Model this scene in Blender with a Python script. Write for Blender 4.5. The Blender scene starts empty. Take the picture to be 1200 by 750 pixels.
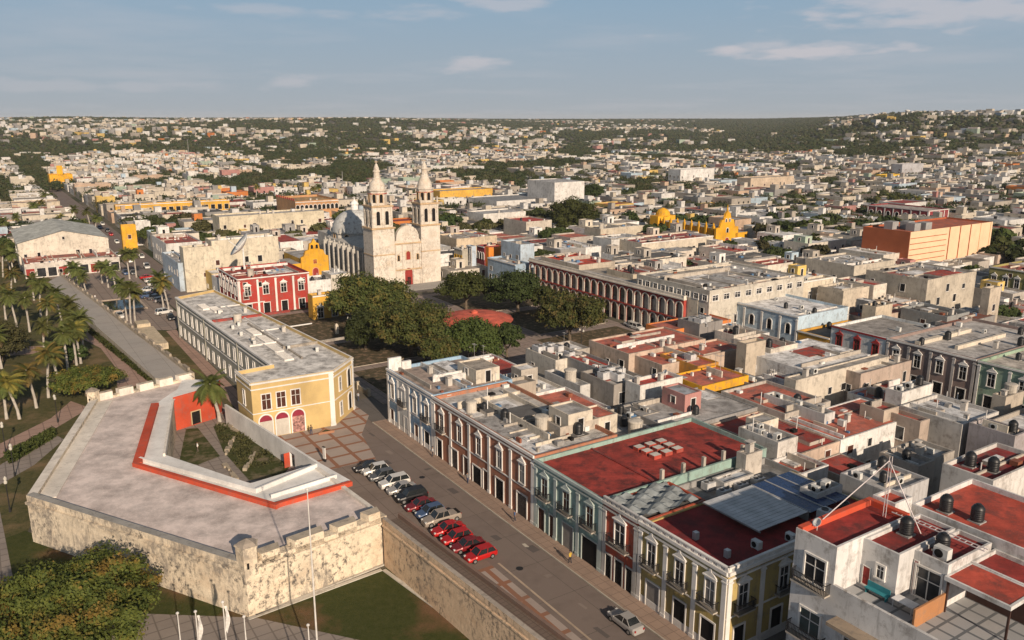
import bpy, bmesh, math, random
import numpy as np
from mathutils import Vector, Matrix, geometry
R = random.Random(7)
SC = bpy.context.scene
COL = SC.collection
# ---------------------------------------------------------------- camera
CAM_H = 50.0; FOC = 960.0; PITCH = math.atan(237/FOC)
cd = bpy.data.cameras.new('camera'); cam = bpy.data.objects.new('camera', cd); COL.objects.link(cam)
cam.location = (0, 0, CAM_H); cam.rotation_euler = (math.pi/2-PITCH, 0, 0)
cd.sensor_width = 36; cd.lens = 36*FOC/1200; cd.clip_end = 40000; cd.clip_start = .5
SC.camera = cam
# ---------------------------------------------------------------- sun, sky, exposure
SUN_EL = math.radians(23); SUN_AZ = math.radians(-65)      # direction TO the sun, from +X
sl = bpy.data.lights.new('sun', 'SUN'); sun = bpy.data.objects.new('sun', sl); COL.objects.link(sun)
sl.energy = 5.0; sl.angle = math.radians(.6); sl.color = (1, .81, .62)
sdir = Vector((math.cos(SUN_AZ)*math.cos(SUN_EL), math.sin(SUN_AZ)*math.cos(SUN_EL), math.sin(SUN_EL)))
sun.rotation_euler = sdir.to_track_quat('Z', 'Y').to_euler()
wd = bpy.data.worlds.new('World'); SC.world = wd; wd.use_nodes = True
wn = wd.node_tree; wn.nodes.clear()
def wnode(t, **k):
    n = wn.nodes.new(t)
    for a, b in k.items(): setattr(n, a, b)
    return n
sky = wnode('ShaderNodeTexSky', sky_type='NISHITA', sun_disc=False, sun_elevation=SUN_EL,
            sun_rotation=math.pi/2-SUN_AZ, altitude=0, air_density=1.0, dust_density=1.6, ozone_density=2.2)
hs = wnode('ShaderNodeHueSaturation'); hs.inputs['Saturation'].default_value = .62; hs.inputs['Value'].default_value = .42
tc = wnode('ShaderNodeTexCoord')
sep = wnode('ShaderNodeSeparateXYZ'); wn.links.new(tc.outputs['Generated'], sep.inputs[0])
def wmath(op, a, b=None, c=None):
    n = wnode('ShaderNodeMath', operation=op)
    for i, v in enumerate((a, b, c)):
        if v is None: continue
        if isinstance(v, (int, float)): n.inputs[i].default_value = v
        else: wn.links.new(v, n.inputs[i])
    return n.outputs[0]
# plane-projected cloud coordinates (a cloud layer overhead)
zc = wmath('ADD', wmath('MAXIMUM', sep.outputs['Z'], 0.0), .06)
cx = wmath('DIVIDE', sep.outputs['X'], zc); cy = wmath('DIVIDE', sep.outputs['Y'], zc)
cmb = wnode('ShaderNodeCombineXYZ'); wn.links.new(cx, cmb.inputs[0]); wn.links.new(cy, cmb.inputs[1])
nz = wnode('ShaderNodeTexNoise'); nz.inputs['Scale'].default_value = .42; nz.inputs['Detail'].default_value = 7; nz.inputs['Roughness'].default_value = .55
wn.links.new(cmb.outputs[0], nz.inputs['Vector'])
rp = wnode('ShaderNodeMapRange'); rp.inputs[1].default_value = .50; rp.inputs[2].default_value = .85; rp.inputs[3].default_value = 0; rp.inputs[4].default_value = .42
wn.links.new(nz.outputs[0], rp.inputs[0])
mapc = wnode('ShaderNodeMapping'); mapc.inputs['Scale'].default_value = (14, 14, 60); wn.links.new(tc.outputs['Generated'], mapc.inputs[0])
nz2 = wnode('ShaderNodeTexNoise'); nz2.inputs['Scale'].default_value = 1.6; nz2.inputs['Detail'].default_value = 6; wn.links.new(mapc.outputs[0], nz2.inputs['Vector'])
def puff(px, py, wx, wy, amt):
    # a small cumulus in the direction of azimuth/elevation (px, py), soft elliptical edge broken by noise
    d = Vector((px-600, FOC*math.cos(PITCH)+(375-py)*math.sin(PITCH), -FOC*math.sin(PITCH)+(375-py)*math.cos(PITCH))).normalized()
    az = wmath('DIVIDE', wmath('SUBTRACT', sep.outputs['X'], d.x), wx/960)
    el = wmath('DIVIDE', wmath('SUBTRACT', sep.outputs['Z'], d.z), wy/960)
    r = wmath('ADD', wmath('MULTIPLY', az, az), wmath('MULTIPLY', el, el))
    r = wmath('ADD', wmath('SQRT', r), wmath('MULTIPLY', wmath('SUBTRACT', nz2.outputs[0], .5), 2.6))
    m = wnode('ShaderNodeMapRange'); m.interpolation_type = 'SMOOTHSTEP'; m.inputs[1].default_value = 1.05; m.inputs[2].default_value = .1; m.inputs[3].default_value = 0; m.inputs[4].default_value = amt
    wn.links.new(r, m.inputs[0]); return m.outputs[0]
cl = rp.outputs[0]
for q in ((555, 76, 46, 12, .6), (935, 60, 120, 10, .75), (900, 55, 40, 9, .5), (347, 95, 30, 10, .4), (590, 5, 60, 12, .45), (1120, 10, 170, 26, .6), (60, 100, 200, 8, .25), (320, 12, 90, 7, .3), (760, 42, 30, 5, .3), (500, 14, 70, 10, .3)):
    cl = wmath('MAXIMUM', cl, puff(*q))
# grey veil towards the horizon
veil = wnode('ShaderNodeMapRange'); veil.inputs[1].default_value = .12; veil.inputs[2].default_value = .5; veil.inputs[3].default_value = .95; veil.inputs[4].default_value = .15
wn.links.new(sep.outputs['Z'], veil.inputs[0])
mx0 = wnode('ShaderNodeMixRGB'); mx0.inputs[2].default_value = (2.75, 3.6, 4.5, 1)
low = wnode('ShaderNodeMapRange'); low.inputs[1].default_value = .0; low.inputs[2].default_value = .13; wn.links.new(sep.outputs['Z'], low.inputs[0])
mxh = wnode('ShaderNodeMixRGB'); mxh.inputs[1].default_value = (3.35, 3.65, 3.95, 1); mxh.inputs[2].default_value = (2.35, 3.4, 4.45, 1); wn.links.new(low.outputs[0], mxh.inputs[0]); wn.links.new(mxh.outputs[0], mx0.inputs[2])
mx1 = wnode('ShaderNodeMixRGB'); mx1.inputs[2].default_value = (5.0, 4.7, 4.9, 1)
wn.links.new(sky.outputs[0], hs.inputs['Color']); wn.links.new(veil.outputs[0], mx0.inputs[0]); wn.links.new(hs.outputs[0], mx0.inputs[1])
wn.links.new(cl, mx1.inputs[0]); wn.links.new(mx0.outputs[0], mx1.inputs[1])
bg = wnode('ShaderNodeBackground'); bg.inputs['Strength'].default_value = .1
wn.links.new(mx1.outputs[0], bg.inputs['Color'])
wo = wnode('ShaderNodeOutputWorld'); wn.links.new(bg.outputs[0], wo.inputs['Surface'])
SC.view_settings.view_transform = 'Standard'; SC.view_settings.look = 'None'; SC.view_settings.exposure = .26; SC.view_settings.gamma = 1
SC.view_settings.use_curve_mapping = False
SC.cycles.max_bounces = 5; SC.cycles.volume_bounces = 0; SC.cycles.transparent_max_bounces = 6
# ---------------------------------------------------------------- coordinates: street grid (s along the main street, t across it)
GA = math.radians(-57)
SV = (math.cos(GA), math.sin(GA)); TV = (-math.sin(GA), math.cos(GA))
def W(s, t): return (s*SV[0]+t*TV[0], s*SV[1]+t*TV[1])
def at(x, y, z=0.0):                       # where a sight line meets height z
    u = x-600; v = 375-y
    dy = FOC*math.cos(PITCH)+v*math.sin(PITCH); dz = -FOC*math.sin(PITCH)+v*math.cos(PITCH)
    k = (z-CAM_H)/dz
    return (u*k, dy*k)
def st(x, y, z=0.0):
    a = at(x, y, z); return (a[0]*SV[0]+a[1]*SV[1], a[0]*TV[0]+a[1]*TV[1])
def proj(X, Y, Z):
    d = (X, Y, Z-CAM_H); f = d[1]*math.cos(PITCH)-d[2]*math.sin(PITCH); v = d[1]*math.sin(PITCH)+d[2]*math.cos(PITCH)
    if f <= 1: return (-9999, -9999)
    return (600+FOC*d[0]/f, 375-FOC*v/f)
# ---------------------------------------------------------------- value noise for layout
_rs = np.random.RandomState(11); _lat = _rs.rand(256, 256)
def vnoise(x, y):
    x = np.asarray(x, float); y = np.asarray(y, float)
    xi = np.floor(x).astype(int); yi = np.floor(y).astype(int); fx = x-xi; fy = y-yi
    fx = fx*fx*(3-2*fx); fy = fy*fy*(3-2*fy)
    g = lambda a, b: _lat[a % 256, b % 256]
    return (g(xi, yi)*(1-fx)+g(xi+1, yi)*fx)*(1-fy)+(g(xi, yi+1)*(1-fx)+g(xi+1, yi+1)*fx)*fy
def fbm(x, y): return .5*vnoise(x, y)+.28*vnoise(x*2.1+7, y*2.1+3)+.22*vnoise(x*4.3+19, y*4.3+5)
def sm(a, b, x):
    k = np.clip((x-a)/(b-a), 0, 1); return k*k*(3-2*k)
def terrain(x, y):
    x = np.asarray(x, float); y = np.asarray(y, float)
    d = np.hypot(x, y); xp = 600+960*x/np.maximum(y, 1.0); xp = np.where(y <= 1, 600, xp)
    right = sm(850, 1060, xp); left = 1-sm(430, 640, xp)
    n = fbm(x/330+3, y/330+9)-.5
    hl = 41*sm(850, 2500, d); hr = 52*sm(800, 1750, d); hc = 36*sm(1300, 4200, d)
    h = hl*left+hr*right+hc*(1-left)*(1-right)
    return h + (n*16+right*(fbm(x/140+9, y/140+2)-.5)*26)*sm(900, 1800, d)*(1-.6*sm(2600, 4000, d))
# ---------------------------------------------------------------- materials
MATS = {}
def _n(nt, t, **k):
    n = nt.nodes.new(t)
    for a, b in k.items(): setattr(n, a, b)
    return n
def _mx(nt, a, b, f, mode='MIX'):
    m = _n(nt, 'ShaderNodeMixRGB', blend_type=mode)
    for i, v in ((1, a), (2, b), (0, f)):
        if isinstance(v, tuple): m.inputs[i].default_value = v if len(v) == 4 else (*v, 1)
        elif isinstance(v, (int, float)): m.inputs[i].default_value = v
        else: nt.links.new(v, m.inputs[i])
    return m.outputs[0]
def _noise(nt, vec, sc, det=4, rough=.6):
    n = _n(nt, 'ShaderNodeTexNoise'); n.inputs['Scale'].default_value = sc; n.inputs['Detail'].default_value = det; n.inputs['Roughness'].default_value = rough
    nt.links.new(vec, n.inputs['Vector']); return n.outputs[0]
def _ramp(nt, v, a, b, lo=0., hi=1.):
    m = _n(nt, 'ShaderNodeMapRange'); m.inputs[1].default_value = a; m.inputs[2].default_value = b; m.inputs[3].default_value = lo; m.inputs[4].default_value = hi
    nt.links.new(v, m.inputs[0]); return m.outputs[0]
def _map(nt, vec, sc, rot=(0, 0, 0)):
    m = _n(nt, 'ShaderNodeMapping'); m.inputs['Scale'].default_value = sc; m.inputs['Rotation'].default_value = rot
    nt.links.new(vec, m.inputs[0]); return m.outputs[0]
def _start(name, rough=.9, spec=.25):
    m = bpy.data.materials.new(name); m.use_nodes = True; nt = m.node_tree
    b = nt.nodes['Principled BSDF']; b.inputs['Roughness'].default_value = rough; b.inputs['Specular IOR Level'].default_value = spec
    g = _n(nt, 'ShaderNodeNewGeometry'); return m, nt, b, g.outputs['Position']
def _bump(nt, b, v, s, dist=.05):
    u = _n(nt, 'ShaderNodeBump'); u.inputs['Strength'].default_value = s; u.inputs['Distance'].default_value = dist
    nt.links.new(v, u.inputs['Height']); nt.links.new(u.outputs[0], b.inputs['Normal'])
def mul(c, k): return tuple(min(1, x*k) for x in c[:3])
def plaster(col, grime=.35):
    key = ('pl', col, grime)
    if key in MATS: return MATS[key]
    m, nt, b, p = _start('plaster')
    big = _ramp(nt, _noise(nt, p, .22, 5), .3, .7)
    c = _mx(nt, mul(col, .74), mul(col, 1.1), big)
    st_ = _noise(nt, _map(nt, p, (1.1, 1.1, .16)), 1.6, 6, .7)
    c = _mx(nt, c, (.10, .09, .085), _ramp(nt, st_, .52, .74, 0, grime))
    fl = _noise(nt, p, .8, 8, .75)
    c = _mx(nt, c, (.17, .15, .13), _ramp(nt, fl, .51, .66, 0, grime*1.15))
    nt.links.new(c, b.inputs['Base Color']); MATS[key] = m; return m
def roofmat(col, stain=.45, stcol=(.10, .09, .085)):
    key = ('rf', col, stain, stcol)
    if key in MATS: return MATS[key]
    m, nt, b, p = _start('roof_coating', .85)
    c = _mx(nt, mul(col, .62), mul(col, 1.2), _ramp(nt, _noise(nt, p, .34, 8, .72), .36, .62))
    pt = _noise(nt, _map(nt, p, (1, 1, 1), (0, 0, .6)), .55, 7, .7)
    c = _mx(nt, c, stcol, _ramp(nt, pt, .47, .62, 0, min(1, stain*1.5)))
    ln = _noise(nt, _map(nt, p, (.25, 2.2, 1), (0, 0, GA)), 1.2, 4, .6)
    c = _mx(nt, c, mul(col, .6), _ramp(nt, ln, .55, .68, 0, stain))
    sp = _noise(nt, p, 6, 3, .6)
    c = _mx(nt, c, mul(col, 1.35), _ramp(nt, sp, .58, .70, 0, .5))
    nt.links.new(c, b.inputs['Base Color']); MATS[key] = m; return m
def flat(name, col, rough=.7, metal=0., spec=.3, var=.18, scale=1.5):
    key = ('fl', name, col)
    if key in MATS: return MATS[key]
    m, nt, b, p = _start(name, rough, spec)
    c = _mx(nt, mul(col, 1-var), mul(col, 1+var), _ramp(nt, _noise(nt, p, scale, 5), .3, .7))
    nt.links.new(c, b.inputs['Base Color']); b.inputs['Metallic'].default_value = metal; MATS[key] = m; return m
def fort_stone(name, base, dark, amount, warm=(.40, .30, .2)):
    key = ('st', name)
    if key in MATS: return MATS[key]
    m, nt, b, p = _start(name, .95)
    c = _mx(nt, mul(base, .82), mul(base, 1.1), _ramp(nt, _noise(nt, p, .5, 6, .65), .3, .7))
    c = _mx(nt, c, warm, _ramp(nt, _noise(nt, _map(nt, p, (.3, .3, .8)), .8, 4), .5, .7, 0, .6))
    big = _ramp(nt, _noise(nt, p, .16, 3, .5), .36, .56)
    sp = _ramp(nt, _noise(nt, _map(nt, p, (1, 1, .8)), 1.7, 9, .78), .50, .60)
    spm = _n(nt, 'ShaderNodeMath', operation='MULTIPLY'); nt.links.new(big, spm.inputs[0]); nt.links.new(sp, spm.inputs[1])
    c = _mx(nt, c, dark, _ramp(nt, spm.outputs[0], 0, 1, 0, amount))
    bp1 = _ramp(nt, _noise(nt, _map(nt, p, (1, 1, .6)), .11, 3, .5), .50, .57); bp2 = _ramp(nt, _noise(nt, _map(nt, p, (1, 1, .5)), 1.1, 9, .8), .44, .58)
    bm_ = _n(nt, 'ShaderNodeMath', operation='MULTIPLY'); nt.links.new(bp1, bm_.inputs[0]); nt.links.new(bp2, bm_.inputs[1])
    c = _mx(nt, c, mul(dark, 2.0), _ramp(nt, bm_.outputs[0], 0, 1, 0, amount*.85))
    v = _n(nt, 'ShaderNodeTexVoronoi', feature='DISTANCE_TO_EDGE'); v.inputs['Scale'].default_value = 1.5; nt.links.new(p, v.inputs['Vector'])
    c = _mx(nt, c, mul(base, .5), _ramp(nt, v.outputs['Distance'], .05, 0, 0, .32))
    stn = _ramp(nt, _noise(nt, _map(nt, p, (1.4, 1.4, .14)), 1.3, 6, .7), .60, .70, 0, amount*.75)
    c = _mx(nt, c, mul(dark, 1.1), stn)
    nt.links.new(c, b.inputs['Base Color'])
    _bump(nt, b, _noise(nt, p, 2.6, 8, .7), .55, .12); MATS[key] = m; return m
def paved(name, a, bcol, size, rot=GA, joint=.03, jcol=None, stain=.3):
    key = ('pv', name)
    if key in MATS: return MATS[key]
    m, nt, b, p = _start(name, .85)
    br = _n(nt, 'ShaderNodeTexBrick'); br.offset = .0; br.inputs['Scale'].default_value = 1
    br.inputs['Brick Width'].default_value = size; br.inputs['Row Height'].default_value = size; br.inputs['Mortar Size'].default_value = joint; br.inputs['Mortar Smooth'].default_value = .1
    br.inputs['Color1'].default_value = (*a, 1); br.inputs['Color2'].default_value = (*bcol, 1); br.inputs['Mortar'].default_value = (*(jcol or mul(a, .6)), 1)
    nt.links.new(_map(nt, p, (1, 1, 1), (0, 0, -rot)), br.inputs['Vector'])
    c = _mx(nt, br.outputs[0], mul(a, .5), _ramp(nt, _noise(nt, p, .25, 7, .65), .48, .75, 0, stain))
    c = _mx(nt, c, mul(a, 1.4), _ramp(nt, _noise(nt, p, 1.7, 5, .65), .58, .8, 0, stain*.6))
    nt.links.new(c, b.inputs['Base Color']); MATS[key] = m; return m
def grassmat(name, a, bcol, dirt, dirt_amt=.5, sc=.12):
    key = ('gr', name)
    if key in MATS: return MATS[key]
    m, nt, b, p = _start(name, 1, .1)
    c = _mx(nt, a, bcol, _ramp(nt, _noise(nt, p, 1.2, 7, .7), .35, .65))
    c = _mx(nt, c, dirt, _ramp(nt, _noise(nt, p, sc, 5, .6), .50, .66, 0, dirt_amt))
    c = _mx(nt, c, mul(a, .45), _ramp(nt, _noise(nt, p, 5, 5, .7), .5, .7, 0, .5))
    nt.links.new(c, b.inputs['Base Color']); _bump(nt, b, _noise(nt, p, 6, 4), .6, .1); MATS[key] = m; return m
def leafmat(name, a, bcol, cc=None):
    key = ('lf', name)
    if key in MATS: return MATS[key]
    m, nt, b, p = _start(name, .75, .25)
    oi = _n(nt, 'ShaderNodeObjectInfo')
    c = _mx(nt, a, bcol, _ramp(nt, _noise(nt, p, .9, 5, .7), .36, .64))
    if cc: c = _mx(nt, c, cc, _ramp(nt, _noise(nt, p, .45, 4, .6), .5, .62, 0, .85))
    h = _n(nt, 'ShaderNodeHueSaturation'); nt.links.new(c, h.inputs['Color'])
    nt.links.new(_ramp(nt, oi.outputs['Random'], 0, 1, .475, .515), h.inputs['Hue']); nt.links.new(_ramp(nt, oi.outputs['Random'], 0, 1, .75, 1.25), h.inputs['Value'])
    nt.links.new(h.outputs[0], b.inputs['Base Color'])
    tr = _n(nt, 'ShaderNodeBsdfTranslucent'); nt.links.new(h.outputs[0], tr.inputs[0])
    ms = _n(nt, 'ShaderNodeMixShader'); ms.inputs[0].default_value = .25
    out = nt.nodes['Material Output']; nt.links.new(b.outputs[0], ms.inputs[1]); nt.links.new(tr.outputs[0], ms.inputs[2]); nt.links.new(ms.outputs[0], out.inputs[0])
    MATS[key] = m; return m
def M_glass(): return flat('window_glass', (.022, .024, .028), .18, 0, .5, .5, .6)
def M_dark(): return flat('dark_interior', (.014, .013, .013), .8, 0, .1)
def M_wood(): return flat('brown_timber', (.06, .022, .014), .7, 0, .2, .4, 3)
def M_white(): return plaster((.68, .66, .63), .18)
def M_iron(): return flat('black_iron', (.018, .018, .02), .5, 0, .4)
CREAM = (.58, .52, .43); WHITE = (.66, .65, .63); GREY = (.28, .275, .27); BEIGE = (.41, .37, .32); PEACH = (.52, .38, .28)
RED = (.36, .06, .042); SHADED_RED = (.17, .022, .022); SALMON = (.44, .13, .09); YEL = (.72, .33, .03); ORANGE = (.60, .20, .05)
RGREY = (.36, .35, .34); RDARK = (.11, .108, .105); RWHITE = (.68, .675, .67); RTAN = (.36, .32, .27)
BLUE = (.28, .42, .56); LBLUE = (.42, .53, .62); TEAL = (.27, .39, .35); BROWN = (.40, .17, .10); BRICK = (.42, .085, .045); OLIVE = (.42, .32, .12)
# ---------------------------------------------------------------- mesh builder
class MB:
    def __init__(s): s.v = []; s.f = []; s.m = []; s.mats = []
    def mi(s, mat):
        if mat not in s.mats: s.mats.append(mat)
        return s.mats.index(mat)
    def face(s, pts, mat):
        n = len(s.v); s.v += [tuple(p) for p in pts]; s.f.append(tuple(range(n, n+len(pts)))); s.m.append(s.mi(mat)); return s
    def box(s, x0, y0, z0, x1, y1, z1, mat, top=None, bottom=True):
        n = len(s.v); k = s.mi(mat); kt = s.mi(top) if top else k
        s.v += [(x0, y0, z0), (x1, y0, z0), (x1, y1, z0), (x0, y1, z0), (x0, y0, z1), (x1, y0, z1), (x1, y1, z1), (x0, y1, z1)]
        fs = [(0, 1, 5, 4), (1, 2, 6, 5), (2, 3, 7, 6), (3, 0, 4, 7), (4, 5, 6, 7)] + ([(3, 2, 1, 0)] if bottom else [])
        for i, f in enumerate(fs): s.f.append(tuple(n+q for q in f)); s.m.append(kt if i == 4 else k)
        return s
    def prism(s, poly, z0, z1, mat, top=None, cap=True):
        n = len(poly); k = s.mi(mat); kt = s.mi(top) if top else k; b = len(s.v)
        s.v += [(p[0], p[1], z0) for p in poly]+[(p[0], p[1], z1) for p in poly]
        for i in range(n):
            j = (i+1) % n; s.f.append((b+i, b+j, b+n+j, b+n+i)); s.m.append(k)
        if cap:
            tr = geometry.tessellate_polygon([[Vector((p[0], p[1], 0)) for p in poly]])
            for t in tr:
                a = [poly[i] for i in t]
                ar = (a[1][0]-a[0][0])*(a[2][1]-a[0][1])-(a[2][0]-a[0][0])*(a[1][1]-a[0][1])
                t = t if ar > 0 else t[::-1]
                s.f.append(tuple(b+n+i for i in t)); s.m.append(kt)
        return s
    def ring(s, outer, inner, z0, z1, zi, mat, top=None):   # wall outer z0..z1, flat top, inner side z1..zi
        n = len(outer); k = s.mi(mat); kt = s.mi(top) if top else k; b = len(s.v)
        s.v += [(p[0], p[1], z0) for p in outer]+[(p[0], p[1], z1) for p in outer]+[(p[0], p[1], z1) for p in inner]+[(p[0], p[1], zi) for p in inner]
        for i in range(n):
            j = (i+1) % n
            for r in range(3): s.f.append((b+r*n+i, b+r*n+j, b+(r+1)*n+j, b+(r+1)*n+i)); s.m.append(kt if r == 1 else k)
        return s
    def sheet(s, poly, z, mat):
        b = len(s.v); s.v += [(p[0], p[1], z) for p in poly]; k = s.mi(mat)
        for t in geometry.tessellate_polygon([[Vector((p[0], p[1], 0)) for p in poly]]):
            a = [poly[i] for i in t]; ar = (a[1][0]-a[0][0])*(a[2][1]-a[0][1])-(a[2][0]-a[0][0])*(a[1][1]-a[0][1])
            t = t if ar > 0 else t[::-1]; s.f.append(tuple(b+i for i in t)); s.m.append(k)
        return s
    def tube(s, pts, rad, mat, n=8, cap=True):
        pts = [Vector(p) for p in pts]; k = s.mi(mat); b = len(s.v)
        rad = rad if isinstance(rad, (list, tuple)) else [rad]*len(pts)
        for i, p in enumerate(pts):
            d = (pts[min(i+1, len(pts)-1)]-pts[max(i-1, 0)]).normalized()
            u = d.orthogonal().normalized() if abs(d.z) < .95 else Vector((1, 0, 0)); u = (u-d*u.dot(d)).normalized(); w = d.cross(u)
            for q in range(n):
                a = 2*math.pi*q/n; s.v.append(tuple(p+(u*math.cos(a)+w*math.sin(a))*rad[i]))
        for i in range(len(pts)-1):
            for q in range(n):
                s.f.append((b+i*n+q, b+i*n+(q+1) % n, b+(i+1)*n+(q+1) % n, b+(i+1)*n+q)); s.m.append(k)
        if cap: s.f.append(tuple(b+(len(pts)-1)*n+q for q in range(n))); s.m.append(k); s.f.append(tuple(b+q for q in reversed(range(n)))); s.m.append(k)
        return s
    def lathe(s, c, prof, mat, n=16, a0=0.):                 # prof: (r, z) bottom to top
        k = s.mi(mat); b = len(s.v)
        for r, z in prof:
            for q in range(n):
                a = a0+2*math.pi*q/n; s.v.append((c[0]+r*math.cos(a), c[1]+r*math.sin(a), c[2]+z))
        for i in range(len(prof)-1):
            for q in range(n):
                s.f.append((b+i*n+q, b+i*n+(q+1) % n, b+(i+1)*n+(q+1) % n, b+(i+1)*n+q)); s.m.append(k)
        s.f.append(tuple(b+(len(prof)-1)*n+q for q in range(n))); s.m.append(k)
        return s
    def mesh(s, name, smooth=False):
        me = bpy.data.meshes.new(name); me.from_pydata(s.v, [], s.f); me.polygons.foreach_set('material_index', s.m)
        for m in s.mats: me.materials.append(m)
        if smooth: me.polygons.foreach_set('use_smooth', [True]*len(s.f))
        me.update(); return me
    def obj(s, name, parent=None, loc=(0, 0, 0), rz=0., smooth=False): return put(name, s.mesh(name, smooth), parent, loc, rz)
def put(name, me, parent=None, loc=(0, 0, 0), rz=0.):
    o = bpy.data.objects.new(name, me); COL.objects.link(o); o.location = loc; o.rotation_euler = (0, 0, rz)
    if parent: o.parent = parent
    return o
def root(name, label, cat, loc, rz=0., group=None):
    o = bpy.data.objects.new(name, None); COL.objects.link(o); o.location = loc; o.rotation_euler = (0, 0, rz); o.empty_display_size = .2
    o['label'] = label; o['category'] = cat
    if group: o['group'] = group
    return o
def tag(o, label, cat, group=None, kind=None):
    if label: o['label'] = label
    if cat: o['category'] = cat
    if group: o['group'] = group
    if kind: o['kind'] = kind
    return o
KIDS = {}
def copy_tree(o, parent=None):
    c = o.copy(); COL.objects.link(c); c.parent = parent
    if parent is None: c.matrix_parent_inverse = Matrix()
    for ch in o.children: copy_tree(ch, c)
    return c
class Proto:
    # first placing uses the prototype itself, the rest are copies
    def __init__(s, o): s.o = o; s.used = False
    def place(s, loc, rz=0., scale=None, label=None, group=None):
        o = s.o if not s.used else copy_tree(s.o); s.used = True
        o.location = loc; o.rotation_euler = (0, 0, rz)
        if scale: o.scale = (scale,)*3 if isinstance(scale, (int, float)) else scale
        if label: o['label'] = label
        if group: o['group'] = group
        return o
# ---------------------------------------------------------------- things whose labels are finished at the end
AUTO = []      # (object, look, short host phrase or None)
LAND = []      # (phrase, x, y)
def auto(o, look, host=None): AUTO.append((o, look, host)); return o
# ---------------------------------------------------------------- openings, cached meshes; outward is -Y, origin bottom centre at the wall plane
_OC = {}
def opening_mesh(kind, w, h, fr, pane):
    key = (kind, round(w, 2), round(h, 2), fr, pane)
    if key in _OC: return _OC[key]
    a = MB(); b = MB(); g = .16; d = .13
    if kind in ('rect', 'ped', 'door', 'shop', 'plain'):
        a.box(-w/2, -.03, 0, w/2, .04, h, pane)
        if kind in ('rect', 'ped'):
            a.box(-.04, -.06, 0, .04, -.03, h, fr); a.box(-w/2, -.06, h*.62, w/2, -.031, h*.62+.07, fr)
        if kind == 'plain': g = .07; d = .07
        b.box(-w/2-g, -d, 0, -w/2, .03, h, fr); b.box(w/2, -d, 0, w/2+g, .03, h, fr); b.box(-w/2-g, -d, h, w/2+g, .03, h+g, fr)
        if kind != 'door' and kind != 'shop': b.box(-w/2-g*1.3, -d*1.4, -.14, w/2+g*1.3, .03, 0, fr)
        if kind == 'ped':
            b.box(-w/2-g*1.9, -d*2.2, h+g+.12, w/2+g*1.9, .03, h+g+.26, fr)
            z = h+g+.26; W_ = w/2+g*1.7
            pts = [(-W_, z), (W_, z), (W_*.55, z+.34), (.16, z+.48), (.1, z+.78), (-.1, z+.78), (-.16, z+.48), (-W_*.55, z+.34)]
            n = len(b.v); k = b.mi(fr); m_ = len(pts)
            b.v += [(x, -.2, q) for x, q in pts]+[(x, .03, q) for x, q in pts]
            b.f.append(tuple(n+i for i in range(m_))); b.m.append(k)
            for i in range(m_):
                j = (i+1) % m_; b.f.append((n+i, n+m_+i, n+m_+j, n+j)); b.m.append(k)
    else:  # arch
        r = w/2; n = 8; z0 = h-r
        P_ = [(r*math.cos(math.pi*i/n), z0+r*math.sin(math.pi*i/n)) for i in range(n+1)]
        O_ = [((r+.2)*math.cos(math.pi*i/n), z0+(r+.2)*math.sin(math.pi*i/n)) for i in range(n+1)]
        a.face([(-r, -.03, 0), (r, -.03, 0)]+[(x, -.03, z) for x, z in P_], pane)
        P2 = [(r, 0)]+P_+[(-r, 0)]; O2 = [(r+.2, 0)]+O_+[(-r-.2, 0)]
        for i in range(len(P2)-1):
            (x0, q0), (x1, q1), (X0, Q0), (X1, Q1) = P2[i], P2[i+1], O2[i], O2[i+1]
            b.face([(x0, -.16, q0), (X0, -.16, Q0), (X1, -.16, Q1), (x1, -.16, q1)], fr)
            b.face([(X0, -.16, Q0), (X0, .02, Q0), (X1, .02, Q1), (X1, -.16, Q1)], fr)
            b.face([(x0, .0, q0), (x0, -.16, q0), (x1, -.16, q1), (x1, .0, q1)], fr)
    r_ = (a.mesh('opening'), b.mesh('surround')); _OC[key] = r_; return r_
def merged_opening(kind, w, h, fr, pane):
    key = ('m', kind, round(w, 2), round(h, 2), fr, pane)
    if key in _OC: return _OC[key]
    a = MB(); g = .12
    a.box(-w/2, -.03, 0, w/2, .04, h, pane); a.box(-w/2-g, -.09, -.1, -w/2, .03, h, fr); a.box(w/2, -.09, -.1, w/2+g, .03, h, fr); a.box(-w/2-g, -.1, h, w/2+g, .03, h+g, fr)
    _OC[key] = a.mesh('window'); return _OC[key]
_BC = {}
def balcony_mesh(w):
    if w in _BC: return _BC[w]
    a = MB(); a.box(-w/2, -.72, -.16, w/2, .02, 0, plaster(BEIGE, .3)); a.box(-w/2+.2, -.5, -.34, -w/2+.35, .0, -.16, plaster(BEIGE, .3)); a.box(w/2-.35, -.5, -.34, w/2-.2, .0, -.16, plaster(BEIGE, .3))
    b = MB(); I = M_iron()
    b.box(-w/2, -.72, .95, w/2, -.66, 1.0, I); b.box(-w/2, -.72, .5, w/2, -.69, .53, I)
    for s in (-1, 1): b.box(s*w/2-.03, -.7, .95, s*w/2+.03, 0, 1.0, I)
    n = int(w/.14)
    for i in range(n+1): x = -w/2+w*i/n; b.box(x-.02, -.71, 0, x+.02, -.67, .95, I)
    for s in (-1, 1):
        for i in range(1, 5): b.box(s*(w/2)-.02, -.14*i, 0, s*(w/2)+.02, -.14*i+.03, .95, I)
    _BC[w] = (a.mesh('balcony'), b.mesh('railing')); return _BC[w]
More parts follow.
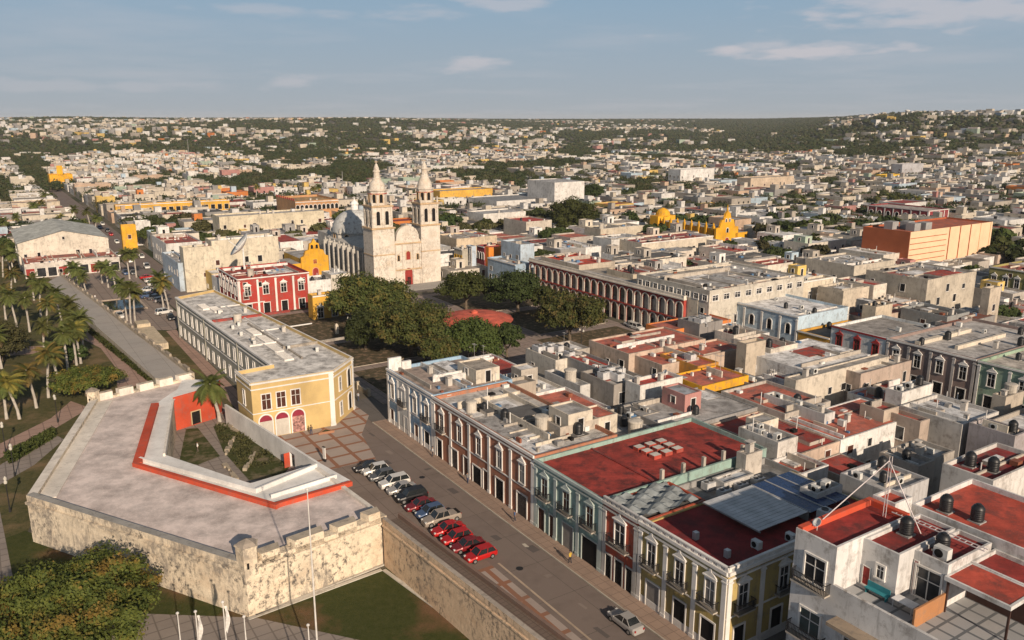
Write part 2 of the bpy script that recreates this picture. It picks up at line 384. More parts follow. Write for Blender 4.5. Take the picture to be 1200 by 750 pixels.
def inset(poly, d):
    out = []; n = len(poly)
    for i in range(n):
        p0 = Vector(poly[i-1][:2]); p1 = Vector(poly[i][:2]); p2 = Vector(poly[(i+1) % n][:2])
        a = (p1-p0).normalized(); b = (p2-p1).normalized(); na = Vector((-a.y, a.x)); nb = Vector((-b.y, b.x))
        k = (na+nb); k = k/max(.35, (1+na.dot(nb))); out.append((p1.x+k.x*d, p1.y+k.y*d))
    return out
class House:
    """polygon plan (counter-clockwise, local), walls with parapet, roof; edge i runs plan[i] -> plan[i+1]"""
    def __init__(s, label, plan, h, wall, roof, name='house', cat='house', loc=None, rz=GA, par=.55, group=None, short=None, rmat=None, wmat=None, ptop=None, zb=0., near=True):
        mxc, mnc = max(wall), min(wall)
        if mxc and (mxc-mnc)/mxc < .55 and wall[0] >= wall[1] >= wall[2]: lum = (wall[0]+wall[1]+wall[2])/3; wall = tuple(round(.75*c+.25*lum, 3) for c in wall)
        s.plan = plan; s.h = h; s.rc = roof; s.near = near; s.name = name
        s.root = root(name, label, cat, loc, rz, group); s.loc = loc; s.rz = rz; s.short = short
        s.wm = wmat or plaster(wall, .55); s.rm = rmat or roofmat(roof)
        inn = inset(plan, .28)
        MB().ring(plan, inn, zb-.3, h+par, h-.02, s.wm, ptop or plaster(mul(wall, .85), .8)).obj('walls', s.root)
        MB().sheet(inn, h, s.rm).obj('roof', s.root)
        cx = sum(p[0] for p in plan)/len(plan); cy = sum(p[1] for p in plan)/len(plan)
        c = math.cos(rz); q = math.sin(rz); s.cx = loc[0]+cx*c-cy*q; s.cy = loc[1]+cx*q+cy*c; s.c = (cx, cy)
        if short: LAND.append((short, s.cx, s.cy, h))
    def w2(s, x, y): c = math.cos(s.rz); q = math.sin(s.rz); return (s.loc[0]+x*c-y*q, s.loc[1]+x*q+y*c)
    def edge(s, e):
        a = Vector(s.plan[e]); b = Vector(s.plan[(e+1) % len(s.plan)]); return a, b, (b-a).length, math.atan2(b.y-a.y, b.x-a.x)
    def pos(s, e, u):
        a, b, L, an = s.edge(e); d = (b-a)/L; return (a+d*u), an
    def open(s, e, u, z, kind='rect', w=1.2, h=2., fr=None, pane=None, nm=None):
        fr = fr or M_white(); pane = pane or M_glass(); p, an = s.pos(e, u)
        nm = nm or ('door' if kind in ('door',) else 'shopfront' if kind == 'shop' else 'window')
        if s.near:
            a, b = opening_mesh(kind, w, h, fr, pane)
            o = put(nm, a, s.root, (p.x, p.y, z), an); put('surround' if kind != 'rect' else 'frame', b, o)
        else: o = put(nm, merged_opening(kind, w, h, fr, pane), s.root, (p.x, p.y, z), an)
        return o
    def balcony(s, e, u, z, w=2.2):
        p, an = s.pos(e, u); a, b = balcony_mesh(w); o = put('balcony', a, s.root, (p.x, p.y, z), an); put('railing', b, o); return o
    def band(s, e, z0, z1, out=.15, mat=None, nm='cornice', u0=0., u1=None):
        a, b, L, an = s.edge(e); u1 = L if u1 is None else u1; p, an = s.pos(e, 0)
        m = MB().box(u0, -out, z0, u1, -.004, z1, mat or M_white()); return put(nm, m.mesh(nm), s.root, (p.x, p.y, 0), an)
    def pilaster(s, e, u, z0, z1, w=.6, out=.14, mat=None):
        key = ('pi', round(w, 2), round(z0, 2), round(z1, 2), out, mat); p, an = s.pos(e, u)
        if key not in _OC:
            mt = mat or M_white(); m = MB().box(-w/2, -out, z0, w/2, -.003, z1, mt); m.box(-w/2-.08, -out-.06, z1-.35, w/2+.08, -.002, z1-.2, mt); m.box(-w/2-.06, -out-.05, z0, w/2+.06, -.001, z0+.5, mt); _OC[key] = m.mesh('pilaster')
        return put('pilaster', _OC[key], s.root, (p.x, p.y, 0), an)
    def box(s, nm, x0, y0, z0, x1, y1, z1, mat, top=None, par=None):
        return MB().box(x0, y0, z0, x1, y1, z1, mat, top).obj(nm, par or s.root)
    def rroom(s, x0, y0, x1, y1, h, wall=None, roof=None):   # stair head / penthouse room on the roof
        wm = plaster(wall, .5) if wall else s.wm; z = s.h
        pl = [(x0, y0), (x1, y0), (x1, y1), (x0, y1)]; m = MB().ring(pl, inset(pl, .18), z, z+h+.25, z+h-.01, wm); m.sheet(inset(pl, .18), z+h, roofmat(roof) if roof else s.rm)
        o = m.obj('roof_room', s.root)
        d = merged_opening('plain', .9, 1.9, M_white(), M_dark()); put('door', d, o, (x1, (y0+y1)/2, z+.05), math.pi/2)
        if x1-x0 > 2.4: put('window', merged_opening('plain', .9, 1.0, M_white(), M_glass()), o, ((x0+x1)/2, y0, z+.9), 0)
        return o
def rect_house(label, s0, s1, t0, t1, h, wall, roof, **k):
    x, y = W(s0, t0); return House(label, [(0, 0), (s1-s0, 0), (s1-s0, t1-t0), (0, t1-t0)], h, wall, roof, loc=(x, y, k.pop('z', 0)), **k)
TAKEN = []   # (s0, s1, t0, t1) already built on or kept open
def px_house(label, Lp, Bp, Rp, h, wall, roof, **k):
    """a grid-aligned building from the left, near and right corners of its roof edge"""
    z = h+k.get('par', .55)
    a = st(*Lp, z); b = st(*Bp, z); c = st(*Rp, z); s0, s1, t0, t1 = a[0], b[0], b[1], c[1]
    if s1-s0 < 1.5: s0 = s1-1.5
    if t1-t0 < 1.5: t1 = t0+1.5
    TAKEN.append((s0, s1, t0, t1)); k.setdefault('z', 0)
    return rect_house(label, s0, s1, t0, t1, h, wall, roof, **k)
def balustrade(hs, e, z, hgt=.9, mat=None, step=1.0):
    a, b, L, an = hs.edge(e); p, an = hs.pos(e, 0); mt = mat or M_white(); m = MB()
    m.box(0, -.1, z+hgt-.16, L, .2, z+hgt, mt); m.box(0, -.1, z, L, .2, z+.14, mt)
    n = max(2, round(L/step))
    for i in range(n+1): x = (L-.4)*i/n; m.box(x, -.06, z+.14, x+.4, .16, z+hgt-.16, mt)
    for i in range(n):
        for q in (1, 2, 3): x = (L-.4)*(i+q*.25+.05)/n+.1; m.box(x, -.02, z+.14, x+.1, .1, z+hgt-.16, mt)
    return put('balustrade', m.mesh('balustrade'), hs.root, (p.x, p.y, 0), an)
# ---------------------------------------------------------------- rooftop things
def proto_tank():
    r = root('water_tank', '', 'water tank', (0, 0, 0)); k = flat('black_plastic', (.014, .015, .017), .45, 0, .4)
    pr = [(.5, 0)]
    for i in range(6): z = .1+i*.18; pr += [(.52, z), (.55, z+.04), (.55, z+.1), (.52, z+.14)]
    pr += [(.5, 1.2), (.36, 1.4), (.2, 1.45)]
    MB().lathe((0, 0, .12), pr, k, 14).obj('barrel', r, smooth=True)
    MB().lathe((0, 0, 1.57), [(.22, 0), (.22, .07), (.05, .09)], k, 12).obj('lid', r)
    MB().box(-.55, -.55, 0, .55, .55, .12, plaster(GREY, .4)).obj('base', r); return Proto(r)
def proto_ctank():
    r = root('cistern', '', 'water tank', (0, 0, 0)); k = plaster((.50, .46, .40), .6)
    MB().lathe((0, 0, 0), [(.9, 0), (.9, 1.7), (1.0, 1.7), (1.0, 1.86), (.85, 1.95), (.3, 2.02)], k, 18).obj('barrel', r)
    MB().tube([(.95, .1, 0), (.95, .1, 1.8)], .04, flat('pipe', (.4, .4, .4)), 6).obj('pipe', r); return Proto(r)
def proto_ac():
    r = root('air_conditioner', '', 'air conditioner', (0, 0, 0)); k = flat('painted_steel', (.5, .5, .48), .6)
    MB().box(-.48, -.3, .1, .48, .3, .9, k).obj('casing', r)
    f = MB(); f.lathe((0, 0, 0), [(.3, 0), (.3, .02), (.05, .03)], M_dark(), 14); o = f.obj('fan_guard', r, (-.1, -.3, .5)); o.rotation_euler = (math.pi/2, 0, 0)
    MB().box(-.4, -.25, 0, -.3, .25, .1, k).obj('foot', r); MB().box(.3, -.25, 0, .4, .25, .1, k).obj('foot', r); return Proto(r)
def proto_duct():
    r = root('rooftop_chiller', '', 'air conditioner', (0, 0, 0)); k = flat('galvanised_steel', (.52, .52, .52), .45, .2)
    MB().box(-1.0, -.7, .15, 1.0, .7, 1.35, k).obj('casing', r)
    for x in (-.5, .5): MB().lathe((x, 0, 1.35), [(.38, 0), (.38, .1), (.3, .12), (.3, .06)], flat('grille', (.08, .08, .08)), 14).obj('fan', r)
    MB().tube([(1, .2, .6), (1.7, .2, .6), (1.9, .2, .4), (1.9, .2, 0)], .22, k, 10).obj('duct', r); return Proto(r)
def proto_dish(big=1.):
    r = root('satellite_dish', '', 'satellite dish', (0, 0, 0)); k = flat('dish_white', (.6, .6, .58), .5)
    o = MB().lathe((0, 0, 0), [(.02, 0), (.25, .03), (.45, .1), (.6, .2), (.6, .22), (.44, .13), (.25, .06), (.03, .03)], k, 18).obj('reflector', r, (0, 0, 1.0), smooth=True)
    o.rotation_euler = (math.radians(50), 0, math.radians(-10)); MB().tube([(0, 0, 0), (0, 0, .95)], .04, k, 6).obj('mast', r)
    MB().tube([(0, -.1, .9), (.05, -.62, 1.35)], .02, k, 5).obj('feed_arm', r); return Proto(r)
def proto_antenna():
    r = root('antenna', '', 'antenna', (0, 0, 0)); k = flat('aluminium', (.45, .45, .45), .4, .5)
    MB().tube([(0, 0, 0), (0, 0, 3.4)], .03, k, 5).obj('mast', r); m = MB()
    m.tube([(-.6, 0, 3.2), (.6, 0, 3.2)], .018, k, 4)
    for i in range(6): m.tube([(-.55+i*.2, -.3, 3.2), (-.55+i*.2, .3, 3.2)], .012, k, 4)
    m.obj('aerial', r); return Proto(r)
def proto_vent():
    r = root('roof_vent', '', 'roof vent', (0, 0, 0)); k = plaster((.5, .47, .43), .4)
    MB().box(-.35, -.35, 0, .35, .35, 1.1, k).obj('shaft', r); MB().box(-.45, -.45, 1.25, .45, .45, 1.36, k).box(-.3, -.3, 1.1, -.2, -.2, 1.25, k).box(.2, .2, 1.1, .3, .3, 1.25, k).obj('cap', r); return Proto(r)
PT = dict(tank=proto_tank(), cis=proto_ctank(), ac=proto_ac(), duct=proto_duct(), dish=proto_dish(), ant=proto_antenna(), vent=proto_vent())
LOOK = dict(tank='black ribbed plastic water tank', cis='pale round concrete cistern', ac='small white box air conditioner', duct='big grey rooftop chiller with duct',
            dish='white satellite dish', ant='thin television aerial', vent='square plastered roof vent')
GRP = dict(tank='black water tanks on roofs', cis='concrete cisterns on roofs', ac='air conditioners on roofs', duct='large rooftop chillers', dish='satellite dishes on roofs', ant='television aerials', vent='roof vents')
def prop(kind, x, y, z, rz=0., sc=1., host=None):
    o = PT[kind].place((x, y, z), rz, sc, group=GRP[kind]); auto(o, LOOK[kind], host); return o
def clutter(hs, n, kinds='tank tank ac ac ac vent ant cis', rnd=R, m=1.2):
    ks = kinds.split(); xs = [p[0] for p in hs.plan]; ys = [p[1] for p in hs.plan]; used = []
    for _ in range(n):
        for tr in range(12):
            x = rnd.uniform(min(xs)+m, max(xs)-m) if max(xs)-min(xs) > 2*m else hs.c[0]; y = rnd.uniform(min(ys)+m, max(ys)-m) if max(ys)-min(ys) > 2*m else hs.c[1]
            if all(math.hypot(x-a, y-b) > 1.7 for a, b in used+getattr(hs, 'avoid', [])): break
        else: continue
        used.append((x, y)); w = hs.w2(x, y); k = rnd.choice(ks)
        prop(k, w[0], w[1], hs.h, GA+rnd.choice((0, math.pi/2, math.pi))+rnd.uniform(-.08, .08), rnd.uniform(.85, 1.15), hs.short)
def rand_windows(hs, rnd, e_list=(0, 1), dens=.8, kind='plain', pane=None):
    for e in e_list:
        a, b, L, an = hs.edge(e); n = int(L/3.6)
        fl = [1.0] if hs.h < 5.2 else [1.0, 4.4] if hs.h < 8.4 else [1.0, 4.2, 7.2]
        for z in fl:
            if z+2.0 > hs.h: continue
            for i in range(n):
                if rnd.random() < dens: hs.open(e, L*(i+.5)/n, z+rnd.uniform(-.1, .1), kind, rnd.choice((.9, 1.1, 1.3)), rnd.choice((1.2, 1.5, 1.9)), pane=pane or rnd.choice((M_glass(), M_dark(), M_wood())))

def enrich(hs, rnd=R, k=1.0, red=.15):
    """patches, kerbs and low party walls that break up a flat roof"""
    xs = [p[0] for p in hs.plan]; ys = [p[1] for p in hs.plan]; x0, x1, y0, y1 = min(xs)+.3, max(xs)-.3, min(ys)+.3, max(ys)-.3; w, d = x1-x0, y1-y0
    if w < 3 or d < 3: return
    av = getattr(hs, 'avoid', [])
    for i in range(int(k*max(1, w*d/70))):
        a, b = rnd.uniform(.15, .5)*w, rnd.uniform(.15, .5)*d; x = rnd.uniform(x0, x1-a); y = rnd.uniform(y0, y1-b)
        if any(x-1 < p < x+a+1 and y-1 < q < y+b+1 for p, q in av): continue
        hh = rnd.choice((.03, .05, .12, .25, .5)); c = rnd.choice((RGREY, RWHITE, RTAN, RDARK, RGREY, RWHITE)) if rnd.random() > red else RED
        if hs.rc[0] > 2.2*hs.rc[1] and rnd.random() < .8: c = mul(hs.rc, rnd.choice((.75, .9, 1.15)))
        hs.box('roof_section', x, y, hs.h-.01, x+a, y+b, hs.h+hh+rnd.uniform(0, .01), plaster(BEIGE, .6), roofmat(c, .55))
    for i in range(int(k*(1+w*d/90))):
        if rnd.random() < .5: x = rnd.uniform(x0+.5, x1-.7); a = rnd.uniform(.4, 1)*d; y = rnd.uniform(y0, y1-a); q = (x, y, x+.22, y+a)
        else: y = rnd.uniform(y0+.5, y1-.7); a = rnd.uniform(.4, 1)*w; x = rnd.uniform(x0, x1-a); q = (x, y, x+a, y+.22)
        hs.box('roof_wall', q[0], q[1], hs.h-.02, q[2], q[3], hs.h+rnd.choice((.3, .45, .7, 1.1)), plaster(rnd.choice((BEIGE, WHITE, CREAM)), .6))
    jm = (plaster(WHITE, .4), plaster(GREY, .5), plaster(BEIGE, .5), flat('rust', (.20, .07, .04)), flat('blue_tarp', (.08, .16, .28)), M_dark(), plaster(WHITE, .4))
    for i in range(int(k*w*d/22)):
        x, y = rnd.uniform(x0+.2, x1-1.2), rnd.uniform(y0+.2, y1-1.2)
        if any(abs(x-p) < 1.4 and abs(y-q) < 1.4 for p, q in av): continue
        hs.box('roof_box', x, y, hs.h-.02, x+rnd.uniform(.25, 1.1), y+rnd.uniform(.25, 1.1), hs.h+rnd.uniform(.15, .7), rnd.choice(jm))
    for i in range(rnd.randint(0, 2)): x, y = rnd.uniform(x0+.5, x1-.5), rnd.uniform(y0+.5, y1-.5); hs.box('roof_pipe', x, y, hs.h-.02, x+.1, y+.1, hs.h+rnd.uniform(.8, 2.2), M_white())
def paved2(name, a, bcol, size, rot=GA, joint=.1, jcol=None, stain=.3, off=0.):
    key = ('p2', name)
    if key in MATS: return MATS[key]
    m, nt, b, p = _start(name, .85)
    br = _n(nt, 'ShaderNodeTexBrick'); br.offset = off; br.inputs['Scale'].default_value = 1
    br.inputs['Brick Width'].default_value = 1; br.inputs['Row Height'].default_value = 1; br.inputs['Mortar Size'].default_value = min(.12, joint); br.inputs['Mortar Smooth'].default_value = .05
    br.inputs['Color1'].default_value = (*a, 1); br.inputs['Color2'].default_value = (*bcol, 1); br.inputs['Mortar'].default_value = (*(jcol or mul(a, .6)), 1)
    rm_ = _map(nt, p, (1, 1, 1), (0, 0, -rot)); nt.links.new(_map(nt, rm_, (1/size, 1/size, 1)), br.inputs['Vector'])
    c = _mx(nt, br.outputs[0], mul(a, .45), _ramp(nt, _noise(nt, p, .22, 7, .65), .48, .75, 0, stain)); c = _mx(nt, c, mul(a, 1.35), _ramp(nt, _noise(nt, p, 2.2, 5, .65), .58, .8, 0, stain*.7))
    nt.links.new(c, b.inputs['Base Color']); MATS[key] = m; return m
# ================================================================ main street row (fronts at t = 53.7, plan edge 0 faces the street, edge 1 faces +s)
FT = 53.7
def front(hs, e, nb, upper, ground, zup=4.75, fr=None, pil=True, pend=None, balc=(), trim=None, uh=2.5, pane=None, plinth=None):
    a, b, L, an = hs.edge(e); tr = trim or M_white(); h = hs.h
    hs.band(e, h+.28, h+.62, .24, tr); hs.band(e, h-.25, h-.05, .16, tr, 'moulding'); hs.band(e, 4.25, 4.4, .1, tr, 'string_course')
    if plinth: hs.band(e, 0, .9, .08, plinth, 'plinth')
    if pil:
        for i in range(nb+1): hs.pilaster(e, min(max(L*i/nb, .3), L-.3), .0, h-.25, .55, .13, tr)
    for i in range(nb):
        u = L*(i+.5)/nb
        if i in balc: hs.balcony(e, u, zup-.05, 2.3)
        if upper: hs.open(e, u, zup, upper, 1.15, uh, tr, R.choice((pane or M_wood(), pane or M_wood(), M_glass(), flat('grey_shutter', (.16, .15, .14)))))
    for (f, k, w, hh) in ground: hs.open(e, L*f, .12, k, w, hh, fr or tr, R.choice((M_dark(), M_glass(), flat('shop_shutter', (.20, .19, .18)), M_dark())) if k == 'shop' else R.choice((M_wood(), flat('oak_door', (.14, .06, .035)))))
h1 = rect_house('blue two storey corner house with white pilasters at the plaza end of the street row', -121, -104.6, FT, 68, 8.9, BLUE, (.36, .29, .25), short='the blue corner house')
front(h1, 0, 4, 'ped', [(.1, 'door', 1.2, 2.6), (.42, 'door', 1.3, 2.8), (.65, 'door', 1.2, 2.8), (.87, 'shop', 1.6, 2.8)], balc=(1, 3), plinth=M_white())
h1.box('panel', 4.4, -.07, 1, 7.8, -.004, 8.6, plaster((.50, .52, .52), .3)); h1.box('corner_merlon', .1, .1, 8.9, .6, 2.4, 11.2, plaster(WHITE, .4)); h1.box('corner_merlon', .1, 2.5, 8.9, .6, 4.2, 10.3, plaster(WHITE, .4))
h2 = rect_house('long brick-brown two storey house with five pedimented upper windows', -104.5, -77.6, FT, 67, 8.8, BROWN, (.50, .48, .45), short='the brown house')
front(h2, 0, 5, 'ped', [(.07, 'shop', 1.5, 2.9), (.23, 'shop', 2.4, 2.9), (.37, 'door', 1.5, 2.9), (.48, 'shop', 2.2, 2.6), (.57, 'door', 1.3, 2.9), (.7, 'shop', 1.9, 3.0), (.9, 'shop', 2.2, 3.0)], balc=(0,))
enrich(h1, R, 1.6, 0); clutter(h1, 2, 'vent ac'); enrich(h2, R, 1.8, 0); clutter(h2, 6, 'ac vent ant cis tank'); h2.rroom(18, 8.5, 22.5, 12.6, 2.6, CREAM, RGREY); h1.rroom(8, 9, 14, 13.4, 2.0, CREAM, RTAN)
for i in (4, 9, 15, 20): h2.box('roof_pipe', i, 4+i % 3*3, 8.8, i+.12, 4.12+i % 3*3, 10.6, plaster(WHITE, .2))
h3 = rect_house('sage green two storey house with long red roof and iron balconies', -77.5, -64.2, FT, 80.5, 8.5, TEAL, (.32, .05, .035), short='the sage green house', rmat=roofmat((.30, .045, .034), .8, (.10, .025, .022)))
front(h3, 0, 3, 'ped', [(.12, 'door', 1.3, 2.9), (.3, 'door', 1.3, 2.9), (.53, 'shop', 2.0, 3.1), (.84, 'shop', 2.8, 3.1)], balc=(0, 1, 2), trim=plaster((.42, .48, .46), .2))
for i in range(3):
    for j in range(3): h3.box('skylight', 3.4+i*1.5, 13+j*1.9, 8.5, 4.4+i*1.5, 14.2+j*1.9, 9.0, roofmat((.36, .06, .04)), flat('skylight_panel', (.5, .47, .42)))
h3.box('roof_ridge', .3, 8.5, 8.5, 13, 8.8, 8.62, roofmat((.2, .03, .025))); h3.avoid = [(5, 15), (5, 17), (6, 14)]
for i in range(5): h3.box('post', 12.6, 9+i*3.4, 8.5, 13.0, 9.4+i*3.4, 10.2, plaster(BEIGE, .4))
h4 = rect_house('brick-red two storey house with one balcony and grey balustraded roof edge', -64.1, -58.3, FT, 63.5, 8.5, BRICK, RDARK, short='the brick-red house', par=.3)
front(h4, 0, 1, None, [(.2, 'shop', 1.0, 2.8), (.5, 'shop', 1.2, 2.9), (.8, 'shop', 1.0, 2.8)], trim=plaster((.46, .45, .43), .3)); h4.open(0, 2.9, 4.75, 'ped', 1.6, 2.7, None, M_glass()); h4.balcony(0, 2.9, 4.7, 3.2)
balustrade(h4, 0, 8.8, .8, plaster((.42, .41, .4), .4), .8)
h5 = rect_house('olive yellow two storey corner house with white balustrade and red roof coloured as shaded', -58.2, -46, FT, 78, 8.6, OLIVE, SHADED_RED, short='the olive corner house', par=.15, rmat=roofmat((.20, .022, .022), .4, (.05, .015, .015)))  # roof colour darkened to hold the shade of the taller white building
front(h5, 0, 3, 'ped', [(.2, 'shop', 1.9, 2.9), (.52, 'shop', 1.6, 3.0), (.83, 'shop', 1.7, 3.0)], balc=(0, 1, 2), plinth=M_white(), uh=2.7, pane=M_glass())
front(h5, 1, 5, None, [(.08, 'shop', 1.4, 2.9), (.3, 'shop', 1.5, 3.0), (.7, 'shop', 1.4, 2.9)], plinth=M_white())
for u in (2.2, 8, 14, 20): h5.open(1, u, 4.75, 'ped', 1.2, 2.6, None, M_glass()); h5.balcony(1, u, 4.7, 2.3)
balustrade(h5, 0, 8.75, .95); balustrade(h5, 1, 8.75, .95)
for x in (5, 9.2): h5.box('roof_hatch', x, 2.6, 8.6, x+.5, 3.1, 9.4, plaster((.4, .4, .4), .3), flat('cap', (.55, .55, .55)))
m = MB()
for i in range(14): m.box(1.2+i*.55, 8.0, 9.55, 1.2+i*.55+.5, 15.6, 9.62, flat('corrugated_sheet', (.42, .43, .44), .5, 0, .3, .25, .6))
m.box(1.1, 8, 9.4, 9, 8.1, 9.55, flat('steel', (.2, .2, .2))); m.box(1.1, 15.5, 8.6, 9, 15.6, 9.55, flat('steel', (.2, .2, .2))); m.obj('roof_panel', h5.root)
sp = MB(); bl = flat('blue_panel', (.015, .035, .10), .25, 0, .5, .3)
for i in range(3): sp.box(.8, 16.2+i*2.2, 9.3+i*.02, 8.8, 18.2+i*2.2, 9.36+i*.02, bl)
for i in range(4): sp.box(.8, 16.15+i*2.2-.1, 9.32, 8.8, 16.15+i*2.2, 9.42+i*.02, flat('steel_light', (.4, .4, .4)))
sp.box(.9, 16.2, 8.6, 1.0, 16.3, 9.3, M_iron()); sp.box(8.6, 16.2, 8.6, 8.7, 16.3, 9.3, M_iron()); sp.obj('solar_panel', h5.root)
h5.avoid = [(3, 12), (5, 12), (7, 12), (3, 18), (5, 18), (7, 19), (5, 3), (9, 3)]
for (x, y, k) in ((10.4, 17, 'duct'), (9.9, 6.5, 'ac'), (10.8, 10.5, 'ac'), (10.7, 13.2, 'ac'), (10.2, 20, 'tank')):
    w = h5.w2(x, y); prop(k, w[0], w[1], 8.6, GA, 1, h5.short)
h4b = rect_house('low grey service roof packed with chillers behind the brick-red house', -64.0, -58.4, 63.7, 80, 7.2, GREY, (.22, .22, .22), short='the grey service roof', par=.8)
for i in range(6):
    w = h4b.w2(1.6+(i % 2)*2.4, 1.6+(i//2)*2.9+3); prop('duct', w[0], w[1], 7.2, GA+math.pi/2, .75, h4b.short)
tm = MB(); tmat = flat('grey_tarpaulin', (.16, .18, .19), .6, 0, .3, .4, .8)
gv = [[(.3+5.2*i/12, .6+8.4*j/14, 8.55+.28*math.sin(i*1.1+j*.7)+.22*math.sin(j*1.9-i)) for i in range(13)] for j in range(15)]
for j in range(14):
    for i in range(12): tm.face([gv[j][i], gv[j][i+1], gv[j+1][i+1], gv[j+1][i]], tmat)
tm.obj('tarpaulin', h4.root, (0, 0, .5)); h4.avoid = [(3, 5)]
TAKEN += [(-122, -46, 50, 67), (-78, -64, 53, 81), (-64, -46, 53, 80)]
# ================================================================ customs house
cp = [at(206.7, 348, 9.6), None, at(276, 435, 9.6), at(293.5, 449, 9.6), at(390, 434, 9.6), at(413, 418, 9.6), at(251, 339, 9.6)]
a_, b_ = st(206.7, 348, 9.6), st(318.7, 427, 9.6)
# long wing follows the street grid, near block is a little wider
cl = [W(*q) for q in ((-204, 37.2), (-160, 36.8))]
P4 = at(390, 434, 9.6); P5 = at(413, 418, 9.6); P3 = at(293.5, 449, 9.6); P2 = at(276, 435, 9.6)
bk = at(251, 339, 9.6)
lw = at(318.7, 427, 9.6); lf = at(206.7, 348, 9.6)
yb_back = ((P2[0]*.0+lw[0]), lw[1])
wing = [lf, lw, at(330, 421, 9.6), (P5[0]-.4, P5[1]+.2), bk]
def cc_world(pts, o): return [(p[0]-o[0], p[1]-o[1]) for p in pts]
o0 = P3
main_poly = [P3, P4, P5, ((P5[0]+bk[0])/2, (P5[1]+bk[1])/2), bk, lf, lw, P2]
HC = House('long custard yellow two storey corner building with three maroon awning arches', cc_world(main_poly, o0), 9.0, (.56, .42, .20), RGREY, name='public_building', cat='building', loc=(o0[0], o0[1], 0), rz=0, par=.6,
           short='the custard yellow building', rmat=roofmat((.62, .60, .57), .45), wmat=plaster((.52, .38, .17), .08), ptop=M_white())
wt = M_white(); L0 = HC.edge(0)[2]; L1 = HC.edge(1)[2]; L7 = HC.edge(7)[2]; L5 = HC.edge(5)[2]
for e in (0, 1, 7): HC.band(e, 9.2, 9.5, .18, wt); HC.band(e, 8.3, 8.5, .1, wt, 'moulding'); HC.band(e, 4.3, 4.45, .08, wt, 'string_course')
HC.pilaster(0, L0-.4, 0, 9.2, .8, .12, wt); HC.pilaster(1, L1-.3, 0, 9.2, .5, .1, wt)
for i in range(3):
    HC.open(0, 2.2+i*2.35, 4.9, 'rect', 1.35, 2.5, wt, M_wood())
    u = 1.9+i*2.6; HC.open(0, u, .1, 'arch', 2.0, 3.9, wt, plaster((.48, .45, .40), .2) if i < 2 else flat('poster_paper', (.30, .16, .14), .6, 0, .3, .9, 2.5), nm='arch_door')
    p, an = HC.pos(0, u); aw = MB(); mt = flat('maroon_canvas', (.22, .02, .04))
    n = 8; arc = [(-1.0*math.cos(math.pi*k/n), 2.9+1.0*math.sin(math.pi*k/n)) for k in range(n+1)]
    aw.face([(x, -.10, z) for x, z in arc][::-1], mt); put('awning', aw.mesh('awning'), HC.root, (p.x, p.y, 0), an)
HC.open(1, L1*.3, 1.0, 'rect', .8, 2.3, wt, M_dark()); HC.open(1, L1*.3, 5.4, 'rect', .8, 2.3, wt, M_dark())
HC.open(1, L1*.75, .8, 'arch', 1.2, 3.0, wt, M_dark()); HC.open(1, L1*.75, 4.9, 'arch', 1.2, 3.2, wt, M_dark()); HC.open(7, L7*.5, 5.0, 'rect', .9, 2.4, wt, M_dark())
gw = plaster((.34, .33, .28), .25); p, an = HC.pos(5, 0)
HC.band(5, 0, 9.55, .12, gw, 'side_wall'); HC.band(5, 9.3, 9.65, .4, wt); HC.band(5, 8.4, 8.6, .26, wt, 'moulding'); HC.band(5, 4.4, 4.6, .24, wt, 'string_course')
nw = 17
for i in range(nw):
    u = L5*(i+.5)/nw; p, an = HC.pos(5, u); pp = (p.x+.13*math.sin(an), p.y-.13*math.cos(an))
    for z, hh in ((.9, 2.2), (5.2, 2.4)):
        a, b = opening_mesh('rect', 1.0, hh, wt, M_glass()); o = put('window', a, HC.root, (pp[0], pp[1], z), an); put('frame', b, o)
for f in (0, .35, .7): HC.pilaster(5, L5*f+.4, 0, 9.3, .6, .3, gw)
# roof: low dividing walls and skylights, along the wing
dl = Vector((lw[0]-lf[0], lw[1]-lf[1])).normalized(); dn = Vector((-dl.y, dl.x)); aw_ = math.atan2(dl.y, dl.x)
def wpos(a, b): q = Vector((lf[0]-o0[0], lf[1]-o0[1]))+dl*a+dn*b; return (q.x, q.y, 9.0)
for (a, b, la, lb, hh, mt) in ((27, .6, .5, 16.5, .5, roofmat((.30, .05, .04))), (14, 6, .25, 10, .2, wt), (40, 6, .25, 11, .2, wt), (55, 5.5, .25, 12, .5, roofmat(RTAN)), (50, 1, .3, 5, .3, wt), (8, 7, 40, .3, .25, wt), (33, 6, 30, .3, .3, roofmat(RTAN)), (33, 3.4, 26, .25, .2, wt)):
    MB().box(0, 0, 0, la, lb, hh, mt).obj('roof_wall', HC.root, wpos(a, b), aw_)
for (a, b) in ((10, 2), (14, 3.4), (38, 4.0), (45, 4), (52, 3.4), (58, 3)):
    o = MB().box(0, 0, 0, 5.0, 1.7, .35, wt, flat('skylight_glass', (.05, .06, .07), .2, 0, .5)).obj('skylight', HC.root, wpos(a, b), aw_); 
    s_ = MB(); 
    for i in range(9): s_.box(.2+i*.55, 0, .35, .28+i*.55, 1.7, .42, wt)
    s_.obj('glazing_bar', o)
for (a, b, k) in ((33, 4.2, 'ac'), (35, 2.4, 'ac'), (41, 2.2, 'ac'), (47.5, 2.5, 'vent'), (49, 2.2, 'ac'), (56, 6.2, 'ac'), (30, 5, 'cis'), (20, 4, 'ac'), (22, 9, 'vent'), (60, 10, 'ac'), (43, 10, 'vent')):
    q = wpos(a, b); prop(k, q[0]+o0[0], q[1]+o0[1], 9.0, aw_, .9, HC.short)
TAKEN += [(-212, -125, 33, 58)]
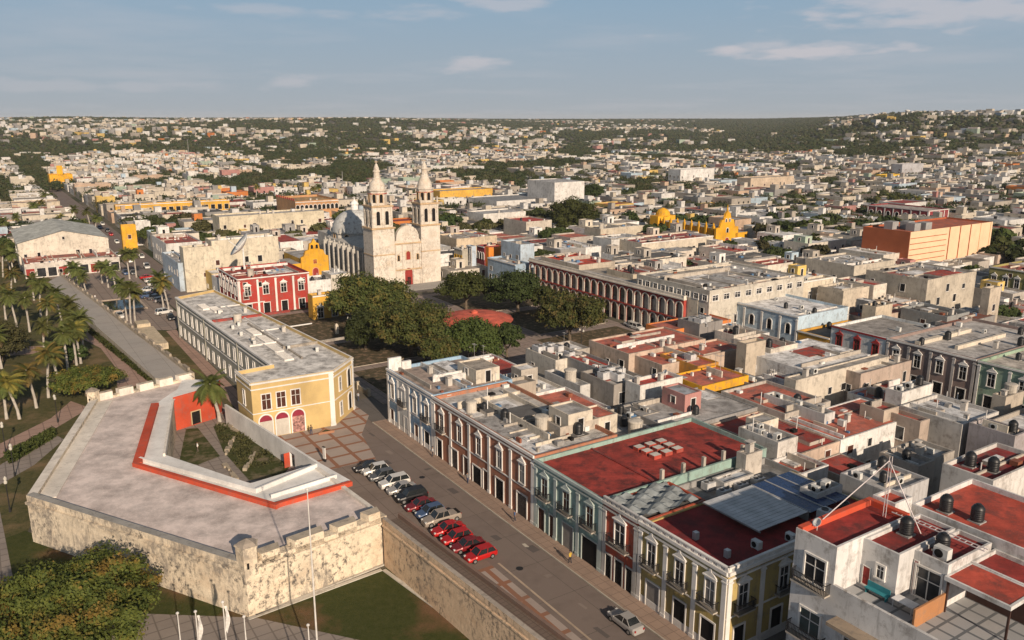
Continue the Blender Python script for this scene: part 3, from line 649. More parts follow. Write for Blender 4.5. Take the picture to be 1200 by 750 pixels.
# ================================================================ bastion
FS = fort_stone('fort_stone', (.66, .57, .44), (.10, .09, .08), 1.0, (.50, .38, .26))
WS = fort_stone('wall_stone', (.60, .45, .31), (.10, .09, .08), .85, (.50, .33, .21))
BT = roofmat((.57, .49, .455), .14, (.36, .34, .33))
PW = plaster((.68, .63, .56), .3); LIME = plaster((.70, .69, .67), .15)
zr = 5.4; zp = 6.5
bo = [at(30, 577, zp), at(286, 657, zp), at(453, 598, zp), at(374, 541, zp), at(293, 566, zr), at(193, 534, zr), at(203, 468, zr), at(249, 455, zr), at(224, 436, zp), at(107, 462, zp)]
b0 = bo[1]
bp = cc_world(bo, b0)
RB = root('bastion', 'low angular stone bastion with pale terrace and small corner watchtower', 'bastion', (b0[0], b0[1], 0)); LAND.append(('the bastion', (bo[0][0]+bo[2][0])/2, (bo[0][1]+bo[2][1])/2+12, 6))
MB().prism(bp, -.4, zr, FS, BT).obj('rampart', RB)
def along(p, q): d = Vector((q[0]-p[0], q[1]-p[1])); L = d.length; return d/L, L, math.atan2(d.y, d.x)
def strip(nm, p, q, w, z0, z1, mat, top=None, par=RB, u0=0, u1=None, out=0.):
    d, L, an = along(p, q); u1 = L if u1 is None else u1
    return MB().box(u0, -out, z0, u1, w, z1, mat, top).obj(nm, par, (p[0], p[1], 0), an)
for i in (0, 1): strip('cordon', bp[i], bp[i+1], -.002, zr-.35, zr-.05, FS, out=.28)
strip('parapet', bp[0], bp[1], .9, zr-.02, zr+.75, FS, plaster((.30, .29, .27), .6))
RR0 = plaster((.50, .075, .035), .3)
# merlons with embrasures on the lit face
d, L, an = along(bp[1], bp[2]); cuts = [(L*.09, L*.25), (L*.31, L*.55), (L*.61, L*.79), (L*.84, L*.97)]
for j, (u0, u1) in enumerate(cuts):
    mm = MB(); mm.prism([(u0+.35, .0), (u1-.35, .0), (u1, 1.3), (u0, 1.3)], zr-.01, zr+(1.15, 1.3, 1.1, 1.25)[j], FS, plaster((.42, .36, .28), .6)); mm.obj('merlon', RB, (bp[1][0], bp[1][1], 0), an)
strip('parapet', bp[1], bp[2], 1.25, zr-.03, zr+.45, FS)
d9, L9, an9 = along(bp[9], bp[0]); strip('parapet', bp[9], bp[0], 1.1, zr-.02, zr+.6, FS, PW); strip('walkway_edge', bp[9], bp[0], 3.2, zr+.004, zr+.12, PW, u0=1)
d8, L8, an8 = along(bp[8], bp[9])
n8 = 5
for i in range(n8):
    u0 = L8*(i+.06)/n8; u1 = L8*(i+.86)/n8; MB().prism([(u0, 0), (u1, 0), (u1-.2, 1.0), (u0+.2, 1.0)], zr, zr+1.2, PW, FS).obj('merlon', RB, (bp[8][0], bp[8][1], 0), an8)
strip('parapet', bp[8], bp[9], .95, zr-.01, zr+.4, FS)
strip('parapet', bp[2], bp[3], .5, zr-.01, zr+.35, PW)
d6, L6, an6 = along(bp[6], bp[7]); gp_ = MB().box(-.05, -.12, 0, L6, -.004, zr+.3, RR0).obj('red_wall', RB, (bp[6][0], bp[6][1], 0), an6)
g = put('door', opening_mesh('door', 1.5, 2.2, plaster((.55, .42, .25), .3), M_dark())[0], gp_, (L6*.5, -.12, .15), 0); put('surround', opening_mesh('door', 1.5, 2.2, plaster((.55, .42, .25), .3), M_dark())[1], g)
# watchtowers
def garita(x, y, r, hh, rz):
    g = MB(); g.lathe((0, 0, 0), [(r, 0), (r, hh), (r*1.12, hh+.05), (r*1.12, hh+.2)], FS, 5, .3); g.lathe((0, 0, 0), [(r*1.02, hh+.2), (r*.7, hh+.5), (r*.2, hh+.72), (.02, hh+.8)], plaster((.28, .24, .2), .6), 5, .3)
    o = g.obj('watchtower', RB, (x, y, zr-.7), rz); MB().box(-.1, -r*1.0, .9, .1, -r*.8, 1.5, M_dark()).obj('slit', o, rz=-.3); return o
garita(bp[1][0]+.1, bp[1][1]+.9, 1.15, 3.0, .6); garita(bp[9][0]+.5, bp[9][1]-.6, 1.0, 2.4, .2)
# orange-red rim wall, sunk white gutters behind it
rim = cc_world([at(177, 473, zr+.5), at(155, 543, zr+.5), at(321, 592, zr+.5), at(413, 565, zr+.5)], b0); RR = plaster((.50, .075, .035), .3)
for i, wdt in ((0, 1.15), (1, .55), (2, .55)):
    d, L, an = along(rim[i], rim[i+1]); MB().box(-.05, 0, zr-.01, L+(.3 if i == 1 else .0), wdt, zr+.55+i*.004, RR).obj('rim_wall', RB, (rim[i][0], rim[i][1], 0), an)
gut = LIME
def inner_poly(pxs, z, nm, mat, th=.1):
    q = cc_world([at(*p, z) for p in pxs], b0); return MB().prism(q, z-th, z, mat).obj(nm, RB)
inner_poly([(184, 472), (160, 541), (321, 588), (411, 563), (374, 542), (293, 566.5), (194, 533), (204, 469), (224, 445)][::1], zr+.06, 'gutter_floor', LIME, .05)
def low_wall(p, q, z, w, hgt, mat, nm='low_wall'):
    a = at(*p, z); b = at(*q, z); a = (a[0]-b0[0], a[1]-b0[1]); b = (b[0]-b0[0], b[1]-b0[1]); d, L, an = along(a, b)
    return MB().box(0, 0, z-.3, L, w, z+hgt, mat).obj(nm, RB, (a[0], a[1], 0), an)
low_wall((163, 540), (300, 578), zr+.1, .3, .5, LIME); low_wall((300, 578), (372, 548), zr+.1, .3, .55, LIME); low_wall((318, 584), (395, 560), zr+.1, .25, .45, LIME); low_wall((194, 534), (204, 470), zr+.1, .3, .35, PW)
# inner red house of the yard + white yard wall
q = cc_world([at(203, 468, zr), at(249, 455, zr), at(258, 447, zr), at(214, 447, zr)], b0)
MB().prism(q, 0, zr+.35, RR, LIME).obj('guardroom', RB)
yw0 = at(262, 488, 0); yw1 = at(376, 560, 0.0)
p_, q_ = at(263, 474, 3.4), at(372, 543, 3.4); d, L, an = along(p_, q_)
yw = root('yard_wall', 'plain whitewashed yard wall with open red door beside the bastion garden', 'wall', (p_[0], p_[1], 0), an); LAND.append(('the whitewashed yard wall', (p_[0]+q_[0])/2, (p_[1]+q_[1])/2, 3))
MB().box(0, 0, -.2, L*.73, .35, 3.4, LIME).box(L*.78, 0, -.2, L, .35, 3.4, LIME).box(L*.73, 0, 2.4, L*.78, .35, 3.4, LIME).obj('wall_panel', yw)
MB().box(L*.73, -.9, 0, L*.73+.07, .0, 2.3, RR).obj('door', yw)
# ================================================================ city wall
cw = [W(-78.9, 33.8), W(-8, 39.2)]; d, L, an = along(cw[0], cw[1])
CW = root('city_wall', 'long weathered stone city wall with wall walk running along the street', 'wall', (cw[0][0], cw[0][1], 0), an); LAND.append(('the city wall', cw[0][0]+d.x*20, cw[0][1]+d.y*20, 6))
MB().box(0, 0, -.4, L, 2.3, 5.5, WS, paved('wall_walk', (.15, .11, .09), (.13, .10, .08), .6, an)).obj('curtain', CW)
MB().box(0, -.05, 5.5, L, .45, 6.05, WS, plaster((.36, .31, .26), .6)).obj('parapet', CW); MB().box(0, 1.95, 5.5, L, 2.3, 6.0, plaster((.2, .13, .1), .5)).obj('rear_parapet', CW)
MB().box(0, -.16, 5.05, L, -.002, 5.25, WS).obj('cordon', CW)
TAKEN += [(-210, 40, -200, 51)]
# ================================================================ cathedral (front faces +s)
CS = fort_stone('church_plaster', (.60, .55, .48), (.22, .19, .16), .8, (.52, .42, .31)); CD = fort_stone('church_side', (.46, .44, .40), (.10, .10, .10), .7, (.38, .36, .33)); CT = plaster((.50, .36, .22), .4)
cx0, cy0 = W(-224, 96.5)
CA = root('cathedral', 'tall pale stone church with two tiered bell towers and curved gable', 'church', (cx0, cy0, 0), GA); LAND.append(('the twin-towered church', *W(-228, 108), 20))
# local: x = s+224 (front at 0, church extends to -x), y = t-96.5
fy0, fy1 = 7.0, 15.9
fw = MB(); zc_ = 13.0; gp = [(fy0, 0), (fy1, 0), (fy1, zc_), (fy1-.3, zc_+1.0)]; mid = (fy0+fy1)/2; hw = (fy1-fy0)/2
for k in range(0, 13):
    a = k/12*math.pi; yy = mid+hw*.86*math.cos(a); zz = zc_+1.0+4.4*(math.sin(a)**.8 if math.sin(a) > 0 else 0); gp.append((yy, zz))
gp += [(fy0+.3, zc_+1.0), (fy0, zc_)]
def slab(mb, pts, x0, x1, mat):                      # extrude a y,z outline between x0 and x1
    n = len(mb.v); k = mb.mi(mat); m_ = len(pts); mb.v += [(x1, y, z) for y, z in pts]+[(x0, y, z) for y, z in pts]
    for t in geometry.tessellate_polygon([[Vector((y, z, 0)) for y, z in pts]]):
        a = [pts[i] for i in t]; ar = (a[1][0]-a[0][0])*(a[2][1]-a[0][1])-(a[2][0]-a[0][0])*(a[1][1]-a[0][1])
        t = t if ar > 0 else t[::-1]; mb.f.append(tuple(n+i for i in t)); mb.m.append(k); mb.f.append(tuple(n+m_+i for i in t[::-1])); mb.m.append(k)
    for i in range(m_): j = (i+1) % m_; mb.f.append((n+i, n+m_+i, n+m_+j, n+j)); mb.m.append(k)
    return mb
slab(fw, gp, -1.6, -.3, CS); fw.obj('facade', CA)
for z in (4.9, 12.9): MB().box(-.3, fy0, z, .05, fy1, z+.35, CT).obj('cornice', CA)
for y in (fy0+.2, fy0+2.5, fy1-2.9, fy1-.6): MB().box(-.3, y, 0, -.08, y+.4, 12.9, CS).obj('pilaster', CA)
def eopen(par, kind, x, y, z, w, h, fr, pane, nm='window', rz=math.pi/2):
    a, b = opening_mesh(kind, w, h, fr, pane); o = put(nm, a, par, (x, y, z), rz); put('surround', b, o); return o
redd = flat('red_door', (.24, .028, .022)); eopen(CA, 'arch', -.3, mid, .1, 2.6, 5.4, CS, redd, 'door'); eopen(CA, 'rect', -.18, mid, .1, 1.1, 2.6, redd, M_dark(), 'doorway')
eopen(CA, 'arch', -.3, mid, 8.0, 1.3, 2.6, CT, redd); eopen(CA, 'arch', -.3, mid-3.2, 7.8, .6, 1.8, CT, M_dark()); eopen(CA, 'arch', -.3, mid+3.2, 7.8, .6, 1.8, CT, M_dark())
MB().box(-1.2, mid-.1, 17.5, -1, mid+.1, 19, CT).box(-1.2, mid-.5, 18.2, -1, mid+.5, 18.4, CT).obj('cross', CA)
def tower(y0, y1, hb, h2, h3, h4, tip, arches=2):
    T_ = MB(); w = y1-y0; cx, cy = -w/2, (y0+y1)/2
    T_.box(-w, y0, -.3, 0, y1, hb, CS); base = T_.obj('tower', CA)
    MB().box(-w-.3, y0-.3, hb-.3, .3, y1+.3, hb+.15, CT).obj('cornice', base); MB().box(-w-.12, y0-.12, hb*.55, .12, y1+.12, hb*.55+.3, CT).obj('moulding', base)
    i = .35; bel = MB().box(-w+i, y0+i, hb+.15, -i, y1-i, h2, CS).obj('belfry', CA)
    MB().box(-w, y0, h2, 0, y1, h2+.45, CT).obj('cornice', bel)
    for f in (.3, .7):
        eopen(bel, 'arch', -i, y0+w*f, hb+.9, 1.15, (h2-hb)*.66, CS, M_dark(), 'bell_opening'); eopen(bel, 'arch', -w*f, y0+i, hb+.9, 1.15, (h2-hb)*.66, CS, M_dark(), 'bell_opening', 0)
    for f in (.0, .5, 1.0): yy = y0+i+(w-2*i-.5)*f; MB().box(-i, yy, hb+.15, -i+.18, yy+.5, h2, CS).obj('pilaster', bel); xx = -w+i+(w-2*i-.5)*f; MB().box(xx, y0+i-.18, hb+.15, xx+.5, y0+i, h2, CS).obj('pilaster', bel)
    r = w*.40; oc = MB().lathe((cx, cy, h2+.45), [(r, 0), (r, h3-h2-.45), (r*1.12, h3-h2-.4), (r*1.12, h3-h2)], CS, 8, math.pi/8).obj('octagon', CA)
    MB().lathe((cx, cy, h3-.9), [(r*1.04, 0), (r*1.04, .25)], flat('red_band', (.36, .06, .04)), 8, math.pi/8).obj('red_band', oc)
    for q in range(4):
        for s_ in (-1, 1):
            pass
    for ang in (0, -math.pi/2, -math.pi/4):
        a, b = opening_mesh('arch', 1.0, (h3-h2)*.55, CT, M_dark()); rr = r*math.cos(math.pi/8); o = put('bell_opening', a, oc, (cx+rr*math.cos(ang), cy+rr*math.sin(ang), h2+1.2), ang+math.pi/2); put('surround', b, o)
    for q in range(4):
        a = math.pi/4+q*math.pi/2; MB().lathe((cx+w*.6*math.cos(a), cy+w*.6*math.sin(a), h2+.45), [(.3, 0), (.34, .7), (.15, .9), (.2, 1.2), (.03, 2.0)], CS, 8).obj('pinnacle', bel)
    dm = MB().lathe((cx, cy, h3), [(r*.92, 0), (r*.92, .5), (r*.84, .6), (r*.86, 1.3), (r*.78, 2.1), (r*.62, (h4-h3)*.72), (r*.46, (h4-h3)*.9), (r*.46, h4-h3+.2)], CS, 16).obj('dome', CA, smooth=True)
    hh = tip-h4; MB().lathe((cx, cy, h4), [(1.0, 0), (.92, hh*.34), (1.15, hh*.36), (1.1, hh*.42), (.8, hh*.46), (.78, hh*.56), (.5, hh*.68), (.42, hh*.74), (.14, hh*.8), (.1, hh*.98)], CS, 10).obj('lantern', dm)
    MB().box(cx-.06, cy-.5, tip-.7, cx+.06, cy+.5, tip-.55, CT).obj('cross', dm)
tower(0.0, 7.0, 18.2, 24.4, 29.0, 32.6, 38.0); tower(15.9, 22.4, 18.2, 24.4, 28.8, 33.0, 38.0)
# nave with buttresses, side chapels and dome
NL = 46
slab(MB(), [(2.5, 0), (20, 0), (20, 9.5)]+[(11.2+8.8*math.cos(math.pi*k/12), 9.5+2.4*math.sin(math.pi*k/12)) for k in range(1, 12)]+[(2.5, 9.5)], -NL, -6.9, CD).obj('nave', CA)
for i in range(9): x = -9.5-i*4.2; MB().box(x-.9, .6, 0, x, 2.6, 9.8, CD, plaster((.5, .5, .48), .5)).lathe((x-.45, 1.4, 9.8), [(.3, 0), (.35, .4), (.05, 1.1)], CD, 6).obj('buttress', CA)
MB().box(-NL, 2.3, 9.5, -7, 2.6, 10.4, CD).obj('parapet', CA); MB().box(-NL-12, 4, 0, -NL, 19, 11, CD).obj('transept', CA)
dx, dy = -NL+6, 11
DM = plaster((.50, .51, .50), .75)
dr_ = MB().lathe((dx, dy, 9), [(8.2, 0), (8.2, 3.2), (8.5, 3.3), (8.5, 3.6)], CD, 8, math.pi/8).obj('drum', CA)
for ang in (0, -math.pi/4, -math.pi/2): rr = 8.2*math.cos(math.pi/8); eopen(dr_, 'arch', dx+rr*math.cos(ang), dy+rr*math.sin(ang), 10, 1.4, 2.0, CT, M_dark(), rz=ang+math.pi/2)
dm = MB().lathe((dx, dy, 12.6), [(8.0*math.cos(a*math.pi/20), 7.2*math.sin(a*math.pi/20)) for a in range(0, 10)], DM, 24).obj('dome', CA, smooth=True)
MB().lathe((dx, dy, 19.5), [(1.3, 0), (1.2, 1.8), (1.5, 1.9), (1.4, 2.2), (.9, 2.9), (.2, 3.4), (.08, 4.6)], plaster(WHITE, .3), 12).obj('lantern', dm)
for q in range(6): a = q*math.pi/3; MB().tube([(dx+8.3*math.cos(a), dy+8.3*math.sin(a), 12.3), (dx+8.3*math.cos(a), dy+8.3*math.sin(a), 14.2)], [.5, .15], CD, 6).obj('pinnacle', dr_)
MB().box(0.2, -2, -.1, 8, 26, .35, paved('church_steps', (.33, .31, .29), (.3, .29, .27), 1.2)).obj('forecourt', CA)
TAKEN.append((-285, -213, 92, 122))
# ================================================================ yellow gabled chapel beside it
yx, yy_ = W(-251, 83.5); YC = root('chapel', 'small bright yellow chapel with stepped bell gable beside the twin-towered church', 'church', (yx, yy_, 0), GA); LAND.append(('the yellow chapel', *W(-255, 88), 12))
YM = plaster((.62, .33, .03), .25)
slab(MB(), [(0, 0), (9, 0), (9, 7.0), (8, 7.4), (7.4, 9.0), (6.3, 9.3), (6, 11.2), (5.2, 11.5), (4.5, 12.8), (3.8, 11.5), (3, 11.2), (2.7, 9.3), (1.6, 9.0), (1, 7.4), (0, 7.0)], -1, 0, YM).obj('gable_wall', YC)
MB().box(-12, -9, 0, -.5, -.02, 5.2, YM, roofmat(RGREY)).obj('side_wing', YC)
MB().box(-18, .3, 0, -1, 8.7, 6.5, plaster((.5, .3, .05), .4), roofmat(RGREY)).obj('nave', YC); eopen(YC, 'arch', 0, 4.5, 0, 1.8, 3.4, plaster((.6, .3, .2), .3), redd, 'door'); eopen(YC, 'rect', 0, 4.5, 4.8, 1.1, 1.3, plaster((.6, .4, .1), .3), redd)
eopen(YC, 'arch', 0, 3.7, 9.6, .8, 1.3, YM, M_dark(), 'bell_opening'); eopen(YC, 'arch', 0, 5.3, 9.6, .8, 1.3, YM, M_dark(), 'bell_opening')
TAKEN.append((-270, -247, 72, 93)); TAKEN.append((-247, -230, 72, 97))
# ================================================================ arcade building
ax, ay = W(-196.5, 133.6); AR = root('arcade', 'long two storey dark red arcade with two rows of pale arches', 'building', (ax, ay, 0), GA); LAND.append(('the red arcade', *W(-165, 136), 10))
AL = 63.5; NB = 22; bw = AL/NB; AM = plaster((.36, .055, .042), .3); AF = plaster((.66, .60, .52), .25)
wall = MB()
def arch_bay(mb, x0, w, z0, ztop, zs, r, mat, y0, y1):     # wall bay with an arched hole
    cx = x0+w/2; n = 8
    arc = [(cx+r*math.cos(math.pi*k/n), zs+r*math.sin(math.pi*k/n)) for k in range(n+1)]
    for y, fl in ((y0, 1), (y1, 0)):
        L_ = [(x0, y, z0), (cx-r, y, z0), (cx-r, y, ztop), (x0, y, ztop)]; R_ = [(cx+r, y, z0), (x0+w, y, z0), (x0+w, y, ztop), (cx+r, y, ztop)]
        for q in (L_, R_): mb.face(q if fl else q[::-1], mat)
        for k in range(n):
            (xa, za), (xb, zb) = arc[k], arc[k+1]; q = [(xb, y, zb), (xa, y, za), (xa, y, ztop), (xb, y, ztop)]; mb.face(q if fl else q[::-1], mat)
    P_ = [(cx+r, z0)]+arc+[(cx-r, z0)]
    for k in range(len(P_)-1): (xa, za), (xb, zb) = P_[k], P_[k+1]; mb.face([(xa, y0, za), (xa, y1, za), (xb, y1, zb), (xb, y0, zb)], mat)
for i in range(NB):
    arch_bay(wall, i*bw, bw, 0, 4.7, 3.1, 1.08, AM, 0, .55); arch_bay(wall, i*bw, bw, 4.7, 9.2, 7.4, 1.08, AM, 0, .55)
wall.obj('facade', AR)
def arch_ring(z0, zs, r):
    key = ('ar', z0)
    if key not in _OC:
        m_ = MB(); n = 10; A = [(r, z0)]+[(r*math.cos(math.pi*k/n), zs+r*math.sin(math.pi*k/n)) for k in range(n+1)]+[(-r, z0)]
        B = [(r+.26, z0)]+[((r+.26)*math.cos(math.pi*k/n), zs+(r+.26)*math.sin(math.pi*k/n)) for k in range(n+1)]+[(-r-.26, z0)]
        for k in range(len(A)-1):
            (a0, a1), (c0, c1), (B0, B1), (D0, D1) = A[k], A[k+1], B[k], B[k+1]
            m_.face([(a0, -.1, a1), (B0, -.1, B1), (D0, -.1, D1), (c0, -.1, c1)][::1], AF); m_.face([(B0, -.1, B1), (B0, -.0, B1), (D0, 0, D1), (D0, -.1, D1)], AF); m_.face([(a0, .3, a1), (a0, -.1, a1), (c0, -.1, c1), (c0, .3, c1)], AF)
        _OC[key] = m_.mesh('arch_surround')
    return _OC[key]
for i in range(NB):
    for z0, zs in ((0, 3.1), (4.75, 7.4)): put('arch_surround', arch_ring(z0, zs, 1.08), AR, ((i+.5)*bw, 0, 0), 0)
MB().box(-.1, -.25, 4.45, AL+.1, 0, 4.7, AM).obj('string_course', AR); MB().box(-.2, -.35, 9.2, AL+.3, .6, 9.5, AF).obj('cornice', AR); MB().box(0, -.05, 9.5, AL, .3, 10.2, AF).obj('parapet', AR)
MB().box(0, .55, 4.4, AL, 4.2, 4.6, AF).obj('gallery_floor', AR); MB().box(0, 4.2, 0, AL, 12, 9.4, plaster((.42, .36, .25), .3), roofmat(RTAN)).box(0, 0.56, 9.2, AL, 4.2, 9.4, AF, roofmat(RGREY)).obj('rear_range', AR)
m = MB()
for i in range(NB): MB().box((i+.5)*bw-.6, 4.1, .1, (i+.5)*bw+.6, 4.2, 2.8, M_wood()).obj('door', AR)
e_ = MB(); arch_bay(e_, 0, 4.2, 0, 4.7, 3.0, 1.2, AM, 0, .5); arch_bay(e_, 0, 4.2, 4.7, 9.2, 7.0, 1.2, AM, 0, .5); e_.obj('end_wall', AR, (AL, 0, 0), math.pi/2)
MB().box(AL-.3, -.1, 9.5, AL+.1, 4.4, 10.2, AF).obj('end_parapet', AR)
for z0, zs in ((0, 3.1), (4.75, 7.4)): put('arch_surround', arch_ring(z0, zs, 1.08), AR, (AL+.0, 2.1, 0), math.pi/2)
TAKEN.append((-197, -132, 133, 146))
# ================================================================ kiosk
kx, ky = at(556, 371, 5.2); KI = root('kiosk', 'round plaza pavilion under a low coral red dome roof', 'pavilion', (kx, ky, 0)); LAND.append(('the round red pavilion', kx, ky, 4))
KR = roofmat((.50, .11, .07), .35, (.2, .05, .04))
KRd = 9.0
MB().lathe((0, 0, 4.4), [(KRd, 0), (KRd, .35), (KRd*.8, .9), (KRd*.5, 1.35), (KRd*.22, 1.6), (.8, 1.7), (.8, 2.1), (.1, 2.4)], KR, 16).obj('roof', KI)
for q in range(16):
    a = 2*math.pi*q/16; MB().tube([(8.2*math.cos(a), 8.2*math.sin(a), 0), (8.2*math.cos(a), 8.2*math.sin(a), 4.45)], .16, plaster(WHITE, .3), 8).obj('column', KI)
MB().lathe((0, 0, 0), [(4.6, 0), (4.6, 4.4)], plaster((.5, .32, .2), .3), 12).obj('core', KI); MB().lathe((0, 0, 0), [(9.2, 0), (9.2, .35)], plaster(BEIGE, .3), 24).obj('base', KI)
# ================================================================ individually observed buildings, corners read from the roof edges
def tl(ox, oy, sc): return lambda X, Y: (ox+X/sc, oy+Y/sc)
A9 = tl(900, 280, 3.947); A6 = tl(600, 280, 3.947); K = tl(600, 400, 4.69); Qz = tl(800, 460, 4.69); E4 = tl(450, 420, 4.69); RR_ = tl(1000, 440, 4.69)
U = tl(900, 590, 4.0); I6 = tl(760, 330, 6); J6 = tl(880, 400, 6); V6 = tl(500, 230, 6); N6 = tl(1000, 280, 6); X6 = tl(180, 200, 6); Z3 = tl(600, 100, 3.947); Z9 = tl(900, 100, 3.947); Z6 = tl(300, 100, 3.947)
def bays(hs, e, n, z=1.1, kind='ped', w=1.2, h=2.3, fr=None, pane=None, pil=None, trim=None, base=True):
    a, b, L, an = hs.edge(e)
    for i in range(n):
        if z > 2 and base: hs.open(e, L*(i+.5)/n, .15, 'shop', 1.6, 2.7, fr, M_dark())
        hs.open(e, L*(i+.5)/n, z, kind, w, h, fr, pane or M_dark())
        if pil: hs.pilaster(e, L*i/n+.3, 0, hs.h-.1, .5, .13, pil)
    hs.band(e, hs.h+.2, hs.h+.5, .2, trim or M_white())
    if pil: hs.pilaster(e, L-.3, 0, hs.h-.1, .5, .13, pil)
HL = []
def HB(label, L, B, Rr, h, wall, roof, short=None, n=0, kinds=None, wins=0, **k):
    hs = px_house(label, L, B, Rr, h, wall, roof, short=short, **k); HL.append(hs)
    if wins: rand_windows(hs, R, dens=wins)
    elif h < 13 and math.hypot(hs.cx, hs.cy) < 360 and not k.get('wmat'): rand_windows(hs, R, dens=.3)
    if math.hypot(hs.cx, hs.cy) < 330 and not k.get('wmat'): enrich(hs, R, 1.0)
    if n: clutter(hs, n, kinds or 'tank ac ac vent ant cis tank')
    return hs
# --- the second street row (faces -t), upper storeys seen over the near block
def row2(label, s0, s1, h, wall, roof, nb, short, depth=17, z=4.6, t0=143.6, **k):
    hs = rect_house(label, s0, s1, t0, t0+depth, h, wall, roof, short=short); TAKEN.append((s0, s1, t0, t0+depth)); HL.append(hs)
    bays(hs, 0, nb, z, **k); clutter(hs, int((s1-s0)*depth/60), 'ac vent tank ac ant'); return hs
row2('pale blue two storey row house with four arched white window hoods', -129, -109, 8.3, LBLUE, RWHITE, 4, 'the pale blue row house', kind='arch', pil=M_white(), fr=M_white())
r_ = row2('low ochre shop row house beside the pale blue one', -108.8, -101, 5.4, (.55, .30, .05), RDARK, 2, 'the ochre shop', z=1.0, kind='rect')
row2('white row house with three dark red window hoods and red roof edge', -100.8, -88.6, 8.2, (.60, .62, .62), (.30, .28, .26), 3, 'the white and red row house', kind='ped', fr=plaster((.30, .03, .03), .2), pane=M_wood(), trim=plaster((.28, .03, .03), .2))
row2('mauve two storey row house with white window frames and wide flat roof', -88.4, -71.2, 8.3, (.28, .19, .165), (.44, .42, .40), 4, 'the mauve row house', depth=30, kind='ped', pil=plaster((.45, .42, .40), .3))
row2('pale green two storey row house at the right edge', -71, -50, 8.2, (.26, .36, .27), (.46, .42, .37), 4, 'the pale green row house', depth=30, kind='ped', pil=M_white())
for i, (s, w_) in enumerate(((-84, 1.0), (-78, .6), (-66, 1.2))):
    hs = HL[-1] if s > -71 else HL[-2]; x = s-(-88.4 if s < -71 else -71); hs.box('roof_wall', x, 2+i*3, hs.h, x+w_, 20+i*2, hs.h+.7, plaster(CREAM, .4))
# --- near block, behind the street row
HB('low parapeted roof along the plaza edge with scattered white pipes', E4(60, 95), E4(330, 40), E4(560, -30), 6.6, WHITE, (.40, .38, .36), 'the plaza edge roof', 3, 'vent ac ant', par=.7)
HB('white flat roofed annex with rooftop machinery beside the plaza trees', K(60, 40), K(240, 105), K(380, 60), 7.2, CREAM, (.42, .40, .37), 'the machinery roof', 6, 'duct ac ac duct', par=.7)
HB('long grey room with red roof patch behind the plaza edge', K(250, 80), K(480, 155), K(590, 130), 7.6, GREY, (.36, .05, .035), 'the red patch roof', 1, 'ac', wins=.3)
HB('broad salmon red terrace roof beside the plaza', (692, 398), (737, 415), (790, 386), 7.5, PEACH, (.42, .12, .085), 'the broad salmon roof', 2, 'vent ac', par=.35)
HB('second salmon red terrace roof with pale dividing walls', (738, 417), (776, 428), (862, 403), 7.0, PEACH, (.44, .13, .09), 'the divided salmon roof', 1, 'vent', par=.35)
HB('salmon roof with orange rim above an open ochre courtyard', A6(690, 530), A6(860, 590), A6(930, 560), 7.2, (.55, .26, .05), (.43, .11, .08), 'the orange rimmed roof', 2, 'ac duct', par=.4)
HB('salmon terrace with bright yellow end wall and dark pipes', (800, 436), (823, 453), (872, 438), 7.4, (.66, .34, .02), (.44, .13, .09), 'the yellow walled terrace', 2, 'vent ant', par=.3)
HB('white walled house with crimson flat roof and two brown windows', K(660, 205), K(705, 245), K(935, 190), 8.2, (.60, .58, .54), (.36, .045, .035), 'the crimson roof house', 3, 'dish tank vent', wins=.9)
HB('small white house with crimson lean-to roof below the yellow walled terrace', K(850, 240), K(880, 262), K(1070, 300), 5.6, (.60, .58, .54), (.38, .05, .04), 'the crimson lean-to', 0, wins=.6)
HB('stained concrete block with long blind wall and machinery roof', K(400, 160), K(560, 240), K(720, 190), 7.4, (.30, .27, .24), (.32, .31, .30), 'the stained concrete block', 5, 'duct duct ac vent')
HB('rough beige walled room with small arched window in the near block', E4(640, 120), E4(700, 150), E4(810, 110), 8.4, (.42, .36, .28), (.28, .26, .24), 'the arched window room', 0, wins=.5)
HB('beige store with grey corrugated roof beside the long red roof', K(140, 430), K(265, 475), K(460, 415), 9.6, (.46, .39, .31), (.16, .16, .15), 'the corrugated store', 1, 'vent')
HB('cream rear wall house with weathered grey roof in the near block', E4(280, 235), E4(300, 250), E4(475, 195), 7.6, (.50, .44, .35), (.30, .29, .28), 'the cream rear wall', 1, 'vent')
HB('low grey roof strip with concrete steps in the near block centre', E4(620, 470), E4(760, 540), E4(960, 480), 7.2, GREY, (.24, .23, .22), 'the grey roof strip', 2, 'vent ac')
HB('white long room with blue-grey roof and small doors', K(180, 160), K(375, 245), K(400, 220), 6.2, (.50, .49, .47), (.34, .36, .38), 'the blue-grey roof room', 1, 'cis', wins=.7)
HB('weathered roof with a round cistern in the middle of the near block', K(470, 390), K(640, 430), K(820, 390), 6.6, (.46, .41, .34), (.30, .30, .29), 'the weathered cistern roof', 3, 'cis tank ac')
HB('beige rooftop room with leaning brace mark beside dark water tanks', I6(600, 425), I6(690, 440), I6(830, 412), 9.6, (.46, .38, .28), RTAN, 'the braced beige room', 0)
HB('square building with maroon flat roof and pale parapet', I6(600, 400), I6(860, 475), I6(1040, 430), 7.6, CREAM, (.32, .045, .04), 'the square maroon roof', 2, 'tank vent', par=.6)
HB('small maroon roof with white corner wall by the street corner', I6(520, 330), I6(600, 378), I6(750, 345), 8.2, CREAM, (.32, .05, .04), 'the small maroon roof', 3, 'tank tank ant', par=.6)
HB('grey service house with red tiled edge and arched white shelter', I6(50, 285), I6(360, 300), I6(560, 280), 8.4, (.26, .24, .23), (.26, .25, .25), 'the grey service house', 6, 'duct tank ac tank')
HB('low grey roof with many pipes behind the dark courtyard', I6(520, 640), I6(720, 720), I6(800, 680), 6.2, GREY, (.28, .28, .28), 'the piped grey roof', 2, 'vent ac')
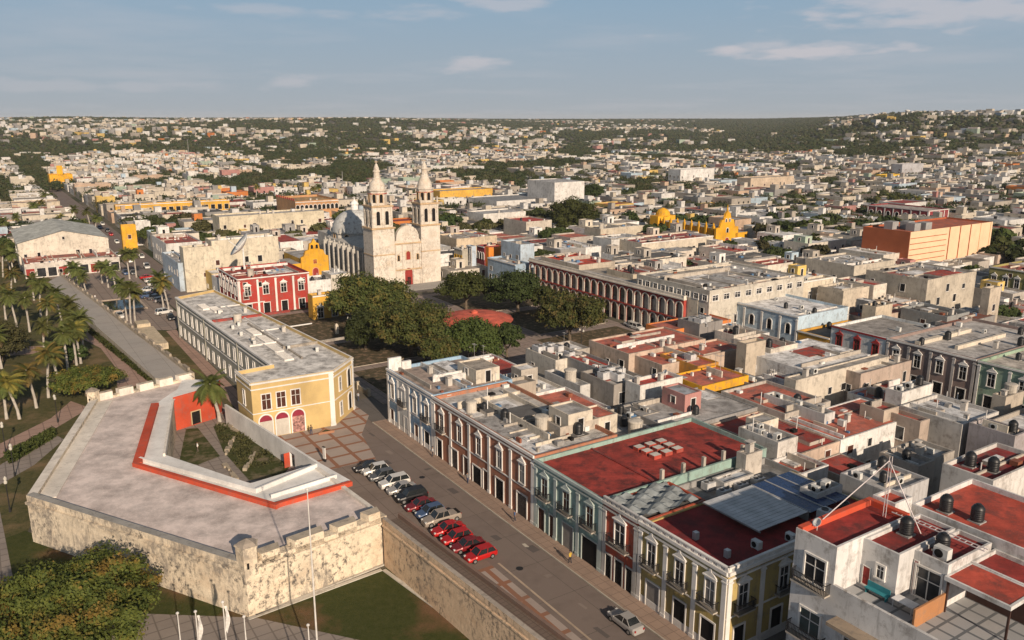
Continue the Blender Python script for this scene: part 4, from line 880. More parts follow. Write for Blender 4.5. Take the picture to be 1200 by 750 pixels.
HB('tall square beige water tower room', Qz(300, 325), Qz(350, 345), Qz(460, 325), 10.2, (.46, .41, .35), (.36, .34, .31), 'the beige tower room', 1, 'vent', par=.2)
HB('pale two storey house with flat white roof and dark ribbon window', Qz(285, 195), Qz(525, 275), Qz(660, 250), 8.6, (.52, .49, .45), (.46, .43, .40), 'the ribbon window house', 3, 'ac cis ac', wins=.5)
HB('white gabled extension with bright red roof', Qz(455, 380), Qz(650, 450), Qz(800, 395), 6.4, (.55, .54, .53), (.46, .07, .035), 'the bright red extension', 0)
HB('grey stained cube house with rooftop junk beside the solar panels', Qz(640, 520), Qz(740, 560), Qz(900, 515), 9.4, (.40, .40, .40), (.40, .39, .38), 'the grey stained cube', 3, 'ac vent ac')
HB('silver corrugated low roof next to the beige tower room', Qz(150, 470), Qz(230, 500), Qz(380, 440), 8.2, (.45, .43, .40), (.40, .43, .46), 'the silver low roof', 0, par=.3)
HB('long high beige garden wall house in the near block', K(900, 355), K(960, 370), K(1170, 285), 6.0, (.50, .41, .29), (.28, .26, .22), 'the garden wall house', 0, par=.5)
# --- right hand blocks
HB('big cream warehouse with grey stained roof', A9(70, 640), A9(130, 655), A9(470, 520), 8.2, (.56, .49, .39), (.34, .32, .29), 'the cream warehouse', 2, 'vent ac', par=.2, wins=.3)
HB('pale peach side wing with white roof and one tall window', A9(340, 595), A9(430, 625), A9(600, 545), 7.4, (.44, .33, .26), (.50, .47, .43), 'the peach side wing', 1, 'vent', wins=.5)
HB('white long house with flat pale roof and small square window', J6(80, 370), J6(520, 515), J6(572, 486), 7.8, (.52, .51, .49), (.52, .48, .43), 'the white long house', 3, 'vent ant ac', wins=.5)
HB('beige rough walled house with red roof beside the small palm', RR_(0, 165), RR_(170, 195), RR_(240, 165), 8.0, (.45, .36, .27), (.40, .05, .04), 'the rough beige house', 0, wins=.5)
HB('pinkish stone house with thin red roof and dark doorway', RR_(160, 190), RR_(370, 255), RR_(430, 240), 7.4, (.42, .32, .25), (.38, .07, .05), 'the pinkish stone house', 0, wins=.6)
HB('bright white rooftop house with two orange awnings', RR_(140, 80), RR_(270, 95), RR_(500, 60), 8.8, (.64, .62, .58), (.50, .49, .47), 'the orange awning house', 4, 'tank ac ac ant', wins=.5)
HB('wide white painted terrace roof', RR_(270, 160), RR_(600, 270), RR_(740, 180), 7.2, (.50, .48, .45), (.54, .55, .56), 'the wide white terrace', 2, 'vent ac')
HB('lilac grey house with pale roof at the right edge', RR_(620, 265), RR_(890, 335), RR_(960, 300), 7.8, (.36, .33, .34), (.50, .50, .50), 'the lilac grey house', 2, 'tank ac')
HB('maroon roofed house with white walls and two black tanks', RR_(470, 490), RR_(770, 580), RR_(960, 420), 10.2, (.54, .52, .49), (.22, .028, .028), 'the maroon roofed house', 0)
for p_ in ((640, 500), (765, 530)):
    q_ = at(*RR_(*p_), 10.2); prop('tank', q_[0], q_[1], 10.2, GA, 1.15, 'the maroon roofed house')
HB('grey flat roofed house with thin parapet in front of the maroon roof', RR_(0, 510), RR_(210, 650), RR_(430, 570), 8.4, (.42, .42, .43), (.40, .39, .38), 'the grey parapet house', 4, 'ac vent ac tank', par=.5)
HB('low roof cluttered with rust red panels and green box', RR_(120, 430), RR_(360, 500), RR_(470, 470), 7.0, (.42, .36, .30), (.34, .33, .32), 'the rust panel roof', 3, 'vent ac tank')
HB('weathered stone house with round white bins on its roof at the far right', RR_(780, 95), RR_(840, 120), RR_(960, 90), 8.4, (.46, .39, .30), (.40, .36, .31), 'the weathered right house', 3, 'cis vent cis')
HB('small beige arcaded ruin with roofless yard', Qz(560, 150), Qz(900, 215), Qz(960, 190), 5.0, (.46, .36, .26), (.30, .24, .18), 'the roofless yard', 0, par=1.2)
HB('grey roofed low house between rough walls', RR_(200, 400), RR_(410, 470), RR_(520, 400), 5.6, (.40, .36, .31), (.30, .31, .32), 'the low grey house', 3, 'ac vent ac')
# --- third row and beyond
HB('beige cube house with tan roof behind the street row', A9(240, 215), A9(350, 240), A9(450, 215), 8.6, (.52, .44, .33), (.32, .29, .25), 'the beige cube house', 1, 'vent')
HB('long cream house with narrow red roof', A9(300, 185), A9(490, 215), A9(500, 195), 8.8, CREAM, (.36, .05, .04), 'the narrow red roof', 1, 'ac')
HB('tan house with two windows and red roof patch', A9(490, 195), A9(630, 215), A9(645, 205), 8.2, (.50, .40, .28), (.36, .05, .04), 'the tan red patch house', 0, wins=.7)
HB('large hall with grey walls, lit cream end and dark sunken roof', A9(405, 150), A9(740, 190), A9(975, 150), 10.6, (.46, .40, .31), (.30, .29, .29), 'the dark roof hall', 4, 'vent ac')
HL[-1].box('sunken_roof', HL[-1].plan[1][0]*.45, HL[-1].plan[2][1]*.25, 10.61, HL[-1].plan[1][0]-.4, HL[-1].plan[2][1]*.8, 10.75, roofmat((.10, .085, .08), .3))
HB('long pale warehouse with white ridged roof', A9(190, 85), A9(400, 125), A9(580, 95), 9.0, (.48, .42, .33), (.42, .41, .40), 'the ridged warehouse', 2, 'vent ac')
HB('dark grey walled block with small lit end behind the cream arcade wing', A9(90, 90), A9(280, 110), A9(320, 105), 8.6, (.30, .27, .24), (.34, .32, .30), 'the dark grey block', 2, 'vent ant')
HB('rough bastion like house with slit tower beside the green house', A9(985, 225), A9(1030, 230), A9(1085, 220), 12.0, (.48, .40, .30), (.26, .25, .24), 'the slit tower', 0, wins=.5)
HB('olive green two storey house with white hooded windows', A9(1030, 125), A9(1300, 165), A9(1400, 130), 9.2, (.30, .27, .10), (.34, .10, .08), 'the olive green house', 2, 'ac tank')
bays(HL[-1], 0, 5, 4.8, kind='ped')
HB('rust roofed shed behind the mauve row house', A9(760, 385), A9(860, 400), A9(1060, 355), 6.4, GREY, (.20, .07, .045), 'the rust roofed shed', 0, par=.1)
HB('grey stained yard wall house with black roof', A9(650, 310), A9(830, 360), A9(900, 330), 7.0, (.26, .27, .27), (.07, .07, .07), 'the black roofed yard', 1, 'vent')
HB('beige terrace house with cracked end wall and laundry frames', A9(450, 300), A9(500, 315), A9(605, 305), 8.8, (.54, .44, .31), (.42, .36, .28), 'the cracked beige house', 2, 'tank ac')
HB('white house with triangular repaired wall beside the pale blue row house', A9(135, 345), A9(160, 355), A9(390, 315), 8.0, (.60, .57, .52), (.52, .47, .46), 'the repaired wall house', 3, 'ac ac tank')
HB('cream wing with long parapet extending from the red arcade', (806, 347), (818, 350), (943, 318), 9.6, (.58, .50, .37), (.40, .38, .35), 'the cream arcade wing', 2, 'ac vent')
bays(HL[-1], 1, 8, 5.2, kind='rect', h=2.1)
HB('white roofed upper storey with grey window wall above the arcade wing', A6(665, 150), A6(915, 240), A6(1240, 150), 12.0, (.50, .46, .38), (.52, .50, .48), 'the white upper storey', 4, 'ac vent ac')
for e_i in (0, 1):
    for q_i in range(9): HL[-1].open(e_i, HL[-1].edge(e_i)[2]*(q_i+.5)/9, 10.1, 'rect', 1.7 if e_i else 1.3, 1.2)
HB('bright red roof terrace behind the left half of the arcade', A6(110, 82), A6(310, 122), A6(400, 85), 10.6, (.45, .38, .29), (.50, .06, .03), 'the bright red terrace', 3, 'vent vent ac', par=.25)
HB('red and tan roof behind the middle of the arcade', A6(410, 140), A6(560, 165), A6(640, 135), 10.4, (.48, .40, .28), (.36, .06, .045), 'the red and tan roof', 4, 'tank vent cis', par=.4)
HB('pale blue cube house beside the orange wall', V6(510, 310), V6(660, 340), V6(755, 330), 11.6, (.40, .48, .56), (.30, .28, .26), 'the pale blue cube', 0, wins=.4)
HB('long low blue corner building with dark doors', V6(410, 430), V6(625, 480), V6(715, 465), 7.6, (.30, .40, .50), (.42, .42, .42), 'the low blue corner building', 2, 'vent ac')
bays(HL[-1], 0, 5, .6, kind='plain', w=1.1, h=2.6)
HB('dark red town house with arched white windows', V6(320, 345), V6(405, 355), V6(480, 330), 8.6, (.22, .03, .04), (.38, .05, .04), 'the dark red town house', 2, 'tank vent'); bays(HL[-1], 0, 3, 4.8, kind='arch')
HB('bright orange walled roof room over the blue corner', V6(424, 350), V6(436, 360), V6(512, 344), 8.6, (.66, .22, .03), (.40, .04, .03), 'the bright orange room', 0)
HB('narrow pale blue town house with grey columns', V6(255, 345), V6(318, 352), V6(330, 345), 9.4, (.42, .50, .58), RGREY, 'the narrow pale blue house', 0); bays(HL[-1], 0, 2, 4.8, kind='rect', pil=M_white())
HB('yellow trimmed grey town house right of the church', V6(160, 360), V6(250, 372), V6(258, 360), 8.6, (.40, .36, .28), RGREY, 'the yellow trimmed house', 1, 'vent'); bays(HL[-1], 0, 3, 4.6, kind='rect', fr=plaster((.6, .36, .05), .2))
HB('orange and cream long wall house behind the right bell tower', V6(95, 265), V6(210, 300), V6(360, 245), 8.8, (.54, .42, .27), (.34, .30, .26), 'the orange and cream wall', 2, 'vent ac')
HB('white long parapet house with sheet roof', V6(330, 100), V6(400, 125), V6(585, 85), 8.0, (.60, .57, .52), (.42, .42, .42), 'the white parapet house', 1, 'vent')
HB('red roofed house with white arches near the big plaza tree', V6(550, 150), V6(700, 180), V6(820, 155), 8.4, (.50, .44, .36), (.42, .05, .04), 'the white arches house', 3, 'tank ac')
HB('cream town house with red doors by the bright yellow church', Z3(560, 700), Z3(600, 730), Z3(870, 685), 8.2, (.58, .50, .38), (.32, .06, .06), 'the red door house', 3, 'vent ac'); bays(HL[-1], 1, 6, 1.2, kind='arch', pane=redd)
HB('white blind gabled house left of the red door house', Z3(415, 695), Z3(460, 715), Z3(560, 690), 8.2, (.58, .57, .54), (.26, .24, .22), 'the white blind house', 0, wins=.5)
HB('cream block with sawtooth parapet and small windows', Z3(360, 650), Z3(410, 665), Z3(560, 640), 9.0, (.52, .45, .33), (.36, .32, .27), 'the sawtooth cream block', 1, 'cis', wins=.6)
HB('red two storey building with white cornice and hooded windows', (243, 315), (278, 327), (361, 318), 9.3, (.36, .045, .035), (.42, .06, .04), 'the red cornice building', 4, 'cis dish ac vent', name='public_building')
bays(HL[-1], 0, 5, 5.2, kind='ped', pil=M_white()); bays(HL[-1], 1, 4, 5.2, kind='ped', pil=M_white(), w=1.4)
HB('low ochre strip building with white door surrounds beside the red one', (361, 344), (366, 347), (402, 335), 5.8, (.58, .33, .05), (.40, .38, .36), 'the low ochre building', 1, 'vent'); bays(HL[-1], 1, 3, .5, kind='ped', w=1.4, h=2.5)
HB('tall cream block with square windows and roof dish', X6(175, 530), X6(205, 545), X6(400, 480), 12.6, (.58, .51, .37), (.40, .36, .3), 'the tall cream block', 2, 'ac vent', wins=.5)
HB('cream rear wing with white roof edge and three window groups', X6(330, 475), X6(405, 495), X6(850, 450), 14.0, (.58, .51, .37), (.50, .48, .44), 'the cream rear wing', 3, 'ac vent ac', wins=.4)
o = prop('dish', *at(*X6(635, 640), 12)[:2], 10.0, GA, 6.0, 'the red cornice building')
HB('long cream theatre wall with black roof vents', X6(425, 305), X6(460, 325), X6(1200, 280), 11.5, (.58, .50, .34), (.44, .42, .40), 'the black vent theatre', 5, 'vent vent duct'); rand_windows(HL[-1], R, (1,), .5)
HB('long yellow arcaded building with red flat roof by the avenue', X6(-310, 240), X6(-270, 245), X6(505, 195), 8.4, (.58, .33, .05), (.36, .05, .04), 'the long yellow arcade', 5, 'cis vent vent'); bays(HL[-1], 1, 16, 4.4, kind='plain', w=2, h=2.6)
HB('red and white crenellated hotel with ochre lower floor', X6(885, 180), X6(995, 215), X6(1260, 190), 10.6, (.46, .25, .12), (.40, .26, .12), 'the crenellated hotel', 2, 'vent', par=1.0)
for i in range(10): HL[-1].box('merlon', -.05+i*HL[-1].plan[1][0]/10, -.1, 11.6, .9+i*HL[-1].plan[1][0]/10, .3, 12.6, redd)
bays(HL[-1], 1, 10, 7.2, kind='arch', w=1.6, h=2.4)
HB('white avenue house with red roof patch near the cream block', X6(-5, 450), X6(85, 515), X6(330, 490), 8.0, (.62, .61, .58), (.36, .08, .06), 'the white avenue house', 3, 'vent ac', wins=.4)
HB('pale blue house with balconies on the avenue', X6(90, 570), X6(170, 650), X6(200, 600), 8.0, (.42, .50, .58), RGREY, 'the balcony blue house', 0, wins=.6)
HB('bright ochre corner house beyond the avenue', tl(0, 160, 6)(830, 620), tl(0, 160, 6)(850, 625), tl(0, 160, 6)(940, 610), 9.0, (.66, .36, .03), RGREY, 'the ochre avenue house', 0)
HB('white house with two brown windows beside the ochre avenue house', tl(0, 160, 6)(935, 590), tl(0, 160, 6)(950, 600), tl(0, 160, 6)(1040, 585), 9.0, (.62, .60, .57), RGREY, 'the brown window house', 0, wins=.8)
# museum-like white hall and low pavilions left of the avenue
HH = HB('large white hall with low pitched pale roof beside the avenue', (12, 275), (20, 286), (121, 274), 9.0, (.58, .52, .42), (.40, .40, .36), 'the large white hall', 0, par=.1)
Lh = HH.plan[1][0]; Dh = HH.plan[2][1]; Lx = -42
hm = MB(); pr = roofmat((.42, .43, .40), .25)
hm.face([(0.2, -.3, 9.15), (0.2, Dh/2, 12.6), (Lx, Dh/2, 12.6), (Lx, -.3, 9.15)], pr); hm.face([(.2, Dh/2, 12.6), (.2, Dh+.3, 9.15), (Lx, Dh+.3, 9.15), (Lx, Dh/2, 12.6)], pr)
hm.obj('pitched_roof', HH.root, (Lh, 0, 0)); hm = MB().prism([(Lx, 0.1), (0, 0.1), (0, Dh-.1), (Lx, Dh-.1)], 0, 9.1, HH.wm); hm.face([(.0, 0, 9.1), (.0, Dh, 9.1), (.0, Dh/2, 12.5)], HH.wm); hm.obj('side_walls', HH.root, (Lh-.2, 0, 0))
HH.open(1, Dh/2, 9.6, 'plain', .7, .9, pane=M_dark())
HB('low glass fronted pavilion with mottled red roof before the large hall', (20, 298), (28, 310), (131, 293), 4.2, (.55, .50, .44), (.38, .12, .09), 'the glass pavilion', 4, 'vent vent ac', par=.5)
for i in range(9): HL[-1].open(1, 1.5+i*(HL[-1].plan[2][1]-3)/8, .3, 'plain', 2.4, 2.8, pane=M_glass() if i % 3 else redd)
HB('yellowish house with hipped parapet behind the palms far left', tl(0, 160, 6)(60, 455), tl(0, 160, 6)(80, 470), tl(0, 160, 6)(380, 420), 8.0, (.52, .43, .30), (.34, .24, .2), 'the far left cream house', 1, 'vent', wins=.4)
HB('white low house with red roof by the tree lined avenue', tl(0, 160, 6)(385, 500), tl(0, 160, 6)(395, 510), tl(0, 160, 6)(500, 490), 5.0, (.62, .60, .56), (.36, .09, .07), 'the white kiosk house', 0)
# theatre with stage tower
TH = HB('long white theatre hall with grey sheet roof', (578, 229), (582, 236), (655, 226), 7.5, (.58, .56, .53), (.24, .25, .26), 'the white theatre', 0)
HB('tall blank white stage tower of the theatre', (629, 210), (650, 214), (683, 212), 16.5, (.60, .58, .55), (.40, .40, .40), 'the white stage tower', 0, par=.3)
# bright yellow church on the right
g0 = at(858, 290, 0); s_, t_ = st(858, 290, 0); gx, gy = W(-224, 240.5)
YR = root('church', 'bright yellow church with pinnacled gable front and long buttressed nave', 'church', (gx, gy, 0), GA); LAND.append(('the bright yellow church', *W(-236, 240), 12)); YQ = plaster((.66, .34, .02), .3)
MB().box(-34, 1.5, -.2, -1, 11, 7.6, YQ, roofmat(RGREY)).obj('nave', YR)
for i in range(8): MB().box(-31+i*4, .6, 0, -30+i*4, 1.5, 8.6, YQ).lathe((-30.5+i*4, 1.1, 8.6), [(.35, 0), (.4, .5), (.05, 1.4)], YQ, 6).obj('buttress', YR)
slab(MB(), [(0, 0), (12.5, 0), (12.5, 8), (10.5, 8.2), (9.6, 11), (8.2, 11.2), (7.5, 13.4), (6.25, 14.6), (5, 13.4), (4.3, 11.2), (2.9, 11), (2, 8.2), (0, 8)], -1, .0, YQ).obj('gable_wall', YR)
for y in (2.4, 4.5, 6.25, 8, 10.1): MB().lathe((-.5, y, 8.2 if y in (2.4, 10.1) else 11.2 if y != 6.25 else 14.5), [(.3, 0), (.4, .8), (.15, 1.1), (.2, 1.5), (.02, 2.6)], YQ, 6).obj('pinnacle', YR)
eopen(YR, 'arch', 0, 6.25, 0, 2.0, 4.0, plaster((.6, .45, .3), .3), redd, 'door'); eopen(YR, 'arch', 0, 6.25, 6, 1.2, 1.8, M_white(), M_dark()); eopen(YR, 'arch', 0, 5.3, 10.2, .7, 1.3, M_white(), M_dark(), 'bell_opening'); eopen(YR, 'arch', 0, 7.2, 10.2, .7, 1.3, M_white(), M_dark(), 'bell_opening')
MB().box(-9, 11, 0, 0, 18, 5.5, YQ, roofmat(RTAN)).obj('side_chapel', YR); MB().box(-38, 0, 0, -33, 10, 9.5, YQ).lathe((-35.5, 5, 9.5), [(3.2, 0), (3, 1.2), (2.2, 2.3), (.8, 3), (.1, 3.2)], YQ, 14).obj('apse', YR)
TAKEN.append((-264, -222, 238, 262))
# orange slab building
OB = HB('big brick-orange slab block with cream ribbed lit side', (1006, 266), (1067, 272), (1186, 262), 14.5, (.34, .10, .045), (.40, .11, .06), 'the orange slab block', 0, par=.5, wmat=flat('orange_render', (.34, .10, .045), .9, 0, .1, .12, .3))
OB.clad = True; D_ = OB.plan[2][1]; PE = flat('peach_render', (.66, .47, .31), .9, 0, .1, .08, .3)
OB.band(1, 0, 15, .1, PE, 'cladding', .1, D_-.1)
for i in range(7): p, an = OB.pos(1, 0); put('sunshade', MB().box(.3, -.3, 2+i*1.8, D_*.42, -.1, 2.15+i*1.8, OB.wm).mesh('sunshade'), OB.root, (p.x, p.y, 0), an)
for i in range(5): p, an = OB.pos(1, 0); put('fin', MB().box(D_*.45+i*D_*.13, -.3, 0, D_*.45+i*D_*.13+.3, -.1, 15, OB.wm if i < 3 else PE).mesh('fin'), OB.root, (p.x, p.y, 0), an)
nL = OB.plan[1][0]
for i in range(10): p, an = OB.pos(0, 0); put('lattice_post', MB().box(i*nL/10, -.3, 0, i*nL/10+.3, -.01, 4.5, plaster(PEACH, .2)).mesh('lattice_post'), OB.root, (p.x, p.y, 0), an)
for z in (1.5, 3.2, 4.6): OB.band(0, z, z+.25, .34, plaster(PEACH, .2), 'lattice_rail')
for i, (x, y) in enumerate(((6, 4), (9, 9), (14, 6), (15, 11))): OB.box('machine_room', x*.8, y, 14.5, x*.8+3, y+3.4, 17, plaster((.30, .30, .30), .3))
HB('long dark red building with white bays and palms behind it', Z9(458, 553), Z9(745, 580), Z9(835, 570), 8.5, (.24, .03, .04), (.40, .36, .33), 'the dark red bay building', 0); bays(HL[-1], 0, 7, 4.2, kind='arch', w=1.8, h=2.8, pil=M_white(), base=False); bays(HL[-1], 1, 4, 2, kind='rect', pil=M_white(), base=False)
HB('white four storey block with blue glass side', Z3(745, 385), Z3(780, 390), Z3(925, 382), 13, (.60, .59, .57), (.42, .42, .42), 'the white four storey block', 0, wins=.5)
HB('beige twin gabled church like block in the far middle', Z3(1045, 425), Z3(1105, 430), Z9(70, 415), 12, (.50, .38, .26), (.32, .29, .25), 'the twin gabled block', 0, wins=.5)
HB('long grey apartment slab with yellow balcony end', Z9(430, 370), Z9(622, 365), Z9(678, 358), 12, (.38, .38, .40), (.44, .42, .40), 'the grey apartment slab', 0, wins=.6)
HB('small bright yellow block in front of the grey apartment slab', Z9(535, 410), Z9(545, 415), Z9(600, 408), 8, (.66, .42, .04), (.5, .4, .2), 'the small yellow block', 0)
HB('yellow long range behind the right bell tower', Z6(845, 480), Z6(850, 490), Z6(1080, 475), 9, (.60, .35, .06), (.36, .34, .32), 'the yellow long range', 0, wins=.9)
HB('yellow building with red tower far down the avenue', tl(0, 160, 6)(335, 262), tl(0, 160, 6)(345, 270), tl(0, 160, 6)(490, 255), 9, (.70, .36, .02), (.6, .3, .03), 'the far yellow church', 0)
HL[-1].box('gable', HL[-1].plan[1][0]-1, HL[-1].plan[2][1]*.35, 9, HL[-1].plan[1][0], HL[-1].plan[2][1]*.6, 16, plaster((.70, .36, .02), .3))
# ================================================================ white terrace building, bottom right (several levels)
def wl(x, y, z): a = st(x, y, z); return a
s0, t0 = -39.6, 54.2
WB = rect_house('white four storey corner building with stepped terraces and red roofs', s0, 12, t0, 80, 12.3, (.60, .59, .58), (.30, .30, .30), short='the white terrace building', par=.9, rmat=paved('terrace_tiles', (.34, .34, .34), (.30, .31, .32), 1.5, GA, .12, (.12, .13, .14), .3))
wm = WB.wm; RD = roofmat((.40, .07, .045), .6, (.16, .05, .04)); RM = roofmat((.25, .035, .03), .6, (.10, .03, .028))
def vol(nm, x0, y0, z0, x1, y1, z1, roof, par=.35, mat=None):
    pl = [(x0, y0), (x1, y0), (x1, y1), (x0, y1)]; m = MB().ring(pl, inset(pl, .2), z0, z1+par, z1-.01, mat or wm); m.sheet(inset(pl, .2), z1, roof); return m.obj(nm, WB.root)
vol('upper_storey', .02, .02, 12.2, 4.0, 10, 16.2, RM); vol('upper_storey', 4.0, 3.5, 12.2, 7.2, 11.5, 16.0, RM); vol('upper_storey', 7.2, 5.6, 12.2, 10.0, 12, 15.8, RM); vol('roof_slab', 10.0, 5.2, 15.0, 15, 9, 15.3, RD, .05); vol('upper_storey', 10.0, 8.9, 12.2, 22, 12.6, 15.1, RM)
vol('upper_storey', 2.6, 12.6, 12.2, 24, 22.5, 15.9, RD, .5); vol('stair_tower', .4, 10, 12.2, 2.6, 12.6, 16.7, RD)
MB().box(.1, .1, 16.2, .6, 10, 16.75, RR).box(.6, 9.5, 16.2, 4, 10, 16.75, RR).obj('red_parapet', WB.root)
def wopen(x, y, z, rz, kind, w, h, pane, fr=None, nm='window'):
    a, b = opening_mesh(kind, w, h, fr or M_white(), pane); o = put(nm, a, WB.root, (x, y, z), rz); put('frame', b, o); return o
bg = flat('blue_green_glass', (.03, .06, .065), .15, 0, .5)
for z in (.4, 4.0, 7.5, 12.5): wopen(2.2, 0, z, 0, 'rect', 1.9, 2.3, bg if z != 12.5 else M_glass())
for z in (3.6, 7.2, 12.2):
    b_ = put('balcony', balcony_mesh(3.4)[0], WB.root, (2.1, 0, z), 0); put('railing', balcony_mesh(3.4)[1], b_)
wopen(6.6, 0, 8.6, 0, 'rect', 2.2, 1.1, M_glass()); wopen(14, 0, 7.6, 0, 'rect', 3.4, 2.0, M_glass()); wopen(20, 0, 7.6, 0, 'rect', 3.4, 2.0, M_glass())
MB().box(5.2, -.09, 5.0, 11.6, -.004, 8.4, flat('maroon_panel', (.09, .018, .022), .7)).obj('panel', WB.root)
MB().box(4.6, -1.4, 10.4, 30, 0, 10.7, plaster((.30, .24, .18), .7)).obj('canopy', WB.root); MB().box(4.6, -1.2, 4.6, 13, 0, 4.9, plaster(CREAM, .3)).obj('canopy', WB.root)
wopen(5.8, 3.5, 13.6, 0, 'rect', .6, 1.1, M_glass()); wopen(8.6, 5.6, 12.4, 0, 'rect', 2.0, 2.6, M_glass()); wopen(4.6, 3.5, 12.4, 0, 'plain', .6, 1.6, redd, nm='door'); wopen(7.5, 5.6, 12.4, 0, 'plain', .3, 2.9, flat('pink', (.45, .2, .2)), nm='door')
MB().box(10.1, 1.2, 12.3, 10.25, 5.4, 13.9, plaster((.38, .18, .08), .4)).obj('timber_screen', WB.root); MB().box(10.1, 8.8, 12.3, 22, 8.88, 15.0, flat('dark_brown_screen', (.05, .025, .02), .8)).obj('dark_screen', WB.root)
for x in (10.2, 14.8): MB().box(x, 5.3, 12.3, x+.15, 5.45, 15.0, flat('dark_brown_screen', (.05, .025, .02), .8)).obj('post', WB.root)
dk = root('bench', 'turquoise bench on the tiled terrace of the white building', 'bench', (*WB.w2(6.1, 2.8), 12.3), GA); tq = flat('turquoise_paint', (.03, .20, .24))
MB().box(-1, -.25, .4, 1, .25, .47, tq).obj('seat', dk); MB().box(-1, .2, .47, 1, .26, .95, tq).obj('backrest', dk)
for x in (-.9, .84): MB().box(x, -.2, 0, x+.06, .2, .4, tq).obj('leg', dk)
tb = root('table', 'small white outdoor table on the tiled terrace', 'table', (*WB.w2(8.4, 3.0), 12.3), GA); tw = flat('white_plastic', (.6, .6, .6))
MB().box(-.9, -.5, .7, .9, .5, .75, tw).obj('tabletop', tb)
for x in (-.8, .74):
    for y in (-.42, .36): MB().box(x, y, 0, x+.06, y+.06, .7, tw).obj('leg', tb)
for i, (x, y, z) in enumerate(((5.2, 7.6, 16.0), (8.2, 7.8, 15.8), (4.6, 14.6, 15.9), (7.1, 15.1, 15.9))):
    w = WB.w2(x, y); prop('tank', w[0], w[1], z, GA, 1.02, 'the white terrace building')
w = WB.w2(8.9, 6.6); prop('ac', w[0], w[1], 15.8, GA, 1.2, 'the white terrace building'); w = WB.w2(.9, 1.6); prop('dish', w[0], w[1], 16.2, GA, .7, 'the white terrace building')
mx_, my_ = at(*U(530, 80), 16.2)
an_ = root('lattice_mast', 'white lattice mast with two stays on the red roof at bottom right', 'mast', (*WB.w2(2.4, 8.6), 16.2), GA); k_ = flat('white_steel', (.55, .5, .5))
lm = MB()
for (x, y) in ((0, 0), (.25, 0), (.12, .22)): lm.tube([(x, y, 0), (x, y, 5.6)], .03, k_, 5)
for i in range(11): lm.tube([(0, 0, i*.5), (.25, 0, i*.5+.5)], .02, k_, 4); lm.tube([(.25, 0, i*.5), (.12, .22, i*.5+.5)], .02, k_, 4)
lm.obj('pole', an_); MB().tube([(0, 0, 5.2), (-1.9, -6.0, .4)], .05, k_, 5).obj('stay', an_); MB().tube([(0, 0, 5.2), (3.4, 0.2, -.2)], .05, k_, 5).obj('stay', an_)
ld = root('roof_ladder', 'white ladder lying along the red roof of the white building', 'ladder', (*WB.w2(2.8, 9.2), 16.56), GA); l_ = MB()
l_.box(0, 0, 0, 8, .07, .07, k_).box(0, .5, 0, 8, .57, .07, k_); l_.obj('rail', ld)
l_ = MB()
for i in range(16): l_.box(.3+i*.5, .07, .01, .34+i*.5, .5, .05, k_)
l_.obj('rungs', ld)
TAKEN += [(-40, 30, 50, 81)]
# ================================================================ ground, roads, paving
rr = np.concatenate([[0], np.geomspace(4, 700, 60), np.geomspace(730, 4800, 120), np.geomspace(5200, 12000, 10)]); na = 360
va = np.linspace(0, 2*np.pi, na, endpoint=False)
GX = rr[:, None]*np.cos(va)[None, :]; GY = rr[:, None]*np.sin(va)[None, :]; GZ = terrain(GX, GY)-.02; GZ = np.where(rr[:, None] > 9000, GZ-(rr[:, None]-9000)*.0004, GZ)
vv = np.stack([GX.ravel(), GY.ravel(), GZ.ravel()], 1)
ii, jj = np.meshgrid(np.arange(len(rr)-1), np.arange(na), indexing='ij'); j2 = (jj+1) % na
fq = np.stack([ii*na+jj, (ii+1)*na+jj, (ii+1)*na+j2, ii*na+j2], -1).reshape(-1, 4)
def np_mesh(name, v, f, mats, mi=None, smooth=False):
    me = bpy.data.meshes.new(name); k = f.shape[1]; me.vertices.add(len(v)); me.vertices.foreach_set('co', np.ascontiguousarray(v, dtype=np.float32).ravel())
    me.loops.add(f.size); me.loops.foreach_set('vertex_index', f.ravel().astype(np.int32)); me.polygons.add(len(f))
    me.polygons.foreach_set('loop_start', (np.arange(len(f))*k).astype(np.int32)); me.polygons.foreach_set('loop_total', np.full(len(f), k, np.int32))
    for m in mats: me.materials.append(m)
    if mi is not None: me.polygons.foreach_set('material_index', mi.astype(np.int32))
    if smooth: me.polygons.foreach_set('use_smooth', np.ones(len(f), bool))
    me.update(calc_edges=True); return me
gm, nt, b, p = _start('ground_soil', 1, .1)
c = _mx(nt, (.10, .09, .075), (.17, .145, .115), _ramp(nt, _noise(nt, p, .06, 8, .7), .4, .6)); c = _mx(nt, c, (.035, .045, .022), _ramp(nt, _noise(nt, p, .012, 8, .7), .45, .58))
nt.links.new(c, b.inputs['Base Color'])
tag(put('ground', np_mesh('ground', vv, fq, [gm], smooth=True)), 'flat town ground rising to low hills far away', 'ground', kind='structure')
def S(name, poly, z, mat, label=None): return tag(MB().sheet(poly, z, mat).obj(name), label or name.replace('_', ' '), name.split('_')[0], kind='structure')
def ST(*pts): return [W(*q) for q in pts]
def PX(*pts, z=0.): 
    q = [at(*p, z) for p in pts]; ar = sum(q[i-1][0]*q[i][1]-q[i][0]*q[i-1][1] for i in range(len(q))); return q if ar > 0 else q[::-1]
ASPH = paved2('asphalt', (.175, .140, .122), (.165, .133, .118), 7, joint=.004, jcol=(.08, .07, .06), stain=.5)
ASP2 = paved2('asphalt_far', (.12, .108, .10), (.115, .105, .098), 9, joint=.004, stain=.4)
SIDE = paved2('sidewalk', (.30, .215, .165), (.26, .19, .15), 1.2, joint=.03, stain=.45)
TILE = paved2('plaza_tile', (.34, .285, .25), (.31, .255, .225), 3.6, joint=.085, jcol=(.24, .115, .07), stain=.4)
